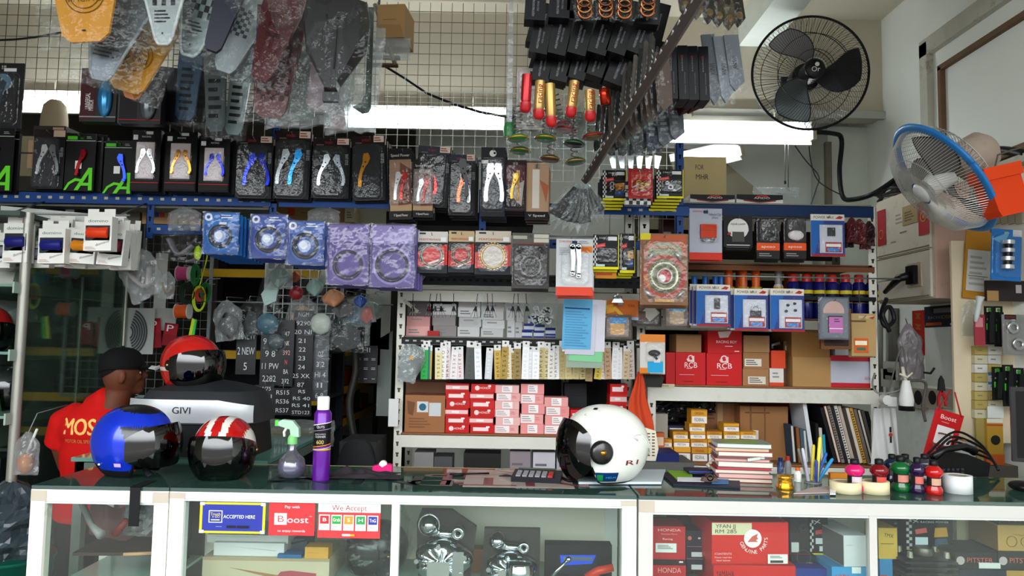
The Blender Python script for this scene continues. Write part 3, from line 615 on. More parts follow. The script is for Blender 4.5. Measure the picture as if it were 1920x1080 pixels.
pack('parts_packet','red blister packet of gold parts between two yellow edged packets',(1178,315,1224,372),3.45,'#b3281f',[('r',.1,.12,.95,.95,'#c23a24')],(.04,.05,.98,.98),blob(['#d8a83a','#e0b850','#d9d9d6'],8,5),'gold_part',copies=1,clabel='red packet behind the gold parts packet',group='red gold part packets')
b=MB();bagshape(b,.13,.13,.03,CLEAR,3,1,False);b.deco(.12,.11,[('c',.0,.0,1,1,7,6,'#e5e7e5')],y=-.005,z0=.01);b.add([(-.06,-.004,.01),(.06,-.004,.01),(.06,-.004,.12),(-.06,-.004,.12)],[(0,1,2,3)],M('#1b1c1e'));b.build('checkered_packet',None,W(1196,388,3.48),'black and white checkered bag under the red gold packet','bag')
yellowpack('black and yellow packet with a dark chain, right of the chrome link packet',(1112,440,1160,505),3.46,blob(['#2b2c2e','#4a4b4e','#3c3a38'],9,12),2,'yellow edged packet behind the dark chain',fig=False)
yellowpack('narrow black and yellow packet beside the big gear packet',(1162,438,1190,512),3.5,blob(['#b9bdc4'],3,2),2,'narrow yellow edged packet behind the narrow front one',fig=True)
b=MB();b.box(-.05,.05,0,.02,0,.05,M('#c98a24',.6));b.deco(.1,.05,[('r',.05,.5,.8,.7,'#b3402c'),('t','MOTOR',.4,.25,.2,'#7a3a1c',0,.6)]);b.build('parts_packet',None,W(1136,522,3.5),'orange packet showing under the dark chain packet','packet')
hook_rail('thin wire rail with hooks behind the gear and yellow edged packets',3.66,1.98)
# ---- lamp packets in the right top rows
A=3.8
pack('lamp_packet','white packet with a square orange lamp and red bottom edge',(1293,391,1354,487),3.72,'#b9bcc8',[('r',0,.86,1,1,'#d8402a'),('t','STRONG',.26,.06,.035,'#c8302c',0,.32),('t','Reflector Clip',.78,.12,.05,'#3a4a78',0,.36),('t','(Pair)',.78,.18,.04,'#3a4a78')],(.3,.3,.85,.68),lambda b,w,h:(b.box(-w*.18,w*.30,-.022,-.002,h*.42,h*.68,M('#e2531c',.4)),b.box(-w*.18,w*.30,-.023,-.022,h*.56,h*.565,M('#b8400f')),[b.lathe([(.010,0),(.010,.012)],M('#2b2b2d',.3,.5),10,(x*w,-.02,h*.385),'y')for x in(-.07,.19)]),'orange_lamp',copies=1,clabel='white and red packet behind the orange lamp packet',group='orange lamp packets')
pack('horn_packet','black packet with a white arch window, right of the orange lamp packet',(1357,404,1411,463),3.74,'#1d1d20',[('r',.1,.15,.95,.92,'#18181a'),('o',.5,.42,.36,'#dcdcd9'),('r',.14,.42,.86,.50,'#dcdcd9'),('p',[(.3,.52),(.7,.52),(.72,.84),(.28,.84)],'#55534f'),('t','REAR LAMP',.5,.28,.05,'#7a3838',0,.5),('r',.1,.93,.9,.96,'#c9c9c9'),('p',[(.1,.62),(.22,.52),(.26,.62)],'#b0302c')],None,None,copies=2,clabel='black packet behind the white arch one',group='black lamp packets')
for i,(x0,x1,dk)in enumerate(((1419,1462,'#2d3436'),(1470,1512,'#d9d3d4'))):
    pack('lamp_packet',['grey blister packet with an orange label, left of the two orange labelled ones','blister packet with a white lamp above its orange label'][i],(x0,408,x1,485),3.74,'#2a2325',[('r',.0,.62,1,.80,'#e2601f'),('t','aposo',.5,.71,.06,'#f4e4dc',0,.6),('l',.1,.86,.8,.96,2,'#9a9a9a')],(.03,.03,.97,.62),(lambda c:lambda b,w,h:b.ell((0,-.012,h*.56),(w*.36,.012,h*.12),M(c,.3),16,8))(dk),'lamp',copies=2,clabel='blister packet behind the '+('left' if i==0 else 'right')+' orange labelled one',group='orange labelled packets')
hook_rail('thin wire rail with hooks under the right blue beam',3.88,2.13)
def powermax(lab,bb,d,dc,cop=2,**k):
    sh=lab.split(',')[0].split(' with ')[-1].split(' showing ')[-1]
    de=[('r',0,0,1,.14,'#d9d4c8'),('t','POWER MAX',.38,.075,.065,'#3a3436',0,.6),('p',[(.72,.10),(.85,.03),(.96,.06),(.9,.11)],'#b0342e'),('r',.0,.15,1,.96,'#3a4a8a'),('p',[(0,.15),(.4,.15),(.1,.96),(0,.96)],'#2a6ab0'),('r',.25,.25,.93,.92,'#c8ccd6'),('r',.42,.66,.9,.90,'#a8323c'),('r',.44,.70,.88,.77,'#e9e7e4'),('r',.48,.80,.82,.88,'#3a8acc'),('r',.0,.95,1,1,'#a82c34')]
    return pack('lock_packet',lab,bb,d,'#d4d6da',de,(.22,.22,.96,.93),dc,'metal_part',copies=cop,clabel='lock packet behind the one with '+sh,group='power lock packets',step=(-.010,.026,.003),**k)
powermax('white and red lock packet high up beside the dark red bundle',(1521,402,1584,481),3.72,lambda b,w,h:b.box(-w*.02,w*.2,-.012,-.003,h*.48,h*.68,M('#2e3238',.4)),0)
hook_rail('single wire hook rail holding the highest lock packet',3.885,2.12)
powermax('lock packet with a dark rectangular buckle, left of the three lower ones',(1306,534,1369,612),3.62,lambda b,w,h:b.box(w*.02,w*.18,-.014,-.003,h*.42,h*.68,M('#3a3538',.4)))
def padlock(b,w,h):b.ring((w*.12,-.012,h*.50),w*.10,w*.14,0,.006,M('#b9bdc2',.2,.8),20);b.box(-w*.04,w*.28,-.014,-.003,h*.34,h*.48,M('#3a3c42',.4))
powermax('lock packet showing a small padlock, middle of the three lower ones',(1377,542,1440,620),3.62,padlock)
powermax('lock packet with small black fittings, right of the three lower ones',(1445,542,1508,622),3.62,lambda b,w,h:[b.ell((x*w,-.010,h*z),(w*.05,.006,w*.04),M('#2a2b2e',.4),8,6)for x,z in((0,.62),(.2,.66),(.22,.5),(-.05,.48))])
pack('framed_packet','grey framed blister packet with a shiny pink label',(1535,557,1593,637),3.6,'#5d626a',[('r',.04,.03,.96,.97,'#7a7f88'),('o',.5,.34,.34,'#c8a9a0'),('r',.06,.38,.94,.5,'#7a7f88'),('r',.3,.44,.78,.84,'#2a2a2e'),('r',.34,.47,.78,.84,'#c673b8'),('r',.34,.73,.78,.75,'#f0e0ee'),('l',.5,.5,.74,.6,2,'#5a2a50')],(.02,.02,.98,.98),None,copies=0)
b=MB();b.box(-.075,.075,0,.02,0,.20,M('#7b5234',.7));b.deco(.15,.2,[('r',.1,.05,.9,.92,'#3a2c28')]);b.build('framed_board',None,pbox(1535,590,1602,655,3.66)[0],'brown edged frame behind the shiny pink label packet','frame')
pack('kraft_packet','tan card packet with an orange bordered label, beside the shelf post',(1597,588,1643,668),3.66,'#b59a6c',[('r',.3,.05,.9,.12,'#c9b48c'),('p',[(.7,.10),(.95,.06),(.9,.13)],'#a8402c'),('r',.0,.16,.6,.2,'#6a5c40'),('r',.1,.58,.68,.92,'#cf6a2c'),('r',.14,.64,.62,.74,'#efe6cc'),('r',.2,.8,.56,.86,'#3f7a6a')],None,None,copies=1,clabel='tan card packet behind the orange bordered one')
hook_rail('thin wire rail with hooks in front of the spray cans',3.70,1.80,.8,1.93)
b=MB();[b.tube([(x,3.70,1.80),(x,3.89,1.80)],.004,M('#8f9497',.3,.8))for x in(.82,1.91)];b.build('rail_bracket',None,label='pair of thin arms holding the wire rail in front of the spray cans',cat='bracket')
# ================================================================ things hung from the ceiling
def ceiling_rod(label,pts,drops,r=.006,name='ceiling_rod'):
    b=MB();b.tube(pts,r,M('#6f7276',.4,.6));[b.tube([p,(p[0],p[1],3.7)],.004,M('#6f7276',.4,.6))for p in drops]
    return b.build(name,None,label=label,cat='rod')
ceiling_rod('steel rod near the ceiling holding the bagged covers at the upper left',[(-2.1,2.75,2.93),(-.5,2.75,2.93)],[(-2.0,2.75,2.93),(-1.3,2.75,2.93),(-.6,2.75,2.93)])
def taper(w,h,k=.42,n=0):return[(-w/2,h),(w/2,h),(w/2,h*.72),(w*k/2+.0,.06*h),(w*k*.3,0),(-w*k*.3,0),(-w*k/2,.06*h),(-w/2,h*.72)]
def cover(lab,cx,ybot,wpx,hpx,d,col,deco=(),tilt=0,yaw=0,k=.42,me=0,bagm=None,cat='cover',name='floor_mat',th=.012,bag=True,bw=1.25,rim=None,bump=0,rx=0):
    p=W(cx,ybot,d);s=d/FPX;w,h=wpx*s,hpx*s
    t=thing(name,lab,cat,p,(rx,tilt,yaw))
    m=M(col,.35,me,bump=bump);b=MB();o=taper(w,h,k);b.prism(o,0,th,m)
    if rim:
        oo=taper(w,h,k)
        for i in range(3,7):a,q=oo[i-1],oo[i];b.tube([(a[0],.002,a[1]),(q[0],.002,q[1])],.006,mm(rim),6)
        b.tube([(oo[6][0],.002,oo[6][1]),(oo[7][0],.002,oo[7][1])],.006,mm(rim),6)
    b.deco(w,h,deco);b.build('panel',t)
    if bag:q=MB();bagshape(q,w*bw,h*1.12,.05,bagm or BAG,(cx%37)*.9,1.2,False,12,14);q.build('wrapper',t,(0,.006,-.06*h))
    b=MB();b.tube([(0,.005,h*.97),(0,.005,h+.06)],.003,M('#b9bcc0',.3,.6));b.build('hanging_wire',t)
    return t
ROUND=[('g',.5,.62,.26,.014,'#8a6410'),('t','R',.5,.60,.10,'#8a6410'),('t','RACING',.5,.66,.05,'#7c5a10'),('g',.5,.62,.20,.01,'#8a6410'),('l',.46,.9,.54,.93,1,'#3a3020')]
SQ=[('c',.28,.35,.72,.62,5,4,'#2a3036'),('l',.32,.66,.66,.8,4,'#2a3036'),('l',.47,.88,.51,.92,1,'#30363c')]
DOTS=[('c',.25,.2,.8,.75,7,12,'#171a1d')]
cover('large yellow tapered mat with a round emblem, highest of the yellow ones',160,78,150,250,2.55,'#d89c12',ROUND,rad(-4),0,.6)
cover('silver grey tapered mat between the two yellow mats',186,148,125,210,2.65,'#7d838a',[('l',.3,.62,.72,.8,5,'#3b4046')],rad(12),0,.34,.5,rim='#a9afb4',th=.01)
cover('yellow tapered mat with a round emblem, tilted, lower of the two',232,170,118,190,2.75,'#cc9410',ROUND[:4],rad(18),0,.6)
cover('small orange tipped mat glowing under the tilted yellow mat',243,184,60,110,2.82,'#e58a35',[],rad(16),0,.5,bag=False,th=.01)
cover('chrome edged silver mat with small squares, left of the two silver ones',306,82,100,200,2.6,'#a9b3b3',SQ,rad(-2),0,.32,.45,rim='#dfe6e6')
cover('chrome edged silver mat with dark squares, hanging lower to the right',352,103,110,200,2.68,'#8d9798',SQ,rad(14),0,.34,.45,rim='#cfd8d8')
cover('dark navy rounded mat hanging right of the chrome edged mats',396,94,52,170,2.5,'#0c1234',[],rad(14),rad(15),.6,th=.02,bag=False)
for i,(cx,yb,w,h,c)in enumerate([(418,134,90,190,'#9aa0a4'),(442,146,88,190,'#84898e'),(462,152,84,180,'#74787c')]):
    cover('pale grey perforated mat in a bag, '+('leftmost','middle','rightmost')[i]+' of the fan of three',cx,yb,w,h,2.78+i*.06,c,[('c',.3,.3,.7,.6,5,8,'#4a4f54')],rad(17-i),rad(10),.45,.3)
cover('dark red mat in a bag, high up behind the black shield',486,150,80,200,2.72,'#5a0814',[('l',.3,.3,.7,.6,3,'#4a0c14')],rad(15),0,.5)
cover('large dark red perforated mat hanging low in a clear bag',504,220,96,220,2.8,'#5c0812',[('c',.2,.5,.85,.85,7,7,'#3c070d')],rad(4),0,.62)
b=MB();bagshape(b,.09,.14,.03,BAG,5,1.3,False);b.build('plastic_bag',None,W(482,50,2.5),'crumpled pink tinted plastic bag at the very top above the dark red mat','bag',rot=(0,rad(-35),0))
b=MB();bagshape(b,.07,.12,.03,BAG,9,1.3,False);b.build('plastic_bag',None,W(535,50,2.55),'crumpled white plastic bag between the red mat and the black shield','bag',rot=(0,rad(-20),0))
# black faceted shield
p=W(618,170,2.6);t=thing('front_shield','big black faceted shield in a clear bag, pointed downwards','shield',p)
s=2.6/FPX;b=MB();m=M('#0c0f12',.32,nv=.05)
o=[(-14,0),(14,0),(16,14),(62,92),(66,150),(60,190),(-62,190),(-66,150),(-58,92),(-16,14)]
o=[(x*s,z*s)for x,z in o];n=len(o)
v=[(x,.02+abs(x)*.35,z)for x,z in o]+[(x*.82,.0,z*.92+.012)for x,z in o]+[(x,.03+abs(x)*.35,z)for x,z in o]
f=[(i,(i+1)%n,n+(i+1)%n,n+i)for i in range(n)]+[tuple(range(n,2*n))]+[(i,2*n+i,2*n+(i+1)%n,(i+1)%n)for i in range(n)]+[tuple(range(3*n-1,2*n-1,-1))]
b.add(v,f,m);b.tube([(-.013,-.004,.08),(-.02,-.004,.28)],.003,M('#3a4046'));b.tube([(.013,-.004,.08),(.02,-.004,.28)],.003,M('#3a4046'));b.build('shell',t)
b=MB();b.box(-.028,.028,.012,.035,-.034,0,M('#14161c',.3));b.build('lower_tip',t)
b=MB();bagshape(b,.30,.62,.10,BAG,2.2,1.5,False,16,20);b.build('wrapper',t,(.005,.03,-.10))
b=MB();b.tube([(0,.03,.33),(0,.1,.5)],.003,M('#b9bcc0',.3,.6));b.build('hanging_wire',t)
for lab,cx,yb,w,h,d,c,tl in(('long dark bagged rod hanging left of the wire mesh, with blue showing',345,225,46,150,3.3,'#2c5878',3),('long black bagged packet hanging in front of the dark mesh',372,228,40,200,3.35,'#1a1f22',4),('narrow clear bagged bundle catching bright glints',404,246,44,200,3.3,'#59666a',-3),('clear bagged bundle left of the low dark red mat',436,252,40,160,3.35,'#9fb0b2',5)):
    cover(lab,cx,yb,w,h,d,c,[('l',.2,.3,.8,.9,7,'#20282c')],rad(tl),0,.8,name='bagged_packet',cat='packet')
for lab,cx,yb,w,h,d,c,tl in(('milky bag holding a pale green folded sheet under the black shield',560,228,66,150,2.95,'#8b9d92',-4),('milky bag with a bright red strip inside, under the black shield',636,240,30,120,3.0,'#c22f38',-10),('milky bag with pink contents between the shield and the teal board',600,205,60,120,2.9,'#b89aa4',6)):
    cover(lab,cx,yb,w,h,d,c,[],rad(tl),0,.9,bagm=MILK,name='bagged_packet',cat='packet',bw=1.9)
b=MB();bagshape(b,.20,.42,.03,MILK,15,1.3,False,14,18);b.build('plastic_bag',None,W(655,245,2.85),'large milky bag hanging between the black shield and the bright tube light','bag',rot=(0,rad(4),0))
# teal saw shaped board
b=MB();s=2.8/FPX;b.prism([(x*s,z*s)for x,z in((-30,12),(-12,0),(0,2),(5,12),(5,210),(-6,210),(-6,40),(-14,22))],0,.006,M('#3d4a44',.5,dirt='#2f6a78'));b.deco(.03,.4,[('o',.5,.2+.13*i,.06,'#cfd6ca')for i in range(6)],x0=-.02);b.build('long_board',None,W(690,213,2.8),'long narrow teal tipped board hanging right of the black shield','board')
# cartons up on a tray behind the shield
t=thing('ceiling_tray','slanted brown slatted tray near the ceiling under an open carton','tray',W(712,122,3.3));b=MB();w=M('#6d5a48',.7)
for k in range(4):b.box(-.06,.08,k*.05,k*.05+.03,k*.055,k*.055+.01,w)
b.build('slats',t);b=MB();b.tube([(-.03,-.01,.28),(.07,-.01,0)],.009,M('#8a7f70',.6),4);b.build('brace',t);b=MB();b.tube([(-.03,.1,.16),(-.03,.1,.98)],.006,M('#6f7276',.4,.6));b.build('hanging_wire',t)
carton('cardboard_box','torn open brown carton near the ceiling, right of the black shield','box',(706,8,758,70),3.25,.18,'#a98a5e',[('r',.2,.45,.7,.47,'#86683f'),('p',[(0,.6),(.85,.62),(1,1),(.2,.98)],'#9a7d54')],rz=rad(-6))
b=MB();bagshape(b,.16,.10,.05,MILK,21,1.4,False);b.build('plastic_bag',None,W(735,112,3.25),'small smoky plastic bag stuffed under the torn open carton','bag')
# black cable sagging across
b=MB();b.tube([W(x,y,4.6)for x,y in((720,123),(760,148),(800,175),(850,195),(900,210),(948,219),(985,224))],.008,M('#14161a',.4),8)
for x,y in((760,148),(800,175),(858,197),(905,211)):b.lathe([(.010,-.004),(.010,.004)],M('#c9ccc8'),8,tuple(W(x,y,4.6)),'x')
b.build('cable',None,label='black cable sagging across the wire mesh to the hanging stock in the middle',cat='cable')
b=MB();b.tube([W(x,y,4.75)for x,y in((-20,76),(30,74),(66,70),(120,60))],.007,M('#1b1c1e',.5),6);b.build('cable',None,label='short black cable crossing the mesh at the far upper left',cat='cable')
# mirror boxes under the yellow mats
def mirror(lab,bb,d,col,c2,txt):
    p,w,h=pbox(*bb,d);t=thing('mirror_box',lab,'box',p)
    b=MB();b.box(-w/2,w/2,0,.05,0,h,M('#1a1014',.4));b.deco(w,h,[('r',.0,.0,.42,.96,c2),('r',0,.9,1,.92,'#9aa0a4' if txt else '#a0202c')]+([('t','UNIVERSAL',.22,.62,.09,'#e6dfe0',90,.45),('t','MIRROR',.32,.7,.09,'#e6dfe0',90,.3)]if txt else[]));b.build('box',t);b=MB();b.tube([(0,.025,h),(0,.025,3.7-p.z)],.0015,M('#8d9094'));b.build('hanging_wire',t)
    b=MB();b.ell((w*.2,-.006,h*.42),(w*.19,.02,h*.34),M(col,.15,.4),18,10);b.build('mirror',t)
mirror('dark red box with a blue mirror showing, under the silver grey mat',(148,128,216,228),3.2,'#3c8fc0','#4a1218',True)
mirror('black box with a grey oval mirror showing, right of the blue mirror box',(222,150,300,232),3.2,'#6a6f74','#190d10',False)
b=MB();b.box(-.09,.09,0,.05,0,.25,M('#11121c',.4));b.tube([(0,.025,.25),(0,.025,.9)],.0015,M('#8d9094'));b.build('dark_box',None,W(312,228,3.3),'dark navy box hanging behind the grey oval mirror box','box',rot=(0,rad(6),0))
# bags and packets at the left edge
t=pack('tall_packet','tall dark packet with a white tag at the left edge, above the green lettered ones',(-40,118,38,240),3.25,'#16181b',[('r',.52,.08,.82,.13,'#cfd2d2'),('o',.5,.3,.22,'#5a7a8a'),('p',[(.2,.1),(.6,.3),(.4,.9),(.1,.6)],'#2b3f4c')],(.1,.15,.9,.95),None)
b=MB();s=4.6/FPX;b.lathe([(.0001,.19),(.035,.185),(.065,.15),(.075,.08),(.08,0)],M('#a99c84',.7),18);b.tube([(0,0,.185),(0,.19,.28)],.002,M('#8d9094'));b.build('cloth_cap',None,W(101,243,4.6),'beige cap shaped cover standing in front of the far left tube light','cap')
for lab,bb,d,c in(('dark carton under the beige cap shaped cover',(62,236,122,262),4.3,'#4a423c'),('pale packet seen between the left packets',(30,255,62,330),4.2,'#9c9379')):
    carton('small_box',lab,'box',bb,d,.15,c,[('r',.6,.1,.95,.8,'#c9ab8c')])
# ---------------- centre cluster: slanted steel rail full of boxes and packets
RA,RB=W(1316,-12,1.75),W(1098,338,2.95)
b=MB();m=M('#5c524e',.55,.2,nv=.15);dv=RB-RA
b.tube([RA,RB],.019,m,4);
for k in range(26):
    q=RA+dv*((k+.5)/26);b.box(q.x-.017,q.x-.014,q.y-.012,q.y+.012,q.z-.006,q.z+.004,M('#c9c9c9',.4))
b.tube([RA,(RA.x,RA.y,3.7)],.005,m);b.tube([RA+dv*.7,(RA+dv*.7).xy.to_3d()+Vector((0,0,3.7))],.005,m)
b.build('slanted_rail',None,label='brown slotted steel rail slanting down in the middle of the hanging stock',cat='rail')
ceiling_rod('steel rods near the ceiling above the black boxes in the middle',[(-.02,2.5,2.95),(.75,2.5,2.95)],[(.0,2.5,2.95),(.5,2.5,2.95),(.74,2.5,2.95)])
def blackbox(lab,cx,cy,w,h,d,tilt,col='#08090b',dep=.06,red=False,grp='black parts boxes hanging in the middle'):
    s=d/FPX;p=W(cx,cy+h/2,d);w*=s;h*=s
    b=MB();b.box(-w/2,w/2,0,dep,0,h,M(col,.4));b.deco(w,h,[('t','ADJUSTABLE FOOTREST' if not red else 'RACING',.42,.5 if not red else.35,.11*w/h,'#9a9ca0',90,h/w*(.72 if not red else.25)),('t','SPEED POWER',.64,.45 if not red else.7,.09*w/h,'#84868a',90,h/w*.4)]+([('t','R',.42,.2,.05,'#b02c34',90)]if red else[]))
    return b.build('parts_box',None,p,lab,'box',grp,rot=(0,rad(tilt),0))
row1=[(1008,70,36,58),(1042,65,36,72),(1080,67,36,68),(1118,66,36,68),(1153,68,38,62),(1188,66,40,64)]
row2=[(1012,122,34,58),(1045,124,36,54),(1078,123,36,48),(1112,120,36,42),(1152,126,44,62)]
NUM=('first','second','third','fourth','fifth','sixth','seventh')
for i,r in enumerate(row1):blackbox(f'black box with slanting white print, {NUM[i]} from the left in the upper row',*r,2.45,10+i*2)
for i,r in enumerate(row2):blackbox(f'black box with slanting white print, {NUM[i]} from the left in the lower row',*r,2.52,9+i*3)
for i,(cx,cy)in enumerate(((1002,12),(1048,8),(1082,-5),(1216,20))):blackbox('dark blue black box at the very top, '+('leftmost','second','third','nearest the slanted rail')[i],cx,cy,40,50,2.4,3,'#10131d' if i<2 else '#1a1a1d')
for i,(cx,cy)in enumerate(((1262,132),(1283,133),(1302,134),(1322,135))):blackbox(f'black box with red and white spine print, {NUM[i]} from the left beyond the rail',cx,cy,19,106,2.6+i*.02,-2,'#12151b',.10,True,'black spined boxes beyond the rail')
# dark red undersides of those boxes
for i,(x,y)in enumerate(((1275,190),(1296,194),(1312,190))):
    b=MB();b.box(-.03,.03,0,.08,0,.02,M('#4a1418',.5));b.build('flat_packet',None,W(x,y+6,2.75),f'dark red flat packet under the black spined boxes, {NUM[i]} from the left','packet',rot=(0,rad(-25),0))
def hangcard(lab,cx,yb,w,h,d,col,tilt,yaw=0,grp=None,film_=True,deco=(),name='hanging_packet',pts=None,bagm=None):
    s=d/FPX;w*=s;h*=s;t=thing(name,lab,'packet',W(cx,yb,d),(0,rad(tilt),rad(yaw)),grp)
    b=MB();b.prism(pts and[(x*w,z*h)for x,z in pts]or[(-w/2,h),(-w/2,h*.12),(-w*.2,0),(w/2,h*.15),(w/2,h)],0,.01,M(col,.4));b.deco(w,h,deco);b.build('card',t)
    if film_:b=MB();bagshape(b,w*1.25,h*1.08,.02,bagm or BAG,cx*.13,1,False,8,10);b.build('wrapper',t,(0,.005,-.03*h))
    return t
for i in range(14):
    blackbox(f'black box half hidden behind the front boxes, {("first","second","third","fourth","fifth","sixth","seventh")[i % 7]} in the {"upper" if i < 7 else "lower"} rear row',1004+(i%7)*36,40+(i//7)*72,40,84,2.68,14,'#0b0c0e',grp='black boxes in the rear rows')
# dense brown and smoky packets left of the rail and past it
k=0
for i in range(11):
    f=i/10;x=1236-f*100;y=150+f*135;c=['#3a3634','#57504c','#2a2c2e','#6a625c'][i%4]
    hangcard(f'thin smoky packet edge left of the slanted rail, {("topmost","second","third","fourth","fifth","sixth","seventh","eighth","ninth","tenth","lowest")[i]} down',x-16,y,20,96,2.2+f*.6,c,12,62,'smoky packets left of the rail',deco=[('l',.2,.3,.8,.8,4,'#b9bbbd')])
for i in range(9):
    f=i/8;x=1250-f*78;y=208+f*62;c=['#6b5c55','#4b4442','#7b6a62'][i%3]
    hangcard(f'brown grey packet hanging right of the slanted rail, {("first","second","third","fourth","fifth","sixth","seventh","eighth","ninth")[i]} from the right',x,y,34,112,2.5+f*.3,c,-6-i,30,'brown grey packets right of the rail',deco=[('l',.2,.3,.6,.6,3,'#8d8078')])
for i,(cx,yb,w,h,c)in enumerate([(1345,196,26,138,'#6f747c'),(1366,192,26,130,'#8a9098'),(1385,170,30,110,'#7f848c')]):
    hangcard('grey clear packet with dark marks, '+('nearest the black spined boxes','middle of the grey three','rightmost of the hanging stock')[i],cx,yb,w,h,2.7,c,-8,10,None,deco=[('t','JANMAN',.5,.5,.08,'#26282c',90,.9)])
for i,(cx,yb)in enumerate([(1290,30),(1312,36),(1334,44),(1352,50),(1372,56),(1390,50),(1302,20),(1345,20)]):
    hangcard(f'amber brown bagged packet at the very top right of the rail, {("first","second","third","fourth","fifth","sixth","seventh","eighth")[i]} one',cx,yb,26,110,2.35+.03*i,['#3f3524','#54472c','#2d281e'][i%3],-10,20,'amber brown bagged packets',deco=[('o',.5,.8,.3,'#6b5a34'),('o',.5,.5,.25,'#221c14')])
for i,(cx,yb,c)in enumerate([(1098,36,'#6d3d3c'),(1136,34,'#4d3830'),(1170,36,'#3a3f42'),(1212,32,'#33383a')]):
    t=hangcard('clear packet of copper coloured rings at the top, '+('with yellow on it','second from the left','third from the left','rightmost of four')[i],cx,yb,34,60,2.36,'#1e1a1c',-8+i*4,0,deco=[('p',[(.1,.1),(.6,.15),(.4,.5)],'#c99a2c')]if i==0 else[])
    b=MB();[b.ring((0,-.012-.004*j,.02+.018*j),.018,.024,0,.004,M(['#c07a4a','#b98a5a','#8d5a44'][j%3],.2,.8),20)for j in range(3)];b.build('ring',t)
# golden tubes with red writing and red ends
def goldtube(lab,cx,yt,yb,tilt,rc='#c02a2e',col='#b59a5c',wr=True):
    d=2.5;s=d/FPX;h=(yb-yt)*s;t=thing('tool_tube',lab,'tool',W(cx,yb,d),(0,rad(tilt),0),'golden tubes hanging in the middle')
    b=MB();b.lathe([(.016,.02),(.018,.03),(.018,h)],M(col,.25,.5),16);b.text('racing',0,h*.6,.020,M('#a82428'),-.019,PI/2)if wr else None;b.build('body',t)
    b=MB();b.lathe([(.0001,-.012),(.012,-.010),(.019,.0),(.019,.022)],M(rc,.3),16);b.build('end_cap',t)
goldtube('red tube with gold band, leftmost of the hanging tubes',985,138,205,2,'#b8242c','#b02a30',False)
goldtube('golden tube with red writing, second of the hanging tubes',1010,150,218,2)
goldtube('golden tube with a red ring, third of the hanging tubes',1034,155,232,-3,wr=False)
goldtube('golden tube with red writing, tilted, beside the bright gap',1070,150,214,6)
goldtube('golden tube with red writing and red end, rightmost of the hanging tubes',1107,168,222,-2)
b=MB();b.lathe([(.0001,0),(.018,0),(.018,.05),(.015,.055)],M('#c23c24',.2,.8),16);b.build('anodised_cap',None,W(1136,196,2.5),'shiny orange red metal cap below the black boxes','part',rot=(0,rad(-8),0))
p=pack('long_packet','tall clear card packet with rounded corner at the left end of the hanging stock',(968,128,1030,243),2.58,'#b9b2ae',[('l',.1,.1,.2,.9,9,'#8d8784'),('l',.3,.9,.6,.95,2,'#5a5652')],(.02,.02,.98,.98),None,group=None)
# clear packets of spring ends: green and gold discs, red discs
for i,(cx,cy,rc,c2)in enumerate([(972,262,'#b79a3a','#2f7a44'),(1022,262,'#a88a34','#2a6a3c'),(1075,272,'#3f6a4a','#1c1e1c'),(1112,258,'#b0302c','#7a6a3a'),(975,285,'#9a8430','#2a6238'),(1060,245,'#b8303a','#c99aa0'),(1030,300,'#8d7c4a','#5a3030'),(1080,305,'#a88a5c','#3a5a3c'),(1055,235,'#c23a44','#d8a8ac'),(995,240,'#a82c34','#7b3a3a')]):
    d=2.55+.02*i;t=thing('spring_packet',f'clear packet with a {["gold rimmed green","gold rimmed dark green","green rimmed black","red rimmed","gold and green, lower left","red and pink","brownish","tan and green, lowest","bright red rimmed","small red"][i]} disc at its end, under the tubes','packet',W(cx,cy+10,d),(0,rad([-4,3,6,-8,2,10,5,-6,-12,4][i]),0),'spring packets under the golden tubes')
    b=MB();b.lathe([(.0001,-.004),(.030,-.004),(.036,.004),(.030,.012),(.0001,.014)],M(c2,.3),20,(0,0,.02));b.ring((0,0,.02),.031,.038,0,.006,M(rc,.25,.6),22,'z');b.build('disc',t)
    b=MB();b.tube([(.014*math.cos(a*.9),.014*math.sin(a*.9),.04+a*.0028)for a in range(36)],.0025,M('#8d8a84',.3,.7),5);b.build('spring',t)
    b=MB();bagshape(b,.10,.16,.06,BAG,i*1.7,1.2,True,10,12);b.build('wrapper',t)
b=MB();b.prism([(-.008,0),(.012,0),(.012,.30),(.008,.55),(-.006,.55),(-.008,.3)],0,.02,MILK);b.lathe([(.022,0),(.024,.03),(.02,.05)],M('#1f7a3c',.3),12,(.005,0,.02));b.build('clear_tube',None,W(953,268,2.6),'upright pale clear tube with a green end at the left of the hanging stock','tube')
# fan of clear bags at the lower end of the rail
for i in range(9):
    a=-46+i*10;t=thing('plastic_bag',f'pointed clear bag of dark foam strips, {NUM[i] if i < 7 else ("eighth","ninth")[i-7]} from the left in the lowest cluster','bag',W(1086+i*1.5,345,2.85+.012*i),(0,rad(180+a*-.8),0),'pointed clear bags at the end of the rail')
    L=.21 if i<6 else.17
    b=MB();b.surf(lambda u,v,L=L,i=i:((u-.5)*(.03+.06*v)*min(1,(1.02-v)/.25),(.006+noise.noise(Vector((u*4,v*5,i)))*.02),v*L*(1-.16*abs(u-.5)*2)),6,10,MILK,False);b.surf(lambda u,v,L=L,i=i:((u-.5)*(.03+.06*v)*min(1,(1.02-v)/.25),-.008+noise.noise(Vector((u*4,v*5,i+9)))*.02,v*L*(1-.16*abs(u-.5)*2)),6,10,BAG,False);b.build('film',t)
    b=MB();b.prism([(-.012,.02),(-.024,L*.72),(.024,L*.76),(.012,.02)],0,.004,M('#2b2729',.6));b.build('foam_strip',t)
b=MB();bagshape(b,.08,.13,.04,BAG,31,1.4,True);b.build('plastic_bag',None,W(1110,410,2.82),'clear crumpled bag spreading to the right below the rail end','bag',rot=(0,rad(-38),0))
b=MB();bagshape(b,.07,.13,.04,BAG,37,1.4,True);b.build('plastic_bag',None,W(1050,400,2.84),'clear crumpled bag to the left below the rail end','bag',rot=(0,rad(30),0))
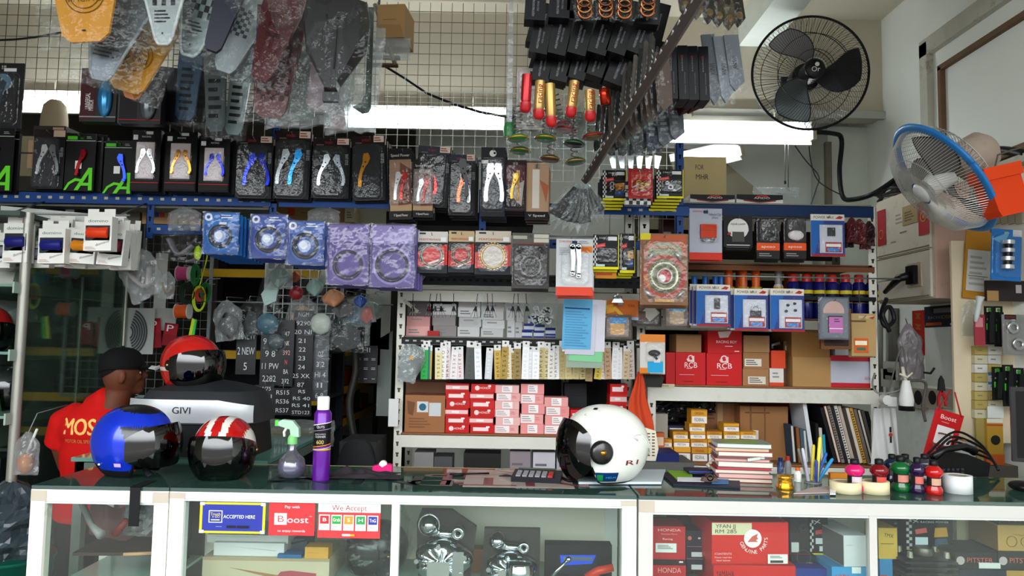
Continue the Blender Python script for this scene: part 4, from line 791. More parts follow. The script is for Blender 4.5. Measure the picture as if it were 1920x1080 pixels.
# row of small clear packets with bright tips under the rail's right side
for i in range(6):
    x=1150+i*16;t=thing('spoon_packet',f'small packet with a bright curved tip, {NUM[i]} from the left below the brown grey packets','packet',W(x,315,2.9),(0,rad(-6+3*i),0),'small packets with bright tips')
    b=MB();b.prism([(-.014,.05),(-.006,.0),(.010,-.002),(.014,.05)],0,.006,M('#e9edee',.15,.3));b.build('tip',t);b=MB();b.prism([(-.012,.05),(.013,.05),(.010,.16),(-.008,.16)],0,.012,M('#3d3a34',.4));b.build('card',t)
for i,(cx,yb,c)in enumerate([(1175,292,'#2f3a38'),(1200,290,'#3a4042'),(1228,285,'#2a3c4c'),(1250,275,'#5a6068'),(1272,262,'#6b6f76'),(1150,290,'#44403a')]):
    hangcard(f'dark pointed packet just above the bright tips, {NUM[i]} one',cx,yb,30,90,2.85,c,-6,15,'dark pointed packets',deco=[('l',.2,.2,.7,.7,4,'#8f979a')])
HK.clear()
# ================================================================ stock on the centre and right shelves
def stack(names,lab,x0,x1,ytop,n,d,z,cols,deco,dep=.12,cat='box',grp=None,side=None,jit=.004,gap=.0006):
    a=W(x0,ytop,d);c=W(x1,ytop,d);H=(a.z+c.z)/2-z;h=H/n;w=c.x-a.x-.002;POS=('bottom one','second up','third up','fourth up','fifth up','sixth up','seventh up')
    for i in range(n):
        b=MB();b.box(-w/2,w/2,0,dep,0,h-gap,mm(cols[i%len(cols)]))
        b.deco(w,h,deco[i%len(deco)]if deco else[])
        pos='top one' if i==n-1 and n>1 else POS[i]
        b.build(names,None,((a.x+c.x)/2+jit*math.sin(i*2.3+x0),d+jit*math.cos(i*3.1+x1),z+i*h),f'{lab}, {pos}' if n>1 else lab,cat,grp,rot=(0,0,0))
Z2,Z3=1.479,.979
hon=[[('o',.25,.5,.10,'#f0d8d4'),('t','HONDA',.58,.5,.26,'#f6e2de',0,.42),('r',.7,.12,.82,.38,'#eedcd8')],[('r',.12,.3,.75,.75,'#f2dedb'),('r',.65,.15,.8,.35,'#f4e8e6')],[('r',.02,.25,.98,.72,'#e9c9c6'),('r',.3,.35,.6,.6,'#f6ecea')]]
stack('parts_box','small red box with white print, column beside the brown carton',836,881,719,6,3.93,Z3,['#c9221f','#c42a28'],hon,grp='small red boxes left column')
stack('parts_box','small red box with white print, column beside the pink boxes',882,928,720,6,3.93,Z3,['#c62624','#cc2c2a'],hon[1:]+hon[:1],grp='small red boxes right column')
pk=[[('r',.04,.08,.62,.92,'#f1ebea'),('l',.08,.2,.55,.85,3,'#b9a3a3'),('l',.66,.3,.9,.7,2,'#d98a8a')],[('r',.3,.1,.72,.9,'#f4efee'),('l',.34,.2,.66,.8,3,'#b5a2a4')]]
stack('parts_box','pale pink box with white label, column touching the red boxes',929,975,722,6,3.94,Z3,['#e6b0ae','#e9bab6'],pk,grp='pink boxes first column')
stack('parts_box','pale pink box with white label, middle pink column',977,1021,720,5,3.94,Z3,['#e79d9b','#e6a8a5'],pk[::-1],grp='pink boxes middle column')
stack('parts_box','pink box with white label, column nearest the white helmet',1022,1067,745,4,3.93,Z3,['#e49a98','#e7a6a2'],pk,grp='pink boxes third column')
stack('parts_box','small red box lying low behind the white helmet',1068,1100,768,2,3.95,Z3,['#cc2220'],hon)
stack('parts_box','small red box under the card strips, beside the orange cloth',1143,1176,720,5,3.93,Z3,['#c9221f','#cf2e28'],hon[1:],grp='small red boxes by the orange cloth')
stack('parts_box','black box behind the pink boxes',1058,1100,719,4,4.1,Z3,['#1f2227'],[],grp='black boxes behind')
carton('cardboard_box','worn brown carton with two silver stickers, left on the middle shelf','box',(758,741,833,819),3.92,.3,'#a4734c',[('r',.3,.17,.58,.46,'#cfd3d4'),('o',.44,.32,.09,'#3a6f88'),('r',.6,.2,.9,.56,'#c9cdce'),('l',.1,.6,.7,.9,4,'#8a5f3d'),('p',[(.05,.15),(.25,.2),(.2,.55),(.08,.5)],'#7d5638')],z=Z3)
carton('cardboard_box','brown carton flap box behind the worn brown carton','box',(760,716,838,760),4.1,.2,'#8a6349',[],z=Z3)
b=MB();b.box(-.05,0,0,.01,0,.14,M('#d5d6d4',.5));b.build('white_card',None,W(746,800,3.85),'white card hanging on the left post of the middle shelf','card')
# small boxes behind the keys
gy=[[('l',.1,.3,.7,.8,2,'#8f8f90')],[('l',.2,.2,.9,.5,1,'#a3a3a6')]]
for x0,x1,yt,n,cs,lb in((764,808,556,4,['#e9b4b0','#e0a8a4','#6d6568','#7b7376'],'small box in the leftmost column behind the keys'),(812,856,570,3,['#9d9896','#a8a3a0','#dcdcdc'],'small grey white box in the second column behind the keys'),(860,902,558,4,['#d5d5d4','#cdcdcc','#e3e3e2'],'small white box in the third column behind the keys'),(904,946,552,5,['#cfcfce','#dededd','#d6d6d5'],'small white box in the fourth column behind the keys'),(950,965,570,2,['#d5d5d5'],'small white box in the narrow column right of the keys'),(967,981,575,2,['#cacaca'],'small pale box beside the blue white packets')):
    stack('small_box',lb,x0,x1,yt,n,4.0,Z2,cs,gy,.1,grp=lb+'s')
stack('small_box','dark grey box high behind the hanging keys',764,860,548,1,4.12,Z2,['#5f5a5b'],[])
stack('small_box','red box behind the small leftmost column',800,822,620,1,3.97,Z2,['#b52a2a'],[])
for i,(x,y)in enumerate([(992,610),(1012,612),(1032,618),(988,628),(1010,629),(1032,629),(1000,596)]):
    p=W(x,y,3.98+.004*i);z=max(p.z-.03,Z2+.001);t=thing('bottle',f'small white and blue packet, {("left of the upper pair","right of the upper pair","behind the blue slip","front left","front middle","front right","highest")[i]} beside the blue slips','bottle',(p.x,p.y,z),(0,0,0),'white blue packets')
    b=MB();b.box(-.027,.027,0,.03,0,.04,M('#d5dbe4',.3));b.deco(.054,.04,[('r',0,.0,1,.35,'#1c2f8a'),('r',0,.8,1,1,'#243c9c')]);b.build('body',t)
    b=MB();b.lathe([(.009,0),(.008,.012)],M('#2fae4a' if i%2 else '#dfe3e6',.4),10,(0,.015,.04));b.build('cap',t)
b=MB();bagshape(b,.17,.20,.07,BAG,44,1.2);b.build('plastic_bag',None,W(1015,612,3.86),'clear bag of white clips hanging beside the blue slips','bag')
b=MB();r=random.Random(4)
for i in range(14):b.ring((r.uniform(-.05,.05),0,r.uniform(.02,.10)),.008,.016,0,.006,M('#d9dcdc',.4),12)
b.build('white_clips',None,W(1015,612,3.87),'pile of white clips inside the clear bag beside the blue slips','clip')
# keys
for i,(x,c2)in enumerate([(773,'#8f8a7a'),(800,'#b02430'),(829,'#2a2a2c'),(851,'#4a4640'),(888,'#2c2c2e'),(916,'#3b3a38'),(925,'#2a2a2a'),(957,'#333336'),(972,'#3c3c3f'),(990,'#2d2d30'),(812,'#7a776c')]):
    t=thing('key_bunch',f'dark bunch of keys on a hook, {("first","third","fourth","fifth","sixth","seventh","eighth","ninth","tenth","last","second")[i]} from the left under the clutch packets' if i!=1 else 'bunch of keys with a red tag, under the first clutch packet','keys',W(x,612,3.80),(0,rad(6*math.sin(i*2)),0),'key bunches')
    s=3.8/FPX;b=MB();b.tube([(0,0,62*s),(0,0,42*s)],.002,M('#26262a',.3,.5));b.ring((0,0,40*s),.007,.010,-.001,.001,M('#8f9296',.3,.8),14);b.build('hook_ring',t)
    for k in range(3):
        a=rad(-18+18*k+5*math.sin(i));b=MB();q=[(math.sin(a)*l*s,-.002*k,38*s-math.cos(a)*l*s)for l in(0,10,22)]
        b.tube(q[:2],.008,M(['#1a1a1c',c2,'#232326'][k],.4),6,.4);b.tube(q[1:],.0035,M('#9a9a98',.3,.8),5,.4);b.build('key',t)
for i,(x,y,L,tl)in enumerate([(775,545,34,35),(783,585,34,-50)]):
    b=MB();b.prism([(-.008,0),(.008,0),(.008,L*.0028),(-.008,L*.0028)],0,.004,M('#a9a699',.5));b.build('key_tag',None,W(x,y,3.82),'pale plastic key tag hanging '+('above' if i==0 else 'across')+' the leftmost keys','tag',rot=(0,rad(tl),0))
b=MB();bagshape(b,.06,.17,.03,BAG,50,1.0);b.build('plastic_bag',None,W(900,610,3.78),'narrow clear bag hanging among the keys','bag')
# card strips hanging from the shelf edge
SC=[('#e9eaea','#1f2022'),('#c9b06a','#2a251c'),('#dfe1e2','#b3302e'),('#d8cba4','#33302a'),('#efefee','#c03a34')]
xs=[(795,'#1fae4c','#0f7a34'),(799,'#1c7f8a','#125a66'),(802,'#cdb254','#2a251c'),(822,'#e6dcae','#3a3424'),(829,'#f0f0ec','#8a6a34'),(839,'#e3d9d6','#8a1f2a'),(850,'#eceaea','#c22c34'),(863,'#e9e2e2','#c0282e'),(880,'#5c5a5a','#2c6a3a'),(897,'#f4f5f6','#c9cdd0'),(915,'#d9dadc','#f2f3f4'),(934,'#d0b054','#4a3d20'),(944,'#b59a48','#3a3020'),(953,'#e4dcc0','#b03a2c'),(960,'#b8a057','#7d2f24'),(971,'#a08a50','#2c281e'),(984,'#f4f4f5','#dfe0e2'),(995,'#eeeff0','#d0d2d4'),(1004,'#f6f6f6','#c9cacc'),(1014,'#c9bb8a','#23211c'),(1025,'#dccf9f','#2a2722'),(1033,'#eceae0','#4a4436'),(1042,'#f2f2ee','#6a6455'),(1053,'#d0c08c','#b5a470'),(1066,'#d6c796','#bba973'),(1079,'#d2c28c','#b8a66c'),(1093,'#cfbe86','#23211c'),(1104,'#a08a5c','#8a764a'),(1120,'#e0c64a','#3a3218'),(1130,'#e8e6e2','#c9a83a'),(1141,'#c9a884','#7a3f2c'),(1152,'#f3f3f4','#d9dadd'),(1162,'#f1f1f2','#d5d6d9'),(1173,'#d8c9a8','#b03430'),(1184,'#e2dcd4','#a8322c')]
wd_=('silver','golden')
for i,(x,c,c2)in enumerate(xs):
    s=3.84/FPX;w=(13 if i not in(8,)else 18)*s;h=(58+6*math.sin(i*1.7))*s*1.12;tl=2.5*math.sin(i*3.3)+(9 if i==28 else 0)
    lab={0:'bright green foil strip, highest of the hanging strips',1:'teal strip below the green foil strip',8:'dark clear strip with green inside',28:'yellow strip with black symbols, tilted',27:'small brown box shaped strip in front of the golden ones'}.get(i)
    if not lab:lab=f'narrow sticker strip {"with dark symbols" if int(c2[1:3], 16) < 90 else "with reddish symbols" if int(c2[3:5], 16) < 70 else "with faint symbols"} on {"golden" if int(c[5:7], 16) < 170 else "silvery white"} card, {["first","second","third","fourth","fifth","sixth","seventh","eighth","ninth","tenth","eleventh","twelfth","thirteenth","fourteenth","fifteenth","sixteenth","seventeenth","eighteenth","nineteenth","twentieth","twenty first","twenty second","twenty third","twenty fourth","twenty fifth","twenty sixth","twenty seventh","twenty eighth","twenty ninth","thirtieth","thirty first","thirty second","thirty third","thirty fourth","thirty fifth"][i]} along the shelf edge'
    p=W(x,711 if i!=27 else 715,3.84+.005*(i%3));t=thing('sticker_strip',lab,'sticker strip',p,(0,rad(tl),0),'sticker strips along the shelf edge')
    b=MB();b.box(-w/2,w/2,0,.003,0,h*.84,M(c,.3));b.box(-w/2,w/2,.0,.002,h*.84,h,M('#e6e6e3',.35));b.deco(w,h,[('o',.5,.06,.14,'#3a3a3a')])
    for k in range(6):b.text('HAMERO'[k]if i%3 else 'YRZSXE'[k],0,h*(.10+.125*k),h*.085,M(c2,.4),-.001,PI/2*(1 if i%2 else 1)+.3*math.sin(k))
    b.build('card',t)
    b=MB();b.tube([(0,.012,h-.012),(0,-.01,h-.012),(0,-.016,h-.004)],.0015,M('#9a9da0',.3,.8),5);b.build('hook',t)
b=MB();
for k in range(5):bagshape(b,.09,.19,.02,MILK,60+k,1.0,True,8,10);b.T=Matrix.Rotation(rad(7),4,'Y')@Matrix.Translation((-.004,.012,0))@b.T
b.build('strip_bags',None,W(762,716,3.78),'fanned bundle of shiny clear bags with a gold star, left end of the strip row','bag')
b=MB();st=[(math.sin(i*PI/5)*(.014 if i%2==0 else.006),math.cos(i*PI/5)*(.014 if i%2==0 else.006))for i in range(10)];b.prism(st,0,.003,M('#c99a3a',.3,.5));b.build('gold_star',None,W(771,671,3.72),'small gold star on the shiny bag bundle','star')
# shelf edge rail holding the strips is the centre beam itself; slips on a clip
t=thing('paper_slips','bunch of blue, white and green paper slips on a clip under the chrome link packet','paper',W(1087,690,3.70))
s=3.7/FPX
for k,(c,x0,x1,z0,z1,ry)in enumerate((('#9fb0a0',-26,42,0,98,2),('#8fce9f',-22,40,12,130,4),('#d5d3dc',-34,45,30,128,1),('#c9cbd8',-30,25,24,120,3),('#6fb4d8',-36,18,34,130,2))):
    b=MB();b.T=Matrix.Rotation(rad(ry),4,'Y');b.add([(x0*s,-.004*k,z0*s),(x1*s,-.004*k+.004,z0*s+.004),(x1*s,-.004*k,z1*s),(x0*s,-.004*k,z1*s)],[(0,1,2,3)],M(c,.7));b.add([(x0*s,-.004*k+.001,z0*s),(x1*s,-.004*k+.005,z0*s+.004),(x1*s,-.004*k+.001,z1*s),(x0*s,-.004*k+.001,z1*s)],[(3,2,1,0)],M(c,.7))
    if k==4:b.T=Matrix.Rotation(rad(ry),4,'Y')@Matrix.Translation((-9*s,-.0165,0));b.deco(54*s,96*s,[('r',.05,.19,.92,.215,'#1c3f8a'),('l',.08,.25,.92,.95,14,'#5a9cc4')],z0=34*s)
    b.build('slip',t)
b=MB();b.tube([(-.02,-.02,132*s),(.02,-.02,132*s),(.02,.01,136*s),(0,.02,150*s)],.002,M('#3a3a3c',.3,.5),5);b.build('clip',t)
HK.clear()
pack('tool_packet','orange card packet with yellow tools, under the yellow edged packets',(1129,562,1197,600),3.74,'#c9702a',[('p',[(.1,.3),(.3,.2),(.35,.6),(.12,.7)],'#e0a830'),('p',[(.35,.3),(.6,.75),(.5,.8),(.3,.45)],'#e3b43a'),('r',0,.85,1,1,'#9fb3c4'),('t','TOOL',.8,.3,.12,'#5a2c1c',0,.2)],None,None)
b=MB();b.lathe([(.024,0),(.020,.012),(.008,.016),(.007,.022),(.011,.024)],M('#d9dde0',.12,.9),20,(0,0,0));b.prism([(-.03,-.02),(.03,-.02),(.018,.002),(-.018,.002)],-.006,.006,M('#c9cdd0',.15,.9));b.build('metal_part',None,W(1158,560,3.68),'shiny chrome cone part hanging above the orange card packet','part')
for i,(bb,bs,c)in enumerate([((1131,590,1184,634),'#3a8ec4','#caa46a'),((1243,565,1295,614),'#2f9cc8','#c9b08c')]):
    pack('parts_packet',['clear packet with a blue sticker and gold part, below the orange card packet','clear packet with a blue sticker and beige part, below the big gear packet'][i],bb,3.72,'#6a5f5a',[('r',.1,.1,.9,.95,'#8d8078'),('r',.25,.35,.75,.85,c),('r',.25,.12,.8,.38,bs)],(.05,.08,.95,.96),None,group='blue sticker packets')
pack('parts_packet','clear packet with a grey square part, between the two blue sticker packets',(1186,565,1240,612),3.76,'#5a544f',[('p',[(.6,.1),(.95,.45),(.6,.8),(.3,.45)],'#b9b7b0'),('r',.1,.4,.45,.75,'#6a4a3c')],(.05,.08,.95,.96),None)
pack('lever_packet','orange topped packet with a black clamp and bright blue sticker, beside the red boxes',(1200,627,1247,700),3.66,'#cfcac4',[('r',0,0,1,.2,'#d88a3a'),('r',0,.86,.4,1,'#d8862c'),('r',.3,.7,.92,.98,'#2aa6d4'),('r',.55,.62,.8,.72,'#e9e9e9')],(.2,.2,.95,.7),lambda b,w,h:(b.ell((w*.05,-.012,h*.52),(.03,.01,.016),M('#1b1b1d',.4),10,6),b.tube([(0,-.012,h*.5),(.02,-.014,h*.36)],.006,M('#2a2a2c',.4),6)),'black_clamp',copies=1,clabel='orange topped packet right behind the black clamp packet')
b=MB();b.prism([(-.05,0),(.05,.0),(.06,.05),(.0,.09),(-.05,.07)],0,.02,M('#2a2724',.5));b.build('dark_pouch',None,W(1222,726,3.75),'dark pouch under the orange topped packet','pouch')
HK.clear();
# ---- right shelf: red boxes, brown cartons
RZ=(1.249,1.604,1.889,2.209)
def rcb(lab,x0,x1,yt,z,top=False,grp='red boxes with a white emblem'):
    de=[('r',0,.0,.0,.0,'#fff')]if 0 else[]
    de+=[('g',.5,.17 if not top else.12,.10,.035,'#f3dedb'),('p',[(.36,.2),(.62,.1),(.62,.3),(.4,.28)],'#f3dedb'),('o',.5,.19,.05,'#cc2024'),('t','RCB',.5,.40 if not top else.35,.17,'#f6e6e4',0,.42),('l',.36,.48,.64,.52,1,'#f0d4d2'),('l',.12,.68,.88,.71,1,'#e9bdbb'),('l',.26,.88,.76,.92,1,'#7a1416')]
    if top:de=[('p',[(.3,.05),(.7,.02),(.6,.3),(.35,.32)],'#f3dedb'),('t','RACING BOY',.55,.5,.12,'#f6e6e4',0,.6),('l',.5,.66,.85,.72,1,'#f0d4d2'),('r',.78,.88,.92,.92,'#f0d4d2')]
    a=W((x0+x1)/2,yt,3.92);y1=yt+53
    return carton('parts_box',lab,'box',(x0,yt,x1,y1),3.92,.2,'#cc2024',de,grp,z=z)
rcb('red box with a white ring emblem, left of the two on the right shelf',1267,1323,661,RZ[0]);rcb('red box with a white ring emblem, right of the two on the right shelf',1325,1391,663,RZ[0])
zt=pbox(1325,663,1391,715,3.92);zz=zt[0].z+zt[2]
rcb('red box with silver top, standing on the right emblem box',1327,1391,620,zz+.001,True)
carton('parts_box','plain red box beside the left emblem box','box',(1249,661,1266,713),3.93,.2,'#c31f24',[],z=RZ[0])
za=W(1295,661,3.92).z+.001
carton('cardboard_box','small brown carton on top of the left red emblem box','box',(1268,627,1315,661),3.95,.18,'#a98158',[('r',0,.0,1,.08,'#8d6a48')],z=za)
stack('cardboard_box','brown carton with a white label, beside the red emblem boxes',1393,1442,629,3,3.92,RZ[0],['#ab8058','#a67b52','#b08a62'],[[('r',.2,.45,.88,.9,'#ddd6ca'),('l',.25,.5,.8,.85,3,'#6a5a4a')],[('r',.05,.4,.7,.85,'#e2dcd2'),('l',.1,.45,.6,.8,3,'#6a5a4a')],[]],.16)
stack('small_box','small orange topped box between the brown cartons',1444,1471,657,2,3.92,RZ[0],['#dfd9d2','#d9502a'],[[('r',0,.8,1,1,'#d9502a'),('l',.2,.2,.8,.6,2,'#9a9a9a')],[]],.1)
b=MB();b.tube([(-.02,0,0),(-.02,.0,.02),(.02,0,.03)],.008,M('#7a7674',.3,.5),8);b.build('metal_part',None,W(1455,654,3.95),'small dull metal part lying on the orange topped box','part')
stack('cardboard_box','plain tan carton, right of the orange topped boxes',1484,1556,614,2,3.92,RZ[0],['#b5905f','#a8804f'],[[],[('l',.6,.3,.9,.34,1,'#8a6a44')]],.3,jit=.002)
carton('cardboard_box','narrow brown carton in the shadow left of the tan cartons','box',(1470,640,1486,722),4.0,.2,'#7a5a40',[('r',.2,.1,.5,.2,'#c9c9c6')],z=RZ[0])
t=carton('flat_box','wide white box with red bands, right end of the shelf','box',(1558,667,1641,723),3.92,.28,'#bfc0cb',[('r',0,.0,1,.17,'#c02a3c'),('r',0,.86,1,1,'#c02a3c'),('r',0,.17,1,.19,'#9a9ca8'),('l',.76,.66,.92,.76,3,'#b35a60')],z=RZ[0])
zc=W(1600,667,3.92).z+.001
carton('flat_box','small pale box on top of the wide white and red box','box',(1566,655,1590,667),3.95,.1,'#c9c9ce',[],z=zc)
b=MB();b.box(-.06,.06,-.0012,0,0,.02,M('#d9cfb4',.7));b.text('MODENAS',0,.01,.009,M('#5a5048'),-.002);b.build('shelf_label',None,W(1243,727,3.893),'small paper label on the left of the white shelf edge','label')
# spray cans on the upper shelf of the right unit
def can(lab,x,ytop,d,z,body,cap,band=None,rr=.026,grp=None,txt=None,capf=.26):
    p=W(x,ytop,d);H=p.z-z;t=thing('spray_can',lab,'spray can',(p.x,d,z),(0,0,0),grp)
    b=MB();b.lathe([(rr*.96,0),(rr,.004),(rr,H*(1-capf)-.012),(rr*.72,H*(1-capf))],M(body,.25,.2),20)
    if band:b.lathe([(rr+.0006,H*.42),(rr+.0006,H*.64)],M(band,.4),20,cap=False);b.lathe([(rr+.0008,H*.50),(rr+.0008,H*.56)],M('#1c2340',.4),20,cap=False)
    if txt:b.text(txt,0,H*.53,.012,M('#18204a'),-rr-.0015,0,rr*1.3)
    b.lathe([(rr*.99,H*.36),(rr*1.01,H*.36),(rr*1.01,H*.38),(rr*.99,H*.38)],M('#c9a82c',.4),20,cap=False);b.build('body',t)
    b=MB();b.lathe([(rr*.70,H*(1-capf)),(rr*.72,H*(1-capf*.1)),(rr*.6,H)],M(cap,.35),18);b.build('cap',t)
    return t
for i,x in enumerate((1487,1512,1536,1560,1585,1610,1634)):
    can(f'blue and yellow spray can with red cap, {NUM[i]} from the left',x,514+i*.3,3.96,RZ[1],'#1c2270','#b8302a','#d9c22c',.032,'blue and yellow spray cans','WD-40',.17)
for i,(x,c)in enumerate(((1302,'#2a6fb8'),(1322,'#2468b0'),(1341,'#1f62a8'),(1352,'#2b6cb4'))):can(f'dark can with a bright blue cap, {NUM[i]} from the left behind the lock packets',x,516,3.98+.02*(i%2),RZ[1],'#3a3f48',c,None,.022,'blue capped cans')
for i,(x,w)in enumerate(((1366,.03),(1393,.031),(1417,.03),(1385,.024))):can(f'can with a tall orange cap, {("left", "middle", "right", "rear")[i]} one of the orange group',x,506,3.98 if i<3 else 4.08,RZ[1],'#2b2220','#dd6a1c','#c9a02c',w,'orange capped cans',None,.42)
can('white and yellow spray can between the orange and the blue yellow cans',1459,506,3.97,RZ[1],'#d9d5cc','#8d8a86','#d9a82c',.026,None,None,.3)
for i,x in enumerate((1481,1519)):stack('small_box',f'small orange box peeking out behind the red caps, {("left","right")[i]} one',x-5,x+4,511,1,4.12,RZ[1],['#d0641c'],[],.05)
b=MB();b.box(-.58,.60,0,.02,0,.02,M('#14161a',.5));b.build('can_guard',None,(1.30,3.885,1.70),'thin black bar across the front of the blue and yellow cans','bar')
b=MB();b.box(-.16,.16,0,.01,0,.16,M('#8a6a4a',.7));b.build('cardboard_sheet',None,(1.6,4.2,RZ[1]),'brown cardboard sheet standing behind the blue and yellow cans','cardboard')
# top of the right unit
for i,(x0,x1)in enumerate(((1294,1378),(1381,1468))):
    carton('flat_box',f'black and white box with a red arc emblem on the right unit, {("left","right")[i]} one','box',(x0,365,x1,391),3.9,.2,'#d9d7d4',[('p',[(0,.0),(1,0),(1,.55),(.5,.9),(0,.55)],'#191a1e'),('t','APIDO',.55,.42,.2,'#e8e6e6',0,.34),('p',[(.4,.3),(.45,.12),(.55,.06),(.66,.12),(.7,.3),(.62,.3),(.55,.18),(.47,.3)],'#c0402c'),('p',[(.15,.62),(.5,.92),(.85,.62),(.85,.78),(.5,1),(.15,.78)],'#a83a32')],z=2.209)
carton('cardboard_sheet','tan cardboard with handwriting standing on top of the rack','cardboard',(1283,294,1362,366),4.15,.03,'#b5a57a',[('t','FOR',.36,.2,.09,'#4a4030',0,.2),('t','MHR',.42,.38,.1,'#4a4030',0,.3)],z=2.209)
b=MB();bagshape(b,.26,.05,.12,MILK,70,1.5,False);b.build('plastic_bag',None,W(1455,368,4.15),'flattened pale plastic sheet over the right black and white box','bag')
for i,(x,c)in enumerate(((1598,'#5c1f26'),(1612,'#6d2c30'),(1630,'#3a1a20'),(1588,'#2a1a1c'),(1622,'#7a2a2e'))):
    b=MB();bagshape(b,.06+.01*(i%2),.13,.04,M(c,.25),80+i,1.4);b.build('dark_red_pouch',None,W(x,455+3*i,3.78+.02*i),f'crinkled dark red pouch under the right blue beam, {NUM[i]} of the bundle','pouch','dark red pouches')
stack('small_box','dark red box at the back of the top shelf',1240,1268,400,1,4.1,1.99,['#4a1c20'],[[('l',.1,.5,.9,.9,2,'#b9a9a9')]],.1)
# ---- lower right bay: yellow piston boxes and books
LZ=.849
r=random.Random(3)
yel=['#d6a032','#dca63a','#c9942c']
def yb(lab,x0,x1,yt,y1,z,d,k):
    de=[('r',.05,.5,.97,.98,'#e9e4de'),('t','FEDERAL',.5,.74,.26,'#3a3438',0,.6),('r',.0,.0,1,.08,'#b5802a'),('t','ORIGINAL',.5,.28,.2,'#a8502c',0,.6)]
    if k==1:de=[('r',.03,.45,.97,.98,'#eeeae6'),('t','PISTON',.5,.7,.28,'#43404a',0,.5),('r',.0,.38,1,.44,'#8a2f34')]
    return carton('piston_box',lab,'box',(x0,yt,x1,y1),d,.1,yel[k%3],de,'small yellow parts boxes',z=z)
def row(y0,y1,xs,nm,d=3.96,z=None):
    for i,(x0,x1)in enumerate(xs):yb(f'small yellow box with white label, {NUM[i]} from the left in the {nm} row',x0,x1,y0,y1,W((x0+x1)/2,y1,d).z if z is None else z,d,i)
row(838,857,[(1234,1262),(1264,1295),(1297,1327),(1328,1350)],'bottom',z=LZ)
row(823,838,[(1232,1260),(1263,1293),(1295,1326),(1327,1352)],'second')
row(809,823,[(1262,1290),(1294,1323),(1325,1354),(1357,1387),(1388,1418)],'third',3.97)
row(794,809,[(1292,1322),(1357,1386)],'fourth',3.97)
row(768,794,[(1296,1326)],'topmost',3.97)
stack('parts_box','dark blue and white parts box left of the yellow ones',1253,1290,798,2,4.08,.93,['#2c2c48','#34304c'],[[('r',.1,.3,.8,.8,'#e2dfe2')]],.1)
carton('small_box','pale beige box left of the yellow ones in the lower bay','box',(1222,776,1252,826),4.0,.1,'#a9a396',[],z=.93)
carton('small_box','little orange box low left of the yellow ones','box',(1226,812,1246,838),3.93,.06,'#c96a34',[('r',.1,.2,.9,.6,'#e0c9b0')],z=.89)
b=MB();b.box(-.28,.28,0,.3,0,.04,M('#8a6a48',.7));b.build('wood_board',None,(.98,3.96,LZ),'wooden board under the pale and yellow boxes','board')
carton('cardboard_box','brown carton behind the yellow boxes, with tape shining on it','box',(1313,756,1386,816),4.15,.18,'#8d6340',[('r',.44,0,.58,1,'#a88a66'),('l',.1,.2,.4,.5,3,'#6a4a30')],z=.95)
carton('cardboard_box','brown carton bundle with a white red sticker beside the book stack','box',(1388,762,1478,850),4.05,.2,'#9a7048',[('l',.1,.1,.9,.15,1,'#6d4c30'),('r',.2,0,.24,1,'#7d5838'),('r',.5,0,.53,1,'#7d5838'),('r',.06,.45,.38,.72,'#ded8d4'),('r',.06,.62,.38,.72,'#b8302c')],z=LZ)
carton('parts_box','dark red box pushed back under the white shelf','box',(1380,745,1480,764),4.2,.1,'#7a1a1c',[],z=1.10)
for i in range(3):b=MB();bagshape(b,.16,.12,.06,M('#1c1e20',.2),90+i,1.5,False);b.build('black_bag',None,W(1245+i*34,790-i*8,4.1),f'crumpled black plastic bag in the lower bay, {NUM[i]} from the left','bag','black plastic bags')
# books and catalogues leaning to the left
bk=[(1484,'#31556a',66),(1494,'#8a5c34',62),(1501,'#50606e',60),(1507,'#3f6a80',58),(1519,'#d6d8dc',108,1),(1530,'#1c1c1e',70),(1536,'#c9c4bc',62),(1541,'#2ea4b4',50),(1549,'#232326',100),(1556,'#6a1a1e',104),(1563,'#8a8076',104),(1570,'#2a2c34',102),(1576,'#d9d6ce',104),(1583,'#b8aca0',104),(1590,'#4a4038',100),(1597,'#c9c0b0',100),(1604,'#c99a3c',100),(1611,'#7a7068',98),(1618,'#2c2a2c',98),(1625,'#5a5450',96),(1633,'#1f1f22',94)]
cn={'#31556a':'teal','#8a5c34':'brown','#50606e':'slate','#3f6a80':'blue grey','#d6d8dc':'tall white','#1c1c1e':'black','#c9c4bc':'cream','#2ea4b4':'bright cyan','#232326':'black','#6a1a1e':'dark red','#8a8076':'taupe','#2a2c34':'navy black','#d9d6ce':'white ring bound','#b8aca0':'beige','#4a4038':'dark brown','#c9c0b0':'cream','#c99a3c':'yellow','#7a7068':'grey brown','#2c2a2c':'black','#5a5450':'grey','#1f1f22':'black'}
for i,q in enumerate(bk):
    x,c,hh=q[:3];s=3.97/FPX;tl=-4 if i<4 else(-8 if i==4 else-3 if i<8 else-14);h=hh*s*1.03;w=.016 if i!=4 else.02
    p=W(x+(18 if i>=8 else 6),855,3.95);p.z=LZ+.003+abs(math.sin(rad(tl)))*w
    b=MB();b.box(-w/2,w/2,0,.2,0,h,M(c,.5));b.box(-w/2+.003,w/2-.003,-.0005,0,.004,h-.004,M('#cfcabd' if i%3==0 else c,.6))
    if i in(10,12,16):b.deco(w,h,[('l',.1,.05,.9,.95,20,'#3a3632')])
    b.build('book',None,p,f'{cn[c]} book leaning in the lower right bay, {["first","second","third","fourth","fifth","sixth","seventh","eighth","ninth","tenth","eleventh","twelfth","thirteenth","fourteenth","fifteenth","sixteenth","seventeenth","eighteenth","nineteenth","twentieth","last"][i]} from the left','book','books and catalogues in the lower right bay',rot=(0,rad(tl),0))
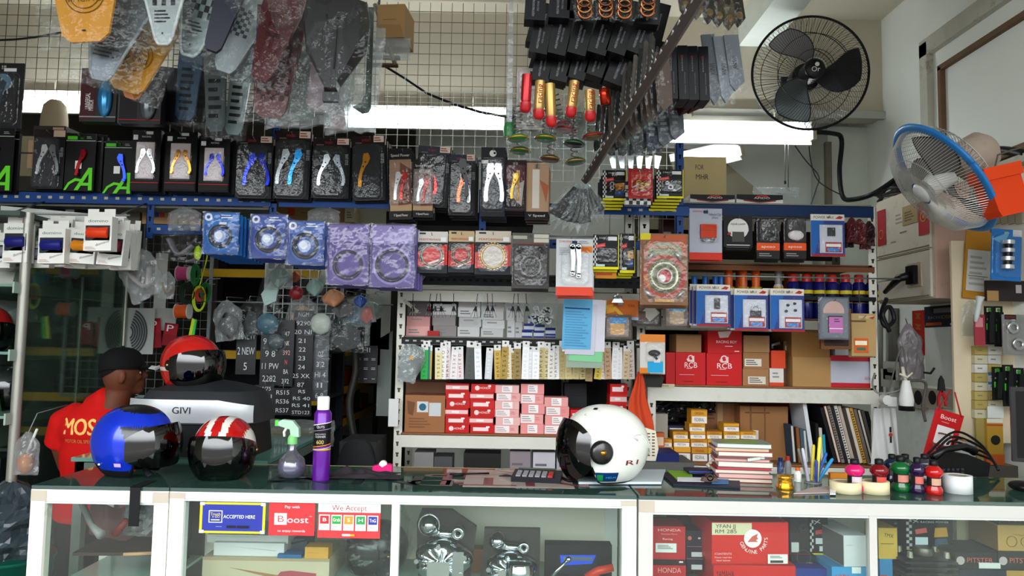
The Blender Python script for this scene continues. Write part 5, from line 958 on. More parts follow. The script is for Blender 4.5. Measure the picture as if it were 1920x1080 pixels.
# below the middle shelf
for i,(x0,x1,yt,c)in enumerate(((775,812,848,'#8f8d8c'),(815,850,856,'#5a5a5c'),(868,938,850,'#2a2826'),(955,994,846,'#9a8f94'),(998,1040,848,'#c9c6cc'),(1045,1090,850,'#b5b1b8'))):
    stack('small_box',['grey jar like box','dark grey box','black wrapped parts bundle','mauve grey box','white grey box','pale lilac box'][i]+' on the low shelf behind the counter',x0,x1,yt,2 if i>2 else 1,3.95,.519,[c],[[('l',.1,.3,.9,.6,2,'#77737a')]],.15)
t=carton('plastic_tub','dark blue plastic tub behind the papers, right of the white helmet','tub',(1200,850,1273,885),3.6,.2,'#1c2a6a',[],z=.9)
b=MB();b.box(-.16,.16,0,.25,0,.9,M('#6a6a66',.6));b.build('stool_stand',None,(t.location.x,3.58,0),'plain stand under the dark blue tub behind the counter','stand')
# orange cloth and slatted white comb by the shelf post
b=MB();b.surf(lambda u,v:((u-.5)*(.02+.13*(1-v)**.8)+.004*math.sin(v*9),-.02*math.sin(u*PI)-.008*math.sin(u*14+v*3),v*.30),16,16,M('#c9502c',.7));b.build('orange_cloth',None,W(1198,812,3.72),'pointed orange red cloth hanging beside the white helmet','cloth')
b=MB();b.prism([(-.034,.0),(.03,0),(.042,.05),(.03,.125),(-.02,.14),(-.04,.05)],0,.012,M('#ddd6c4',.4));[b.box(-.026+.02*a,-.014+.02*a,-.001,0,.02+.013*k,.025+.013*k,M('#5a5246'))for a in range(3)for k in range(8)];b.build('slatted_comb',None,W(1216,864,3.2),'cream slatted plastic piece behind the white helmet','part')
b=MB();b.tube([W(1216,830,3.22),W(1213,812,3.4),W(1206,800,3.7)],.008,M('#7a2018',.5),6);b.build('red_strap',None,label='dark red strap between the orange cloth and the slatted piece',cat='strap')
b=MB();bagshape(b,.05,.2,.04,BAG,99,1.0);b.build('plastic_bag',None,W(1204,760,3.74),'narrow clear bag with green dots beside the orange cloth','bag')
# ================================================================ fans
def fan(lab,c,n,R,rim,cage,blade,hubc,nsp=90,bulge=.09,back=.10,hubr=.055,rimr=.007,spin=0,hubtxt=None,blr=.86,logo='#e6e6e6',bw=1.0):
    n=n.normalized();y=-n;z=Vector((0,0,1));x=y.cross(z).normalized();z=x.cross(y)
    Rm=Matrix((x,y,z)).transposed().to_4x4()
    t=thing('wall_fan',lab,'fan',c);t.rotation_euler=Rm.to_euler()
    def spoke(a,r0,r1,yb,sg,tw):
        pts=[]
        for i in range(6):
            f=i/5;r=r0+(r1-r0)*f;yy=sg*yb*math.sqrt(max(0,1-f**3.2));aa=a+tw*(1-f)
            pts.append((r*math.cos(aa),yy,r*math.sin(aa)))
        return pts
    cm=M(cage,.4,.4);
    b=MB()
    for i in range(nsp):b.tube(spoke(2*PI*i/nsp,hubr*1.1,R,bulge,-1,.35),.0013,cm,3)
    for rr,yy in((R*.62,-bulge*.86),(R*.34,-bulge*.98)):b.ring((0,yy,0),rr-.0015,rr+.0015,-.0015,.0015,cm,48)
    fc=b.build('front_cage',t)
    b=MB()
    for i in range(nsp//2*1):b.tube(spoke(2*PI*i/(nsp//2),hubr*1.5,R,back,1,0),.0015,cm,3)
    for rr in(R*.5,R*.8):b.ring((0,back*.8,0),rr-.002,rr+.002,-.002,.002,cm,48)
    b.build('rear_cage',t)
    b=MB();b.tube([(R*math.cos(a*PI/32),0,R*math.sin(a*PI/32))for a in range(65)],rimr,mm(rim),8,2.2 if rimr>.008 else 1);b.build('rim',t)
    b=MB();b.lathe([(.0001,-bulge-.012),(hubr*.8,-bulge-.008),(hubr,-bulge+.004),(hubr*.95,-bulge+.012)],M(hubc,.35),28,(0,0,0),'y')
    if hubtxt:b.text(hubtxt,0,-.008,.030,M(logo),-bulge-.0135);b.lathe([(.0001,-.001),(.013,-.001),(.013,.001)],M(logo),14,(.008,-bulge-.014,.022),'y')
    b.build('badge',fc)
    for k in range(3):
        a0=spin+k*2*PI/3;b=MB();L=R*blr
        def bf(u,v,a0=a0):
            r=hubr*.7+(L-hubr*.7)*v;wd=(.35+.75*math.sin(PI*min(1,.12+v*.80))**.8)*bw;a=a0+(u-.5)*wd+.55*v
            return(r*math.cos(a),-.005+(u-.5)*-.07*(1-.3*v),r*math.sin(a))
        b.surf(bf,12,12,mm(blade[k%len(blade)]));b.tube([bf(1,v/10)for v in range(11)],.004,M('#2a2c30',.3),5);b.tube([bf(0,v/10)for v in range(11)],.004,M('#2a2c30',.3),5);b.tube([bf(v/10,1)for v in range(11)],.004,M('#2a2c30',.3),5);b.build('blade',t)
    b=MB();b.lathe([(hubr*.9,-bulge*.7),(hubr,.0),(hubr,.03)],M(hubc,.4),24,(0,0,0),'y');b.build('hub',t)
    return t
f1=fan('big black wall fan with three grey blades, high above the right tube light',W(1519,137,4.45),Vector((-.10,-1,-.08)),.345,M('#141517',.4),'#17181a',[M('#a9a7ac',.25,.4),M('#5f6a6c',.25,.3),M('#15171a',.3,.2)],'#0f1013',110,.10,.10,.062,.008,rad(98),'Or',0.88)
# blades by turn, tones paint light on each; motor and bracket to the beam
b=MB();b.lathe([(.085,.08),(.09,.12),(.08,.24),(.05,.27)],M('#1a1b1e',.4),24,(0,0,0),'y');b.build('motor',f1)
b=MB();b.box(-.03,.03,.26,.50,-.04,.02,M('#2a2b2e',.5));b.box(-.06,.06,.44,.47,-.12,.10,M('#2a2b2e',.5));b.build('wall_bracket',f1)
c2=W(1768,334,3.25);v=(c2-CPOS).normalized();r_=v.cross(Vector((0,0,1))).normalized();u_=r_.cross(v)
f2=fan('white wall fan with a blue rim and dusty grey cage, turned to the left',c2,-.42*v-.74*r_-.53*u_,.268,M('#2e86c8',.35),'#c9c9c2',[M('#7d7a78',.35),M('#8d8a86',.35),M('#6f6c6a',.35)],'#dadcd8',120,.115,.09,.050,.011,rad(20),None,.88)
q=f2.rotation_euler.to_matrix()
b=MB();b.lathe([(.05,.07),(.085,.09),(.092,.16),(.085,.22),(.05,.25)],M('#b9aa9c',.5,dirt='#8f8072'),24,(0,0,0),'y');b.build('motor',f2)
b=MB();im=q.inverted()@(Vector((2.47,3.35,2.12))-c2);jm=q.inverted()@(Vector((2.44,3.35,2.2))-c2)
b.tube([(0,.16,-.05),tuple(jm),tuple(im)],[.035,.03,.04],M('#c4c0b4',.5),10);b.build('wall_bracket',f2)
# ================================================================ right wall
XW=2.5
def wbox(x0,y0,x1,y1,X=XW):
    xm=(x0+x1)/2;ym=(y0+y1)/2;a=WX(x0,ym,X);c=WX(x1,ym,X);t=WX(xm,y0,X);b_=WX(xm,y1,X)
    return Vector((X,(a.y+c.y)/2,b_.z)),abs(a.y-c.y),t.z-b_.z
def wcard(name,lab,cat,bb,col,deco=(),X=XW,th=.006,tilt=0,group=None):
    p,w,h=wbox(*bb,X);b=MB();b.box(-w/2,w/2,-th,0,0,h,mm(col));b.deco(w,h,deco,y=-th)
    p.x-=.0015;return b.build(name,None,p,lab,cat,group,rot=(0,rad(tilt),-PI/2))
# distribution box
t=thing('distribution_box','dirty cream metal switch box on the right wall, with a black lever switch','switch box',(2.2,4.165,1.72),(0,0,-PI/2))
cr=M('#cfc8b8',.5,nv=.1,sc=12,dirt='#8f806c');pk_=M('#c7ab9c',.55,nv=.1,sc=12,dirt='#a58a7c')
b=MB();b.box(-.298,.298,.0,.29,0,.615,cr);b.box(.298,.301,.0,.29,0,.615,pk_);b.build('body',t)
b=MB();b.box(-.29,.275,-.012,0,.27,.60,cr);b.deco(.565,.33,[('r',.0,.96,1,.985,'#7d6e5c'),('l',.40,.3,.55,.5,3,'#a89a88'),('l',.48,.62,.68,.68,1,'#8d7f6c'),('l',.3,.75,.45,.8,1,'#a89a88')],y=-.012,x0=-.29,z0=.27);b.build('door',t)
b=MB();b.box(-.29,.275,-.012,0,.01,.262,cr);b.deco(.565,.25,[('r',0,.0,1,.015,'#2a241e'),('l',.3,.5,.45,.75,3,'#c9d0c4'),('r',.02,.96,.98,.985,'#8d7c68')],y=-.012,x0=-.29,z0=.01);b.build('door',t)
b=MB();b.box(.06,.20,-.02,-.012,.07,.20,M('#b9a894',.5));b.box(.09,.17,-.045,-.02,.085,.185,M('#17171a',.4));b.tube([(.13,-.045,.13),(.10,-.085,.12),(-.03,-.10,.05)],[.024,.022,.012],M('#141416',.35),10);b.build('switch_lever',t)
for nm,bb,c,dd in(('red_envelope',(1646,394,1661,460),'#a8303c',[('g',.5,.7,.3,.06,'#b9803c')]),('red_envelope',(1723,378,1743,440),'#b02c38',[('g',.5,.45,.3,.08,'#c9a04c'),('o',.5,.45,.1,'#c9a04c')]),('brown_tag',(1693,384,1721,420),'#a5936c',[('l',.15,.3,.85,.85,4,'#6d5f44')])):
    wcard(nm,{'brown_tag':'brown handwritten tag stuck on the cream switch box'}.get(nm,'red paper envelope on the far edge of the switch box' if bb[0]<1700 else 'red paper envelope with a gold ring on the near side of the switch box'),'paper',bb,c,dd,2.187,.002)
# cables
def cable(lab,pts,r,col='#17181b',name='cable',m=None):b=MB();b.tube(pts,r,m or M(col,.45),8);return b.build(name,None,label=lab,cat='cable')
def smooth(ps,n=6):
    ps=[Vector(p)for p in ps];o=[]
    for i in range(len(ps)-1):
        p0,p1,p2,p3=ps[max(i-1,0)],ps[i],ps[i+1],ps[min(i+2,len(ps)-1)]
        for k in range(n):
            t=k/n;o.append(.5*((2*p1)+(-p0+p2)*t+(2*p0-5*p1+4*p2-p3)*t*t+(-p0+3*p1-3*p2+p3)*t**3))
    return o+[ps[-1]]
cable('thick black cable looping from the fan down the pillar and along the right wall',smooth([W(1505,247,4.86),W(1560,250,4.95),W(1578,262,5.0),W(1574,320,5.0),W(1580,368,4.95),W(1600,374,4.8),W(1640,362,4.62),WX(1690,328,2.46)]),.016)
cable('black conduit running along the right wall behind the blue rimmed fan',smooth([WX(1690,326,2.46),WX(1800,296,2.46),WX(1870,282,2.46),WX(1925,290,2.46)]),.022)
cable('thin grey wire crossing loops below the right end of the right tube light',smooth([W(1480,258,4.9),W(1510,300,4.95),W(1535,330,5),W(1530,355,5),W(1520,385,5)]),.004,'#4a4f52')
cable('thin wire hanging from the right end of the right tube light to the black cable',smooth([W(1516,252,4.9),W(1520,300,4.95),W(1535,340,4.98),W(1578,366,4.95)]),.004,'#3a3f42')
for i,x in enumerate((1472,1478)):cable('pull cord with a black end hanging under the right tube light, '+('left','right')[i],[W(x,258,4.86),W(x,300+i*4,4.86),W(x,340+i*12,4.86)],.003,'#7a7a76');b=MB();b.lathe([(.008,0),(.007,.02)],M('#1c1c1e'),8);b.build('cord_end',None,W(x,345+i*12,4.86),'small black end of the '+('left','right')[i]+' pull cord','cord end')
b=MB();r=random.Random(5)
for i in range(9):b.tube(smooth([WX(1645+r.uniform(-6,6),372+r.uniform(-6,10),2.44),WX(1665,352+r.uniform(-12,16),2.40),WX(1690+r.uniform(0,10),345+r.uniform(-14,16),2.44),WX(1705,330+i*3,2.47)]),.010,M(['#3a3630','#55504a','#2a2724'][i%3],.7),6)
b.build('wire_bundle',None,label='dusty tangle of old wires on top of the cream switch box',cat='wires')
cable('grey pipe running down the wall behind the shelf post on the right',[WX(1652,590,2.46),WX(1652,735,2.46)],.014,'#9a978e','pipe')
cable('wide grey trunking on the wall left of the hanging grey bag',[WX(1676,578,2.48),WX(1676,700,2.48)],.035,'#7d7a74','pipe')
b=MB();b.tube(smooth([W(1662,560,3.85),W(1652,590,3.8),W(1660,612,3.78),W(1676,600,3.8),W(1668,575,3.8),W(1655,590,3.78),W(1668,622,3.78)]),.011,M('#1b1b1e',.4),7);b.build('cable_coil',None,label='coiled black cable hanging below the cream switch box',cat='cable')
for lab,bb in(('red paper couplet on the wall, left of the white sheet',(1712,582,1734,666)),('red paper couplet on the wall, right of the white sheet',(1798,578,1825,703))):
    wcard('red_couplet',lab,'paper',bb,'#b3281c',[('p',[(.2,.05+.24*k),(.8,.08+.24*k),(.6,.13+.24*k),(.75,.2+.24*k),(.25,.18+.24*k),(.45,.12+.24*k)],'#a8702c')for k in range(4)],XW,.002)
wcard('parts_poster','dark blue poster with faint writing above the white sheet on the right wall','poster',(1735,573,1797,613),'#252638',[('r',.3,.12,.95,.34,'#8f8890'),('t','RACING',.35,.55,.14,'#8a88a8',0,.45),('t','OSK',.7,.55,.16,'#a8863c',0,.3),('r',.05,.78,.55,.92,'#b3502c'),('r',.8,.84,.96,.94,'#c9ccd4')],XW,.004)
wcard('white_sheet','large blank white sheet on the right wall between the red couplets','sheet',(1736,615,1797,725),'#d9dad2',[],XW,.002)
t=thing('grey_bag','long wrinkled grey plastic bag hanging on the right wall','bag',W(1712,712,4.05),(0,rad(-4),0));b=MB();bagshape(b,.13,.30,.05,M('#8a8486',.3),101,1.6,True,18,22);b.build('body',t);b=MB();b.tube([(0,0,.29),(0,.02,.33)],.003,M('#55524e'));b.build('hook',t)
for i in range(4):
    x=1716+i*27;wcard('wall_socket',f'old cream wall socket, {NUM[i]} from the left in the row under the white sheet','socket',(x,729,x+25,766),M('#b9ad9c',.5,nv=.12,dirt='#8d7f6e'),[('r',.1,.1,.9,.9,'#b3a796')]+([('o',.5,.45,.3,'#1b1b1d')]if i<2 else[('r',.4,.35,.6,.6,'#8f8474')]),XW,.02,group='wall sockets')
t=thing('red_tag_holder','tilted bright red payment card hanging on a red strap, its code area blank','sign',W(1757,860,3.45),(0,rad(16),rad(-8)));s=3.45/FPX
b=MB();w,h=50*s,90*s;b.box(-w/2,w/2,0,.004,0,h,M('#c5262a',.4));b.deco(w,h,[('t','Boost',.5,.14,.09,'#f2e3e0',0,.55),('l',.3,.23,.7,.25,1,'#e9c4c0'),('r',.2,.32,.8,.70,'#e6dede'),('r',.35,.9,.65,.93,'#3a1012'),('l',.35,.76,.65,.78,1,'#e9c4c0')]);b.build('card',t)
b=MB();[b.tube([(q*w*.42,.001,h-.01),(-.01+q*.01,.01,h+38*s)],.0035,M('#b3242c',.5),5)for q in(-1,1)];b.build('strap',t)
t=thing('pliers','pliers with red handles hanging on the wall above the red payment card','tool',W(1767,755,3.75));s=3.75/FPX
b=MB();b.ribbon([(0,22*s),(-6*s,10*s),(-7*s,-6*s)],[.012,.012,.008],0,.01,M('#b3262c',.4));b.ribbon([(0,22*s),(6*s,10*s),(7*s,-6*s)],[.012,.012,.008],.0,.01,M('#b3262c',.4));b.build('handle',t)
b=MB();b.prism([(-.018,22*s),(.018,22*s),(.012,42*s),(.0,50*s),(-.012,42*s)],0,.012,M('#2a2a2c',.35,.5));b.build('jaws',t)
b=MB();b.tube([WX(1700,694,2.49),W(1745,700,3.85),W(1752,690,3.85)],.006,M('#1b1b1d'));b.build('hook',None,label='small black hooks above the pliers',cat='hook')
# white carrier bag
t=thing('carrier_bag','white carrier bag with a small red and black logo hanging beside the right shelf','bag',W(1660,870,3.86));s=3.86/FPX
b=MB();b.surf(lambda u,v:((u-.5)*(54-14*v)*s,-.02*math.sin(PI*u)-.006*math.sin(u*17+v*4),v*102*s),20,16,M('#d5d6d4',.5));b.surf(lambda u,v:((.5-u)*(54-14*v)*s,.02*math.sin(PI*u),v*102*s),12,8,M('#d5d6d4',.5))
b.T=Matrix.Translation((6*s,-.026,40*s));b.deco(.05,.08,[('r',.4,0,.6,.35,'#2a2c30'),('o',.5,.5,.2,'#c0402c'),('r',.4,.6,.6,1,'#2a2c30')]);b.build('body',t)
b=MB();b.tube([(-.03,0,102*s),(-.02,0,118*s),(.02,0,118*s),(.03,0,102*s)],.004,M('#c9cac8',.5),6);b.build('handle',t)
# clamp lamp and adapters
t=thing('clamp_lamp','white clamp lamp with a tangle of cords beside the end of the right shelf','lamp',W(1700,770,3.6));s=3.6/FPX
b=MB();b.lathe([(.030,8*s),(.034,20*s),(.022,46*s),(.016,56*s)],M('#d9d9d6',.4),20);b.build('shade',t)
b=MB();b.lathe([(.0001,-.002),(.036,0),(.036,9*s)],M('#1c1c1f',.4),20);b.build('rim',t)
b=MB();b.tube([(0,0,54*s),(-.01,0,66*s),(-.006,.02,80*s)],.008,M('#d0ccbc',.5),6);b.tube([(-.03,0,68*s),(.0,-.01,62*s),(.03,0,70*s)],.006,M('#d0ccbc',.5),6);b.build('clamp',t)
b=MB();b.box(-.05,-.005,0,.03,0,.045,M('#d5d5d2',.4));b.lathe([(.024,-.02),(.026,.02)],M('#cfcfcc',.4),16,(-.055,.01,.03),'y');b.build('adapter',None,W(1684,762,3.66),'white plug adapter hanging left of the white clamp lamp','adapter')
cable('white cord looping from the shelf post to the clamp lamp',smooth([W(1640,700,3.8),W(1636,722,3.75),W(1650,738,3.7),W(1690,730,3.66),W(1698,712,3.64)]),.005,'#8d8c88')
cable('grey cord arching from the clamp lamp toward the sockets',smooth([W(1702,714,3.62),W(1735,718,3.66),W(1730,760,3.66),W(1735,790,3.62)]),.007,'#5f5a56')
cable('thin cord rising from the white adapter along the shelf post',smooth([W(1665,740,3.72),W(1690,650,3.8),W(1700,700,3.75)]),.004,'#6b6862')
for i,(x,y)in enumerate(((1672,692),(1668,706))):wcard('wall_socket',('white wall socket by the pipe','lower grey socket by the pipe')[i],'socket',(x-10,y-14,x+18,y+20),'#c9c7bf',[('r',.3,.35,.7,.6,'#9a978e')],2.44,.02)
# column of small cards and green packets, on a board standing off the wall
b=MB();b.box(2.20,2.50,3.72,3.735,1.0,2.0,M('#d8cbb0',.8));b.build('peg_board',None,label='tan board on the right wall carrying small boxes and green marked packets',cat='board')
tan=['#b5a465','#c9c3a8','#bba96c']
for i in range(8):
    for j in range(2):
        wh=(j==1 and i in(0,1,3))or(j==0 and i in(2,));bl_=j==1 and i in(3,4)
        x0=1828+j*25;y0=649+i*17;bb=(x0,y0,x0+24,y0+16)
        carton('small_box',f'{"white" if wh else "blue edged" if bl_ else "tan"} little box, row {"one two three four five six seven eight".split()[i]} from the top, {"left" if j == 0 else "right"} column beside the green marked packets','box',bb,3.69,.028,'#d5d3cc' if wh or bl_ else tan[(i+j)%3],[('l',.2,.35,.8,.65,1,'#8d8468')]+([('r',0,0,1,.25,'#3a8ec4')]if bl_ else[]),'small boxes on the tan board')
b=MB();b.box(-.055,.055,0,.012,0,.2,M('#ab9a5c',.7));b.build('tan_card',None,W(1853,862,3.69),'plain tan card hanging below the little boxes','card')
wcardp=carton('white_note','crumpled white note pinned below the little boxes','paper',(1852,762,1882,784),3.67,.004,'#d5d8d2',[])
def glove(lab,bb,d):
    pack('green_packet',lab,bb,d,'#17191a',[('r',.15,.45,.8,.62,'#4fbf2c'),('o',.5,.1,.2,'#2f8a2c'),('r',.05,.9,.95,.96,'#2a2c2c'),('l',.2,.3,.8,.4,1,'#8d8f8d')],None,lambda b,w,h:b.ribbon([(-.1*w,.05*h),(0,.5*h),(.05*w,.85*h)],[.02,.024,.02],-.02,-.002,M('#1e2122',.4)),'grip',copies=0,group='green marked packets')
for i,bb in enumerate([(1848,574,1865,646),(1866,574,1882,650),(1862,688,1882,750),(1882,684,1902,762),(1903,690,1922,764),(1882,600,1890,640)]):
    glove('black packet with a bright green mark, '+('upper left one','upper right one','lower row left','lower row middle','lower row right','half hidden beside the bearings')[i],bb,3.60+.01*(i%3))
pack('bearing_packet','clear packet of two silver bearings near the right edge',(1881,590,1925,666),3.55,'#8d8c88',[('r',.1,.0,.6,.12,'#2a2326'),('t','BEARING',.35,.06,.04,'#b03040',0,.4)],(.05,.12,.95,.98),lambda b,w,h:[b.ring((x*w,-.014,z*h),w*.12,w*.27,0,.01,M('#c9ccce',.15,.9),24)for x,z in((-.08,.68),(.12,.28))],'bearing',copies=0)
pack('red_packet','pinkish red packet left of the upper green marked packets',(1828,590,1848,648),3.6,'#a0404c',[('r',.1,.1,.8,.4,'#c98a90')],None,None)
b=MB();b.box(-.14,.14,0,.02,0,.10,M('#3a3032',.6));b.deco(.28,.1,[('r',.0,.5,.2,1,'#a88a5c'),('r',.5,.2,.6,.6,'#b9b0ae')]);b.build('dark_carton',None,W(1905,565,3.62),'dark carton behind the black packets under the blue packet','box')
t=thing('envelope_file','mustard yellow file with white papers in it, hanging beside the switch box','file',W(1829,560,3.7),(0,rad(5),0));s=3.7/FPX
b=MB();b.box(-24*s,27*s,0,.01,0,128*s,M('#b8862c',.6));b.build('folder',t)
b=MB();b.box(-20*s,25*s,-.004,-.001,14*s,92*s,M('#c9c8c0',.7));b.T=Matrix.Translation((2*s,0,14*s));b.deco(44*s,76*s,[('l',.1,.1,.9,.9,6,'#a9a8a2'),('r',.05,.62,.9,.635,'#3a3a3c')],y=-.004);b.build('papers',t)
pack('blue_packet','blue packet with stacked black and silver parts, right of the mustard file',(1858,430,1914,526),3.5,'#2a78b8',[('r',.7,.0,1,.13,'#c9ccd0'),('p',[(0,.2),(.6,.05),(.4,.3)],'#6fb0d8')],(.04,.1,.96,.95),lambda b,w,h:[b.lathe([(w*(.14 if k%2 else.20),0),(w*(.14 if k%2 else.20),h*.075)],M('#1f2022' if k%2 else '#c9ccce',.3,.6),14,(-.02*w,-.014,h*(.22+k*.08)))for k in range(7)],'stacked_part',tilt=rad(3))
b=MB();b.lathe([(.0001,0),(.007,.004),(.012,.03),(.013,.10),(.020,.125)],M('#c3c9c8',.3),14);b.build('sealant_tube',None,W(1829,604,3.58),'small white squeezed tube hanging under the mustard file','tube',rot=(0,rad(12),0))
b=MB();bagshape(b,.1,.18,.02,MILK,111,1.0);b.build('plastic_bag',None,W(1822,630,3.72),'milky thin bag hanging behind the small white tube','bag')
# orange container near the right edge
s=3.0/FPX;t=thing('orange_bucket','bright orange plastic container hanging at the right edge by the fan','container',W(1905,400,3.0),(0,rad(-14),0))
b=MB();b.prism([(-26*s,0),(30*s,0),(30*s,72*s),(-34*s,72*s),(-30*s,12*s)],0,.10,M('#dd4c14',.4));b.build('body',t);b=MB();b.box(-40*s,34*s,-.008,.108,72*s,96*s,M('#e0501a',.4));b.build('rim',t)
b=MB();b.tube([(0,.05,94*s),(.05,.08,120*s),(.28,.1,130*s)],.004,M('#6a655c'));b.build('hanging_wire',t)
b=MB();b.box(-.02,.06,0,.05,0,.10,M('#8f7b62',.6,dirt='#5f5040'));b.build('junction_box',None,W(1838,380,3.5),'dusty brown junction box behind the lower end of the blue rimmed fan','box')
for i in range(6):wcard('wall_tile',f'cream louvre slat behind the blue rimmed fan, {NUM[i]} from the left','slat',(1838+i*14,378,1850+i*14,420),'#b9b39c',[],XW,.01,group='louvre slats')
HK.clear()
# ================================================================ on the counters
CT=TZ+.0006
def onc(px,py,z=CT):return WZ(px,py,z)
def helmet(name,lab,loc,rot,sc,colf,emin,rim='#111214',visor=None,inner='#17181b',dims=(.122,.152,.132),extra=None,vrange=(75,18,-42),vout=.012,vcol=None,pivot=True,pv='#121214'):
    t=thing(name,lab,'helmet',loc,rot);rx,ry,rz=[q*sc for q in dims];z0=rz*.88
    def pt(a,e,off=0):
        k=1 if e>0 else 1-.10*(e/-60)**2;bz=1.0 if e>0 else 1.02
        zz=rz*math.sin(rad(e))*bz;c=math.cos(rad(e))**(.92 if e>0 else.55)*k
        fr=1.0-.05*math.cos(a)
        return((rx+off)*c*math.sin(a),-(ry*fr+off)*c*math.cos(a),z0+zz+off*math.sin(rad(e)))
    def shell(off,mf,nu=96,nv=40,part='shell'):
        b=MB();vs=[];fs=[];ms=[]
        for j in range(nv+1):
            for i in range(nu):
                a=2*PI*i/nu-PI;e0=emin(a);e=e0+(89.5-e0)*j/nv;vs.append(pt(a,e,off))
        for j in range(nv):
            for i in range(nu):
                a=2*PI*(i+.5)/nu-PI;e0=emin(a);e=e0+(89.5-e0)*(j+.5)/nv
                fs.append((j*nu+i,j*nu+(i+1)%nu,(j+1)*nu+(i+1)%nu,(j+1)*nu+i));ms.append(mm(mf(a,e)))
        b.addm(vs,fs,ms);b.build(part,t);return t.children[-1]if False else b
    shell(0,colf);shell(-.012*sc,lambda a,e:M(inner,.8),48,20,'padding')
    b=MB();b.tube([pt(2*PI*i/72-PI,emin(2*PI*i/72-PI),-.004)for i in range(73)],.006*sc,M(rim,.5),6);b.build('edge_trim',t)
    if visor:
        A,e1,e2=vrange;b=MB()
        def vf(u,v):
            a=rad(-A+2*A*u);tp=1-(abs(u-.5)*2)**3*.5;e=(e2+(e1-e2)*v)*tp+(-4)*(1-tp);return pt(a,e,vout*sc)
        b.surf(vf,36,14,visor);vp=b.build('visor',t)
    if pivot:
        for sg in(-1,1):
            b=MB();p=pt(sg*rad(82),-2,.006*sc);b.lathe([(.0001,-.012),(.020*sc,-.010),(.024*sc,0),(.024*sc,.008)],M(pv,.35,.1),18,(0,0,0));v_=[Matrix.Rotation(-sg*PI/2,4,'Y')@Vector(q)for q in b.v]if False else None
            c=MB();c.T=Matrix.Translation(p)@Matrix.Rotation(sg*PI/2,4,'Y');c.lathe([(.026*sc,-.008),(.024*sc,.006),(.010*sc,.010),(.0001,.011)],M(pv,.35),20);c.lathe([(.008*sc,.010),(.006*sc,.014),(.0001,.015)],M('#b9924c',.2,.9),12);c.build('visor_pivot',vp if visor else t)
    t['_pt']=0;del t['_pt'];return t,pt
def openface(front=18,side=-62,back=-60,w=78):
    def f(a):
        d=abs(math.degrees(a));
        if d>w:return side+(back-side)*max(0,(d-w-20)/82)if d>w+20 else side
        q=d/w;k=q**3.5;return front+(side-front)*(k*k*(3-2*k)if k<1 else 1)
    return f
def decalq(b,pt,a0,a1,e0,e1,off,m,n=5):
    b.surf(lambda u,v:pt(rad(a0+(a1-a0)*u),e0+(e1-e0)*v,off),n,n,m)
def decaltext(b,pt,txt,a,e,size,off,m,wa,flip=1):
    vs,fs,w=textmesh(txt);k=wa/w
    b.add([pt(rad(a+flip*v[0]*k),e+v[1]*size,off)for v in vs],fs,m)
BLUEM=M('#1440d0',.22,.35,coat=.6,nv=.05);BLK=M('#0b0c10',.3,coat=.3)
def cb(a,e):
    d=math.degrees(a)
    if e>62-10*math.cos(a):return BLK
    if e<-38+(8 if abs(d)>120 else 0):return M('#15161a',.6)
    if abs(d)<62+e*.55 and e<30 and abs(d)<100:return BLK
    return BLUEM
p=onc(222,897);t,pt=helmet('motorcycle_helmet','glossy blue and black open face helmet at the left end of the counter',(p.x+.01,p.y+.085,CT),(0,rad(-2),rad(76)),.96,cb,openface(22,-58,-56,66),visor=DARKVIS,vrange=(66,28,-30),vout=.022,pivot=False)
b=MB();decalq(b,pt,-84,-74,-30,-24,.004,M('#c9a9d8',.3));b.build('sticker',t)
b=MB();b.lathe([(.006,-.002),(.005,.003)],M('#b9bcc0',.2,.9),10,pt(rad(-112),-28,.003));b.build('rivet',t)
b=MB();b.tube(smooth([(-.01,-.06,.07),(-.03,-.07,.03),(-.055,-.11,.012)]),.010,M('#1c1d20',.7),6,.3);b.build('chin_strap',t)
q=onc(255,903);b=MB();b.box(-.016,.016,-.006,-.003,-.12,.002,M('#1a1b1e',.7));b.box(-.016,.016,-.006,.10,.0,.003,M('#1a1b1e',.7));b.build('hanging_strap',None,(W(257,900,2.4).x,2.397,CT),'black strap hanging down over the front of the left counter','strap')
REDM=M('#c01414',.2,.2,coat=.8,nv=.04)
def cr_(a,e):
    x=math.cos(rad(e))*math.sin(a)
    if abs(x)>.14 and abs(x)<.36 and math.cos(a)*math.cos(rad(e))>-.8:return M('#dcdad2',.25,coat=.5)
    if x>.80 and e>-10 and a>1.0:return M('#dcdad2',.25,coat=.5)
    return REDM
p=onc(388,907);t,pt=helmet('motorcycle_helmet','red helmet with two white stripes and a smoked visor, facing the camera on the counter',(p.x,p.y+.13,CT),(rad(-6),0,rad(2)),.83,cr_,openface(20,-58,-58,74),visor=SMOKE,vrange=(86,20,-62),vout=.016,inner='#1a1012')
WH=M('#e2e4dc',.22,coat=.6,nv=.03,sc=5)
p=onc(1130,908);t,pt=helmet('motorcycle_helmet','large glossy white open face helmet facing left on the counter',(p.x+.005,p.y+.035,CT),(0,0,rad(-72)),1.03,lambda a,e:WH,openface(30,-60,-60,62),visor=DARKVIS,vrange=(54,36,-46),vout=.018,inner='#2a1c18',pivot=False)
b=MB();decalq(b,pt,58,92,-52,-34,.0035,M('#123a6a',.3));decalq(b,pt,60,69,-49,-37,.005,M('#1f8a4c',.3));decaltext(b,pt,'HELM',81,-42,5,.006,M('#3aa8d8'),15,1);b.build('sticker',t)
b=MB();decaltext(b,pt,'R1',112,-20,10,.003,M('#7a1424'),20,1);b.build('emblem',t)
b=MB();decalq(b,pt,40,52,62,67,.003,M('#111'));b.build('vent',t)
for k,(a0,a1,e0,e1)in enumerate(((60,150,60,-8),(30,118,50,10),(112,160,18,-14))):
    b=MB();b.tube([pt(rad(a0+(a1-a0)*i/12),e0+(e1-e0)*i/12+12*math.sin(PI*i/12),.0015)for i in range(13)],.0035,WH,6);b.build('ridge',t)
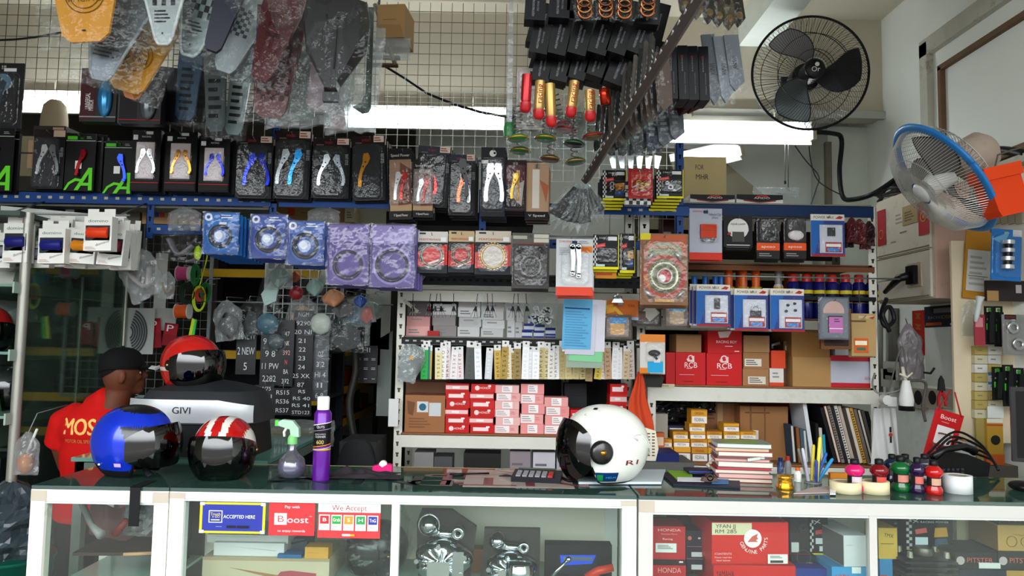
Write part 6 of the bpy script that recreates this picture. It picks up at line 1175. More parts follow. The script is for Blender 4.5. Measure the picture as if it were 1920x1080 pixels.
b=MB();b.ribbon([(0,0)],[0],0,0,WH)if False else None
b=MB();c=pt(rad(68),-4,.012);b.T=Matrix.Translation(c)@Matrix.Rotation(PI/2,4,'Y');b.lathe([(.040,-.010),(.038,.004),(.030,.009),(.0001,.010)],M('#121214',.3,coat=.3),24);b.lathe([(.011,.009),(.008,.015),(.0001,.016)],M('#c08a3a',.15,.9),14);b.build('visor_mount',t)
# top box with a red helmet on it
t=thing('top_box','grey and black motorcycle top box with a silver band, behind the blue helmet','top box',(0,0,0));s=2.94/FPX
a=W(350,836,2.94);t.location=(a.x,2.94,.9865);zt=W(352,712,2.94).z-.9865
b=MB();wX=.245
def tb(f0,f1,z0,z1,m,dep0=.0,n=16,bul=.03):
    def fn(u,v):x=(u-.5)*2;z=z0+(z1-z0)*v;k=(f0+(f1-f0)*v);return(x*wX*k,dep0+bul*x*x*1.3,z)
    b.surf(fn,n,4,m)
b.surf(lambda u,v:(wX*(1.0-.06*v)*math.copysign(abs(math.cos(2*PI*u))**.45,math.cos(2*PI*u)),.19+.19*math.copysign(abs(math.sin(2*PI*u))**.55,math.sin(2*PI*u)),zt*(.0+.42*v)),48,4,M('#17181b',.5),True,True);b.build('lower_case',t)
b=MB();b.surf(lambda u,v:(wX*(1.02-.16*v**2)*math.copysign(abs(math.cos(2*PI*u))**.45,math.cos(2*PI*u)),.19+.2*(1.0-.22*v*v)*math.copysign(abs(math.sin(2*PI*u))**.55,math.sin(2*PI*u)),zt*(.42+.42*v)),48,8,M('#34373a',.45),True,True)
b.surf(lambda u,v:(wX*.86*math.cos(2*PI*u)*math.cos(v*PI/2)if False else wX*.86*(1-v)*math.copysign(abs(math.cos(2*PI*u))**.45,math.cos(2*PI*u)),.19+.156*(1-v)*math.copysign(abs(math.sin(2*PI*u))**.55,math.sin(2*PI*u)),zt*(.84+.14*math.sin(v*PI/2))),48,8,M('#2c2f32',.5),True,True);b.build('lid',t)
b=MB();b.surf(lambda u,v:(-wX*1.02+wX*2.0*u,-.012+.055*(2*u-1)**4-.004*math.sin(PI*v),zt*(.44+.30*v*(1-.25*max(0,u-.75)*4))),32,6,M('#b9bcbe',.3,.3));b.build('silver_band',t)
b=MB();b.text('GIVI',-.02,zt*.60,.026,M('#1c1d20'),-.018,0,.07);b.build('emblem',t)
rr_=lambda a_,e_:M('#c8c4bc',.3)if(-14<e_<-6 and abs(math.degrees(a_))>62)else M('#c21f18',.2,.1,coat=.8,nv=.04)
p=W(358,712,3.12);t,pt=helmet('motorcycle_helmet','red helmet with a dark visor sitting on the grey top box',(p.x-.005,3.13,.9865+zt*.84),(0,0,rad(58)),.90,rr_,openface(24,-58,-58,74),visor=DARKVIS,vrange=(78,26,-54),vout=.02)
# purple spray can, spray bottle, dispenser, cloth
can('tall purple and black spray can with a white cap, standing on the counter',607,743,onc(607,900).y,CT,'#6a1e96','#e3e4e4',None,.029,None,None,.16)
pc=onc(607,900);b=MB();H=W(607,743,pc.y).z-CT;R0=.0295
def band(z0,z1,m,sl=.0,off=0):b.surf(lambda u,v:((R0+off)*math.sin(PI*(u-.5)),-(R0+off)*math.cos(PI*(u-.5)),H*(z0+(z1-z0)*v)+sl*(u-.5)),20,2,m)
band(.40,.68,M('#131216',.4),.014);band(.67,.68,M('#d9d4dc',.4),.014,.0004);band(.41,.42,M('#d9832c',.4),.014,.0004);band(.375,.382,M('#c9b8d4',.4),.014,.0004);band(.60,.605,M('#b9a0cc'),.012,.0006)
for tx,z,wd,c in(('QUTS',.64,.026,'#d9d6dc'),('BRAKE & PARTS',.555,.036,'#cfcdd2'),('CLEANER',.525,.036,'#cfcdd2'),('600',.46,.024,'#c9b870')):
    vs,fs,w=textmesh(tx);k=wd/w;b.add([((R0+.001)*math.sin(v_[0]*k/R0),-(R0+.001)*math.cos(v_[0]*k/R0),H*z+v_[1]*k*1.1)for v_ in vs],fs,M(c))
b.build('can_label',None,(pc.x,pc.y,CT),None);lb=bpy.context.scene.collection.objects[-1]
_can=[o for o in COL.objects if o.get('label','').startswith('tall purple')][0];lb.parent=_can;lb.location=(0,0,0)
p=onc(546,896);t=thing('spray_bottle','round clear spray bottle with pale violet liquid and a green trigger head','bottle',(p.x,p.y,CT));s=p.y/FPX
b=MB();b.lathe([(.020,0),(.040,.008),(.048,.035),(.042,.065),(.020,.085),(.013,.10),(.013,.125)],film('bottle_plastic','#d9d4ea',.14,.4,.1,.25,14),24,cap=False);b.build('bottle',t)
b=MB();b.lathe([(.0001,.003),(.037,.01),(.0455,.035),(.043,.052),(.0001,.052)],M('#9088b8',.15,tr=.6),24,cap=False);b.build('liquid',t)
b=MB();b.lathe([(.017,.115),(.017,.135),(.012,.145)],M('#7fbf7a',.4),14);b.prism([(-.05,.19),(-.035,.198),(.0,.195),(.022,.17),(.024,.14),(-.004,.14),(-.008,.165),(-.05,.178)],-.012,.012,M('#a9c9b4',.35));b.build('trigger_head',t)
b=MB();b.box(-.060,-.048,-.010,.010,.176,.196,M('#5fc24a',.4));b.ribbon([(-.020,.172),(-.030,.155),(-.028,.14)],[.008,.007,.005],-.006,.006,M('#dfe3e0',.4));b.build('nozzle',t)
p=onc(718,882);t=thing('tape_dispenser','small bright pink tape dispenser at the back edge of the counter','tape dispenser',(p.x,p.y-.01,CT));b=MB();b.prism([(-.034,0),(.036,0),(.036,.022),(.02,.026),(.0,.014),(-.014,.024),(-.034,.018)],-.015,.015,M('#d92a7c',.4));b.build('body',t);b=MB();b.lathe([(.014,-.008),(.014,.008)],M('#dfdcd8',.4),16,(.002,0,.024),'y');b.build('tape',t)
b=MB();b.surf(lambda u,v:((u-.5)*.25+.02*math.sin(v*7),(v-.5)*.14,0.004+.045*max(0,noise.noise(Vector((u*5,v*4,3)))+.25)*math.sin(PI*u)*math.sin(PI*v)),26,14,M('#3c383d',.7));b.build('crumpled_cloth',None,(onc(683,893).x,onc(683,893).y,CT),'crumpled dark grey cloth lying on the counter beside the pink dispenser','cloth')
b=MB();b.tube([(-.07,0,.006),(.0,.006,.008),(.07,.01,.010)],.0035,M('#121214',.5),6);b.tube([(-.06,-.004,.004),(-.02,.002,.006)],.006,M('#1a1a1c',.5),6);b.build('black_stick',None,onc(880,893),'thin black stick lying on the counter left of the calculator','stick')
b=MB();b.surf(lambda u,v:((u-.5)*.10+.015*v,(v-.5)*.09,.003+.006*math.sin(u*5)),8,6,BAG,False);b.build('plastic_bag',None,onc(930,890),'flat scrap of clear plastic beside the calculator','bag')
b=MB();b.prism([(-.03,0),(.03,-.0),(.0,.006)],-.01,.01,M('#17171a',.5));b.build('small_clip',None,onc(950,893),'small black pointed clip beside the clear plastic scrap','clip')
p=onc(1008,903);t=thing('calculator','black desk calculator lying left of the white helmet','calculator',(p.x,p.y+.03,CT),(0,0,rad(-8)))
b=MB();b.T=Matrix.Rotation(rad(5),4,'X');b.box(-.085,.085,-.055,.055,.004,.022,M('#23252a',.4));b.build('body',t)
b=MB();b.T=Matrix.Rotation(rad(5),4,'X');[b.box(-.07+.022*i,-.054+.022*i,-.045+.018*j,-.033+.018*j,.022,.027,M('#8f8d92' if i<5 else '#b04040',.5))for i in range(6)for j in range(4)];b.build('keys',t)
b=MB();b.T=Matrix.Rotation(rad(5),4,'X');b.box(-.07,.06,.032,.050,.022,.030,M('#3a4038',.2));b.build('display',t)
b=MB();b.tube(smooth([(.085,.0,.012),(.11,-.02,.006),(.13,.0,.006),(.11,.03,.006)]),.005,M('#1a1a1c',.5),6);b.build('cord',t)
for i,(pts,c,lb_)in enumerate((([(1085,908),(1240,908),(1248,884),(1080,884)],'#c3ccd0','white papers under the white helmet'),)):
    v=[onc(*q,CT+.002)for q in pts];b=MB();b.add([tuple(q)for q in v]+[(q.x,q.y,q.z+.008)for q in v],[(3,2,1,0),(4,5,6,7),(0,1,5,4),(1,2,6,5),(2,3,7,6),(3,0,4,7)],M(c,.6));b.build('papers',None,label=lb_,cat='paper')
for o in COL.objects:
    if o.get('label','').startswith('large glossy white'):o.location.z+=.0115
# clip folder and clutter
def flat(name,lab,cat,pts,z0,th,col,rough=.5):
    v=[WZ(*q,CT)for q in pts];n=len(v);b=MB();b.add([(q.x,q.y,CT+z0)for q in v]+[(q.x,q.y,CT+z0+th)for q in v],[tuple(range(n))[::-1],tuple(range(n,2*n))]+[(i,(i+1)%n,n+(i+1)%n,n+i)for i in range(n)],M(col,rough));return b.build(name,None,label=lab,cat=cat)
flat('clipboard','dark navy clipboard lying between the white helmet and the book stack','clipboard',[(1262,911),(1388,917),(1386,896),(1236,888)],.0005,.006,'#1c2236')
flat('green_card','lime green card on the navy clipboard','card',[(1268,903),(1300,904),(1296,888),(1250,886)],.007,.002,'#7fae2c')
flat('paper_slip','small white slip at the front of the navy clipboard','paper',[(1270,908),(1320,909),(1320,901),(1270,900)],.0095,.001,'#d9dcdf')
flat('paper_slip','blue slip at the right of the navy clipboard','paper',[(1335,911),(1366,912),(1366,902),(1335,900)],.0075,.002,'#3a78a8')
p=onc(1330,908);t=thing('clip','brown bulldog clip on the navy clipboard','clip',(p.x,p.y,CT+.0105));b=MB();b.prism([(-.028,0),(.028,0),(.022,.014),(-.022,.014)],-.012,.012,M('#5f5248',.35,.5));b.build('body',t);b=MB();b.ring((0,-.012,.014),.008,.012,0,.024,M('#4a4038',.3,.6),14);b.build('lever',t)
carton('blue_box','blue and dark cardboard box lying left of the book stack','box',(1292,884,1368,902),onc(1330,895).y,.09,'#2a2f4a',[('r',0,0,1,.35,'#3a5aa8')],z=CT+.0105)
p=onc(1322,880);t=thing('glue_tube','white tube with an orange band lying on the blue box','tube',(p.x,onc(1330,895).y+.045,CT+.048));b=MB();b.T=Matrix.Rotation(rad(52),4,'Y');b.lathe([(.012,-.03),(.014,0),(.013,.02)],M('#d9d0c0',.4),14);b.lathe([(.0145,.006),(.0145,.026)],M('#d9702c',.4),14);b.build('body',t)
# stack of books
bc=[('#c9bfb0',12),('#d0a9a4',14),('#cfc8ba',12),('#b9525a',8),('#d5d0c4',16),('#c9a8a4',10),('#8f4a50',7),('#d9d3c6',14),('#c9b39c',12),('#c9ccc8',14)]
p=onc(1396,905);z=CT;tot=W(1396,832,p.y).z-CT;k=tot/sum(q[1]for q in bc)
for i,(c,h)in enumerate(bc):
    hh=h*k;b=MB();dx=.006*math.sin(i*2.1);cv=M(['#a8484e','#6a7a70','#b06a64','#8d3a40','#9aa39a'][i%5],.5)
    b.box(-.094,.094,-.0,.13,0,.0015,cv);b.box(-.092,.092,.002,.13,.0015,hh-.0018,M(c,.8));b.box(-.094,.094,0,.13,hh-.0018,hh-.0003,cv)
    if i==9:b.box(-.094,.094,0,.13,hh-.002,hh-.0001,M('#6d8a72',.3));b.box(-.06,.05,.02,.11,hh-.0001,hh+.0005,M('#8aa04a',.4))
    b.build('book',None,(p.x+dx,p.y+.003*(i%3),z+.0002),f'thick used notebook in the stack behind the golden cup, {["bottom","second","third","fourth","fifth","sixth","seventh","eighth","ninth"][i] + " from the bottom" if i and i < 9 else "the bottom one" if i == 0 else "the green covered top one"}','book','stack of used notebooks',rot=(0,0,rad(-6+2*math.sin(i))));z+=hh
b=MB();b.prism([(-.03,0),(.03,.01),(.028,.018),(-.03,.01)],0,.003,M('#c3cfc4',.6));b.build('paper_slip',None,(p.x+.04,p.y-.006,CT+tot*.55),'pale slip sticking out of the notebook stack','paper')
# golden bell cup
p=onc(1478,919);t=thing('brass_cup','shiny golden ribbed cup wrapped in clear plastic','part',(p.x,p.y+.03,CT));b=MB();b.lathe([(.028,0),(.030,.006),(.026,.012),(.024,.034),(.028,.040),(.020,.046),(.0001,.047)],M('#d9a21e',.15,.85),24);b.build('cup',t);b=MB();bagshape(b,.08,.085,.07,CLEAR,120,1.0,True,12,12);b.build('wrapper',t)
# pen cup
p=onc(1535,910);t=thing('pen_cup','clear plastic cup holding pens and markers','cup',(p.x,p.y+.05,CT));b=MB();b.lathe([(.030,0),(.036,.085)],CLEAR,20,cap=False);b.lathe([(.030,.0),(.030,.003)],M('#9a9a98'),20);b.build('cup',t)
for i,(dx,dy,tl,c,L,nm)in enumerate(((-.022,0,-10,'#b9b9c4',.11,'silver marker'),(.0,.01,4,'#c9b93a',.12,'yellow pencil'),(.014,-.01,5,'#d9d24a',.15,'long yellow marker'),(.020,.01,22,'#2a6ab8',.10,'blue pen'),(-.012,.016,-18,'#7a7a78',.11,'grey pen'),(.006,-.016,2,'#2c3f9a',.07,'dark blue pen'),(.026,.0,34,'#3a90c4',.09,'light blue cutter'))):
    q=MB();q.lathe([(.006,0),(.006,L),(.003,L+.006)],M(c,.4),10);q.build('pen',None,(p.x+dx*.7,p.y+.05+dy,CT+.006),nm+' standing in the clear cup','pen',rot=(0,rad(tl),0))
for lab,x,y,c1,c2,hh in(('small silver and red topped knob tool left of the pens',1481,893,'#8f8f92','#c03a2c',.07),('small blue bottle behind the golden cup',1467,890,'#1f4f8a','#1a3f70',.06),('small white and orange glue bottle behind the pens',1500,905,'#d9d9d4','#d0702c',.05)):
    p=onc(x,y);t=thing('small_bottle',lab,'bottle',(p.x,p.y+.02,CT));b=MB();b.lathe([(.012,0),(.013,hh*.6),(.007,hh*.8)],M(c1,.3),14);b.build('body',t);b=MB();b.lathe([(.008,hh*.78),(.008,hh)],M(c2,.4),12);b.build('cap',t)
flat('paper_strip','red and white printed strip lying in front of the pens','paper',[(1488,927),(1566,925),(1566,912),(1520,916)],.0005,.003,'#b9a8a4');flat('price_tag','white tag leaning at the left tape roll','paper',[(1556,930),(1567,930),(1567,914),(1556,914)],.004,.004,'#e3e6e8')
# tape rolls
def roll(lab,x,yb,wpx,hpx,col,inn=.62):
    p=onc(x,yb);s=p.y/FPX;r=wpx*s/2;h=hpx*s;b=MB();b.ring((0,0,0),r*inn,r,0,h,M(col,.5),40,'z');b.ring((0,0,0),r*inn-.003,r*inn,.001,h-.001,M('#8a8070',.6),40,'z')
    return b.build('tape_roll',None,(p.x,p.y+r,CT),lab,'tape roll'),p,r,h
o1,p1,r1,h1=roll('cream tape roll under the pink bottle',1598,928,56,20,'#d8ceac');o2,p2,r2,h2=roll('cream tape roll under the dark red bottle',1652,929,54,22,'#d8ceac');roll('tall white tape roll on its own, right of the bottles',1811,928,50,32,'#d6d8d8')
def bottle(lab,x,ytop,ybot,c,lb,z=CT,y=None,wpx=34):
    p=onc(x,ybot);yy=y or p.y+.02;s=yy/FPX;H=W(x,ytop,yy).z-z;r=wpx*s/2;t=thing('octane_bottle',lab,'bottle',(W(x,ytop,yy).x,yy,z),(0,0,0),'small colourful bottles')
    b=MB();b.lathe([(r*.8,0),(r*.92,H*.04),(r*.92,H*.15),(r*.72,H*.24),(r*.72,H*.50),(r,H*.60),(r,H*.70),(r*.6,H*.80),(r*.38,H*.84)],M(c,.1,coat=.6,tr=.25,nv=.04),22);b.build('body',t)
    b=MB();b.lathe([(r*.735,H*.24),(r*.735,H*.5)],M('#2a2326',.4),22,cap=False);b.surf(lambda u,v:(r*.76*math.sin((u-.5)*1.6),-r*.76*math.cos((u-.5)*1.6),H*(.27+.2*v)),8,2,M(lb,.4));b.build('label_band',t)
    b=MB();b.lathe([(r*.42,H*.82),(r*.46,H*.84),(r*.46,H*.98),(r*.3,H)],M('#17171a',.4),16);b.build('cap',t)
bottle('bright pink bottle standing in the left cream tape roll',1602,860,918,'#e0247c','#c9b8c0',CT+.003,o1.location.y,34)
bottle('dark red bottle standing in the right cream tape roll',1648,860,918,'#8a0f20','#c9584c',CT+.003,o2.location.y,33)
bottle('green bottle behind the tape rolls',1688,854,922,'#14703a','#c98a7c',wpx=36);bottle('dark violet bottle between the green and the bright red one',1719,857,926,'#33174a','#c9706a',wpx=28);bottle('bright red bottle at the right end of the bottles',1750,862,928,'#c8201c','#c9a08a',wpx=32)
for lab,x,c in(('dark blue bottle behind the dark red one',1672,'#1c2f4a'),('grey dark bottle behind the violet one',1733,'#4a4650'),('black capped dark bottle behind the green one',1697,'#1d3a2c')):bottle(lab,x,851,905,c,'#55525a',wpx=28)
b=MB();b.box(-.03,.03,0,.02,0,.03,M('#c9862c',.5));b.build('orange_block',None,onc(1580,906)+Vector((0,.03,0)),'small orange yellow block behind the pink bottle','block')
# telephone and printer like black machine, monitor, mouse
p=onc(1805,900);t=thing('card_terminal','black low machine with buttons and a handset behind the white tape roll','telephone',(p.x+.02,p.y+.06,CT),(0,0,rad(10)))
b=MB();b.prism([(-.10,0),(.13,0),(.14,.05),(.04,.085),(-.08,.045)],0,.12,M('#121214',.4));b.build('body',t);b=MB();b.tube([(-.09,.02,.07),(-.04,.02,.10),(.06,.03,.11),(.1,.03,.09)],[.016,.012,.012,.018],M('#0e0e10',.35),10);b.build('handset',t);b=MB();[b.box(-.07+.02*i,-.058+.02*i,-.004,0,.012+.013*j,.02+.013*j,M('#3a3a3e'))for i in range(5)for j in range(2)];b.build('keys',t)
cable('brown cord trailing from the red payment card over the black machine',smooth([W(1757,862,3.3),onc(1800,862)+Vector((0,.2,.09)),onc(1840,880)+Vector((0,0.1,.10))]),.004,'#8a6a4c')
for i in range(4):cable(f'black cable in the tangle between the machine and the monitor, {NUM[i]} one',smooth([onc(1790+20*i,895)+Vector((0,.18,.06+.02*i)),onc(1835,880)+Vector((0,.16,.13-.02*i)),onc(1870+6*i,888)+Vector((0,.1,.10-.02*i)),onc(1905,900)+Vector((0,.1,.02))]),.005)
p=onc(1925,915);t=thing('monitor','black computer monitor cut off by the right edge of the picture','monitor',(2.11,2.78,CT),(0,0,rad(-25)))
b=MB();b.box(-.22,.22,-.012,.02,.06,.34,M('#0e0e11',.35));b.build('screen_housing',t);b=MB();b.box(-.205,.205,-.0135,-.012,.075,.325,M('#060608',.1));b.build('screen',t);b=MB();b.box(-.03,.03,.0,.02,.005,.12,M('#141416',.4));b.box(-.10,.10,-.06,.09,0,.012,M('#141416',.4));b.build('stand',t)
p=onc(1918,925);b=MB();b.ell((0,0,.012),(.035,.05,.018),M('#101012',.35),18,10);b.build('mouse',None,(p.x+.03,p.y+.05,CT+.003),'black computer mouse cut off by the right edge','mouse')
carton('yellow_packet','yellow packet with a red stripe standing left of the monitor','packet',(1852,785,1882,852),3.4,.02,'#b8943a',[('r',0,.0,1,.12,'#d9d4c8'),('r',0,.16,1,.2,'#b8402c'),('o',.5,.6,.3,'#2f2a26')]);carton('orange_packet','orange packet low behind the cables left of the monitor','packet',(1850,852,1884,872),3.4,.02,'#c9662c',[])
b=MB();b.box(-.04,.1,-.02,.06,0,.75,M('#6d6860',.6));q=W(1867,872,3.4);b.T=Matrix();b.box(-.04,.1,-.02,.06,.75,q.z-.003,M('#6d6860',.6));b.build('side_stand',None,(q.x,3.42,0),'plain stand behind the counter under the yellow packet','stand')
# ================================================================ inside the counters
SZ=.651
def sticker(lab,bb,col,deco,name='payment_sticker'):
    p,w,h=pbox(*bb,2.4125);b=MB();b.box(-w/2,w/2,0,.001,0,h,M(col,.4));b.deco(w,h,deco,dy=.0003);return b.build(name,None,p,lab,'sticker')
sticker('blue sticker with a yellow border, reading accepted here',(373,942,496,1000),'#d8c93a',[('r',.04,.07,.96,.93,'#3a449a'),('r',0,0,.07,.1,'#e6e6e6'),('r',.93,0,1,.1,'#e6e6e6'),('r',0,.9,.07,1,'#e6e6e6'),('r',.93,.9,1,1,'#e6e6e6'),('r',.14,.26,.35,.66,'#c9cde6'),('r',.155,.29,.335,.63,'#3a449a'),('t',"Touch",.245,.38,.09,'#d8c93a',0,.15),('t',"'n GO",.25,.46,.08,'#d8c93a',0,.12),('r',.18,.55,.31,.58,'#e6e6e6'),('t','ACCEPTED HERE',.61,.46,.11,'#e9ecf6',0,.48),('r',.42,.74,.56,.82,'#2a2a34'),('r',.58,.74,.76,.82,'#2a2a34'),('l',.26,.76,.4,.8,1,'#8a92c4')])
sticker('red rounded sticker reading pay with Boost',(503,942,589,1004),'#d84448',[('t','Pay with',.5,.14,.085,'#f4dcdc',0,.32),('r',.12,.33,.39,.68,'#f4e9e9'),('t','B',.255,.51,.20,'#d84448',0,.13),('t','oost',.63,.53,.20,'#f6ecec',0,.46),('t','TM',.91,.42,.03,'#f4dcdc',0,.05),('t','to enjoy rewards',.5,.86,.075,'#f4dcdc',0,.6)])
sticker('red and white sticker listing five payment marks, reading we accept',(595,943,712,1009),'#d84a4c',[('r',0,0,1,.27,'#e9e9ea'),('t','We Accept',.5,.15,.16,'#a01810',0,.56)]+sum([[('r',.02+.195*k,.34,.19+.195*k,.78,'#efe9e9'),('r',.035+.195*k,.37,.175+.195*k,.60,['#d8383e','#3aa24c','#e0953a','#3f9a5a','#3a449a'][k]),('t',['B','Grab','S','H','TnG'][k],.105+.195*k,.485,.10,'#f6f0ee',0,[.06,.11,.05,.07,.1][k]),('l',.05+.195*k,.66,.16+.195*k,.70,1,'#a9a0a0')]for k in range(5)],[])+[('r',.4,.87,.53,.93,'#f0e0dc'),('r',.53,.87,.6,.93,'#e0a03a')])
IN=2.46
carton('flat_box','long white wrapped flat box, upper of the two under the stickers','box',(388,1003,540,1018),2.56,.2,'#c9c9c8',[('l',.1,.2,.9,.3,1,'#a9a9a9')]);carton('flat_box','long white wrapped flat box, lower of the two under the stickers','box',(400,1018,532,1045),2.54,.22,'#cfcfd0',[('p',[(.1,.2),(.9,.5),(.88,.54)],'#a9a9ad')])
carton('cardboard_box','cream carton with a red swoosh print at the bottom of the middle counter','box',(378,1046,616,1096),2.52,.24,'#bfb39c',[('p',[(.2,.4),(.6,.7),(.62,.9)],'#a07a5a'),('p',[(.55,1),(.62,.55),(.7,.5),(.9,.6),(.9,.9)],'#a8545c'),('r',0,0,1,.12,'#a8977c')],z=SZ)
carton('flat_box','slate blue board leaning right of the white flat boxes','box',(534,1010,575,1045),2.62,.1,'#55606e',[('p',[(0,.3),(1,0),(1,.1),(0,.4)],'#1f2736')]);carton('flat_box','flat blue box in front of the slate blue board','box',(520,1040,565,1048),2.52,.06,'#2f6a98',[]);carton('small_box','small yellow box on the cream carton','box',(571,1026,615,1049),2.52,.06,'#cf9f4a',[('l',.1,.45,.9,.5,1,'#a87a34')])
b=MB();b.surf(lambda u,v:((u-.5)*.20,.02*math.sin(u*9)+.03*noise.noise(Vector((u*4,v*4,1))),v*.13*(1-.3*abs(u-.5))),14,10,BAG,False);b.build('plastic_bag',None,W(640,1040,2.6),'sheet of clear crumpled plastic behind the yellow box','bag')
hp=W(704,1085,2.62);t,pt=helmet('motorcycle_helmet','black helmet wrapped in clear plastic inside the middle counter',(hp.x,2.64,SZ),(0,0,rad(-50)),.72,lambda a,e:M('#1c1e22',.3,coat=.5),openface(20,-58,-58,72),visor=DARKVIS);b=MB();bagshape(b,.26,.26,.24,BAG,140,.8,False);b.build('wrapper',t)
b=MB();b.box(-.06,.02,0,.02,0,.22,M('#2e3438',.6));b.build('dark_board',None,(W(345,1040,2.78).x,2.76,SZ),'dark board at the back left of the middle counter','board')
CH=M('#c6cace',.08,1.0,nv=.03)
def chrome(lab,x,ytop,wpx,d,kind):
    s=d/FPX;t=thing('chrome_cover',lab,'engine part',(W(x,ytop,d).x,d,SZ));H=W(x,ytop,d).z-SZ;w=wpx*s
    b=MB();b.prism([(-w*.38,0),(w*.40,0),(w*.48,H*.75),(w*.25,H*.9),(w*.1,H),(-w*.35,H),(-w*.42,H*.8)]if kind==0 else[(-w*.5,0),(w*.5,0),(w*.5,H),(-w*.45,H)],.05,.075,M('#3a3632',.35));b.build('tray',t)
    b=MB();r=random.Random(int(x))
    b.lathe([(w*.16,0),(w*.17,.02),(w*.12,.05),(.0001,.055)],CH,24,(-w*.22,.02,H*.8 if kind==0 else H*.2),'y')
    b.T=Matrix.Translation((0,0,0));b.ell((-w*.22,.02,H*.80),(w*.15,.04,w*.15),CH);b.ring((w*.22,-.02,H*.72),w*.04,w*.09,0,.05,CH,24);b.tube([(-w*.2,.02,H*.68),(w*.22,.02,H*.66)],w*.07,CH,10)
    b.build('cylinder',t)
    b=MB();
    def lump(u,v):a=2*PI*u;k=1+.05*math.cos(3*a)+.03*math.sin(5*a+1);return(w*.42*k*math.cos(a)*math.sin(PI*v*.98+.01)**.45,.0+.05*-math.cos(PI*v)-.005*math.cos(7*a),H*.32+H*.30*k*math.sin(a)*math.sin(PI*v*.98+.01)**.45)
    b.surf(lump,48,12,CH,True,True);b.build('casing',t)
    for k in range(5):b=MB();a=k*1.3+.4;b.lathe([(.008,-.012),(.009,0),(.006,.01)],CH,12,(w*.36*math.cos(a),-.045,H*.32+H*.24*math.sin(a)),'y');b.tube([(w*.36*math.cos(a),-.04,H*.32+H*.24*math.sin(a)),(w*.1*math.cos(a),-.05,H*.32+H*.08*math.sin(a))],.006,CH,6);b.build('bolt',t)
    b=MB();b.box(-w*.2,w*.12,-.062,-.045,H*.10,H*.36,M('#d9dbdd',.12,1.0));b.box(w*.16,w*.32,-.055,-.045,H*.12,H*.5,CH);b.build('plate',t)
chrome('large chrome engine cover with a round cylinder, left of the three in the middle counter',832,962,125,2.56,0);chrome('chrome engine cover with a domed top, middle of the three in the middle counter',958,998,110,2.55,1)
b=MB();bx_=W(958,1012,2.5);b.lathe([(.040,0),(.046,.05),(.044,.09),(.036,.096),(.0001,.098)],CH,28,(0,0,0));b.build('chrome_dome',None,(W(975,1016,2.5).x,2.47,SZ),'smooth chrome dome in front of the middle chrome cover','engine part')
carton('cardboard_box','small brown carton behind the two chrome covers','box',(868,1030,905,1090),2.66,.06,'#8a5f44',[],z=SZ)
t=carton('lever_case','black case with a blue and silver lever set in the middle counter','box',(1022,1022,1147,1090),2.58,.06,'#15161a',[('r',.05,.1,.95,.95,'#1c1d22'),('r',.2,.26,.76,.78,'#2a2f3a'),('p',[(.22,.28),(.76,.26),(.7,.5),(.24,.56)],'#1c5ae0'),('r',.27,.32,.70,.42,'#6a7078')],z=SZ)
b=MB();b.tube([W(1030,1085,2.5),W(1062,1052,2.5)],.006,CH,8);b.ell(tuple(W(1066,1049,2.5)),.010,CH,10,8);b.build('chrome_rod',None,label='chrome rod leaning in front of the black lever case',cat='rod')
b=MB();b.tube([W(1100,1085,2.48),W(1122,1070,2.48),W(1150,1064,2.48)],[.016,.014,.012],M('#c23a1c',.3),10);b.build('rubber_grip',None,label='orange red handle at the bottom right of the middle counter',cat='handle')
# right counter
def rbox(lab,bb,d,dep,col,deco=(),z=None,name='parts_box',**k):return carton(name,lab,'box',bb,d,dep,col,deco,z=z,**k)
hz=[('t','HONDA',.5,.10,.07,'#e9b9b4',0,.7),('t','Genuine Parts',.5,.20,.04,'#e0a09a',0,.5),('t','Racing',.45,.33,.05,'#e9c4c0',0,.3),('r',.08,.44,.72,.68,'#dcdcdc'),('l',.14,.48,.66,.6,3,'#7a6a6c'),('r',.0,.86,1,1,'#2a0f14'),('r',.8,.9,.92,.94,'#d9d4d4')]
z1=W(1250,1059,2.5).z
rbox('red box with white label at the left of the right counter, upper one',(1224,987,1285,1059),2.5,.12,'#b3262c',hz,z1+.001);rbox('red box at the left of the right counter, lower one',(1224,1060,1286,1090),2.5,.12,'#b3262c',[('t','HONDA',.5,.2,.2,'#e0a09a',0,.7)],SZ)
rbox('green box with a red figure standing behind the red box',(1224,949,1250,975),2.74,.03,'#2f9a2c',[('o',.4,.5,.28,'#8d5a4c')],None);
rbox('brown carton behind the left red boxes',(1226,975,1300,1000),2.70,.1,'#5a4238',[],SZ)
zz=SZ
for i,(y0,y1)in enumerate(((1047,1070),(1024,1046),(995,1023))):
    rbox(f'dark purple box with a white tag beside the big red box, {("bottom","middle","top")[i]} one',(1287,y0,1318,y1),2.56,.1,'#231c34',[('r',0,.0,1,.06,'#8a6a94'),('r',.3,.5,.95,.9,'#d5d5da')]if i<2 else[('o',.2,.5,.12,'#d97a74'),('r',.7,.45,.85,.55,'#d9d9dc')],None,group='dark purple boxes')
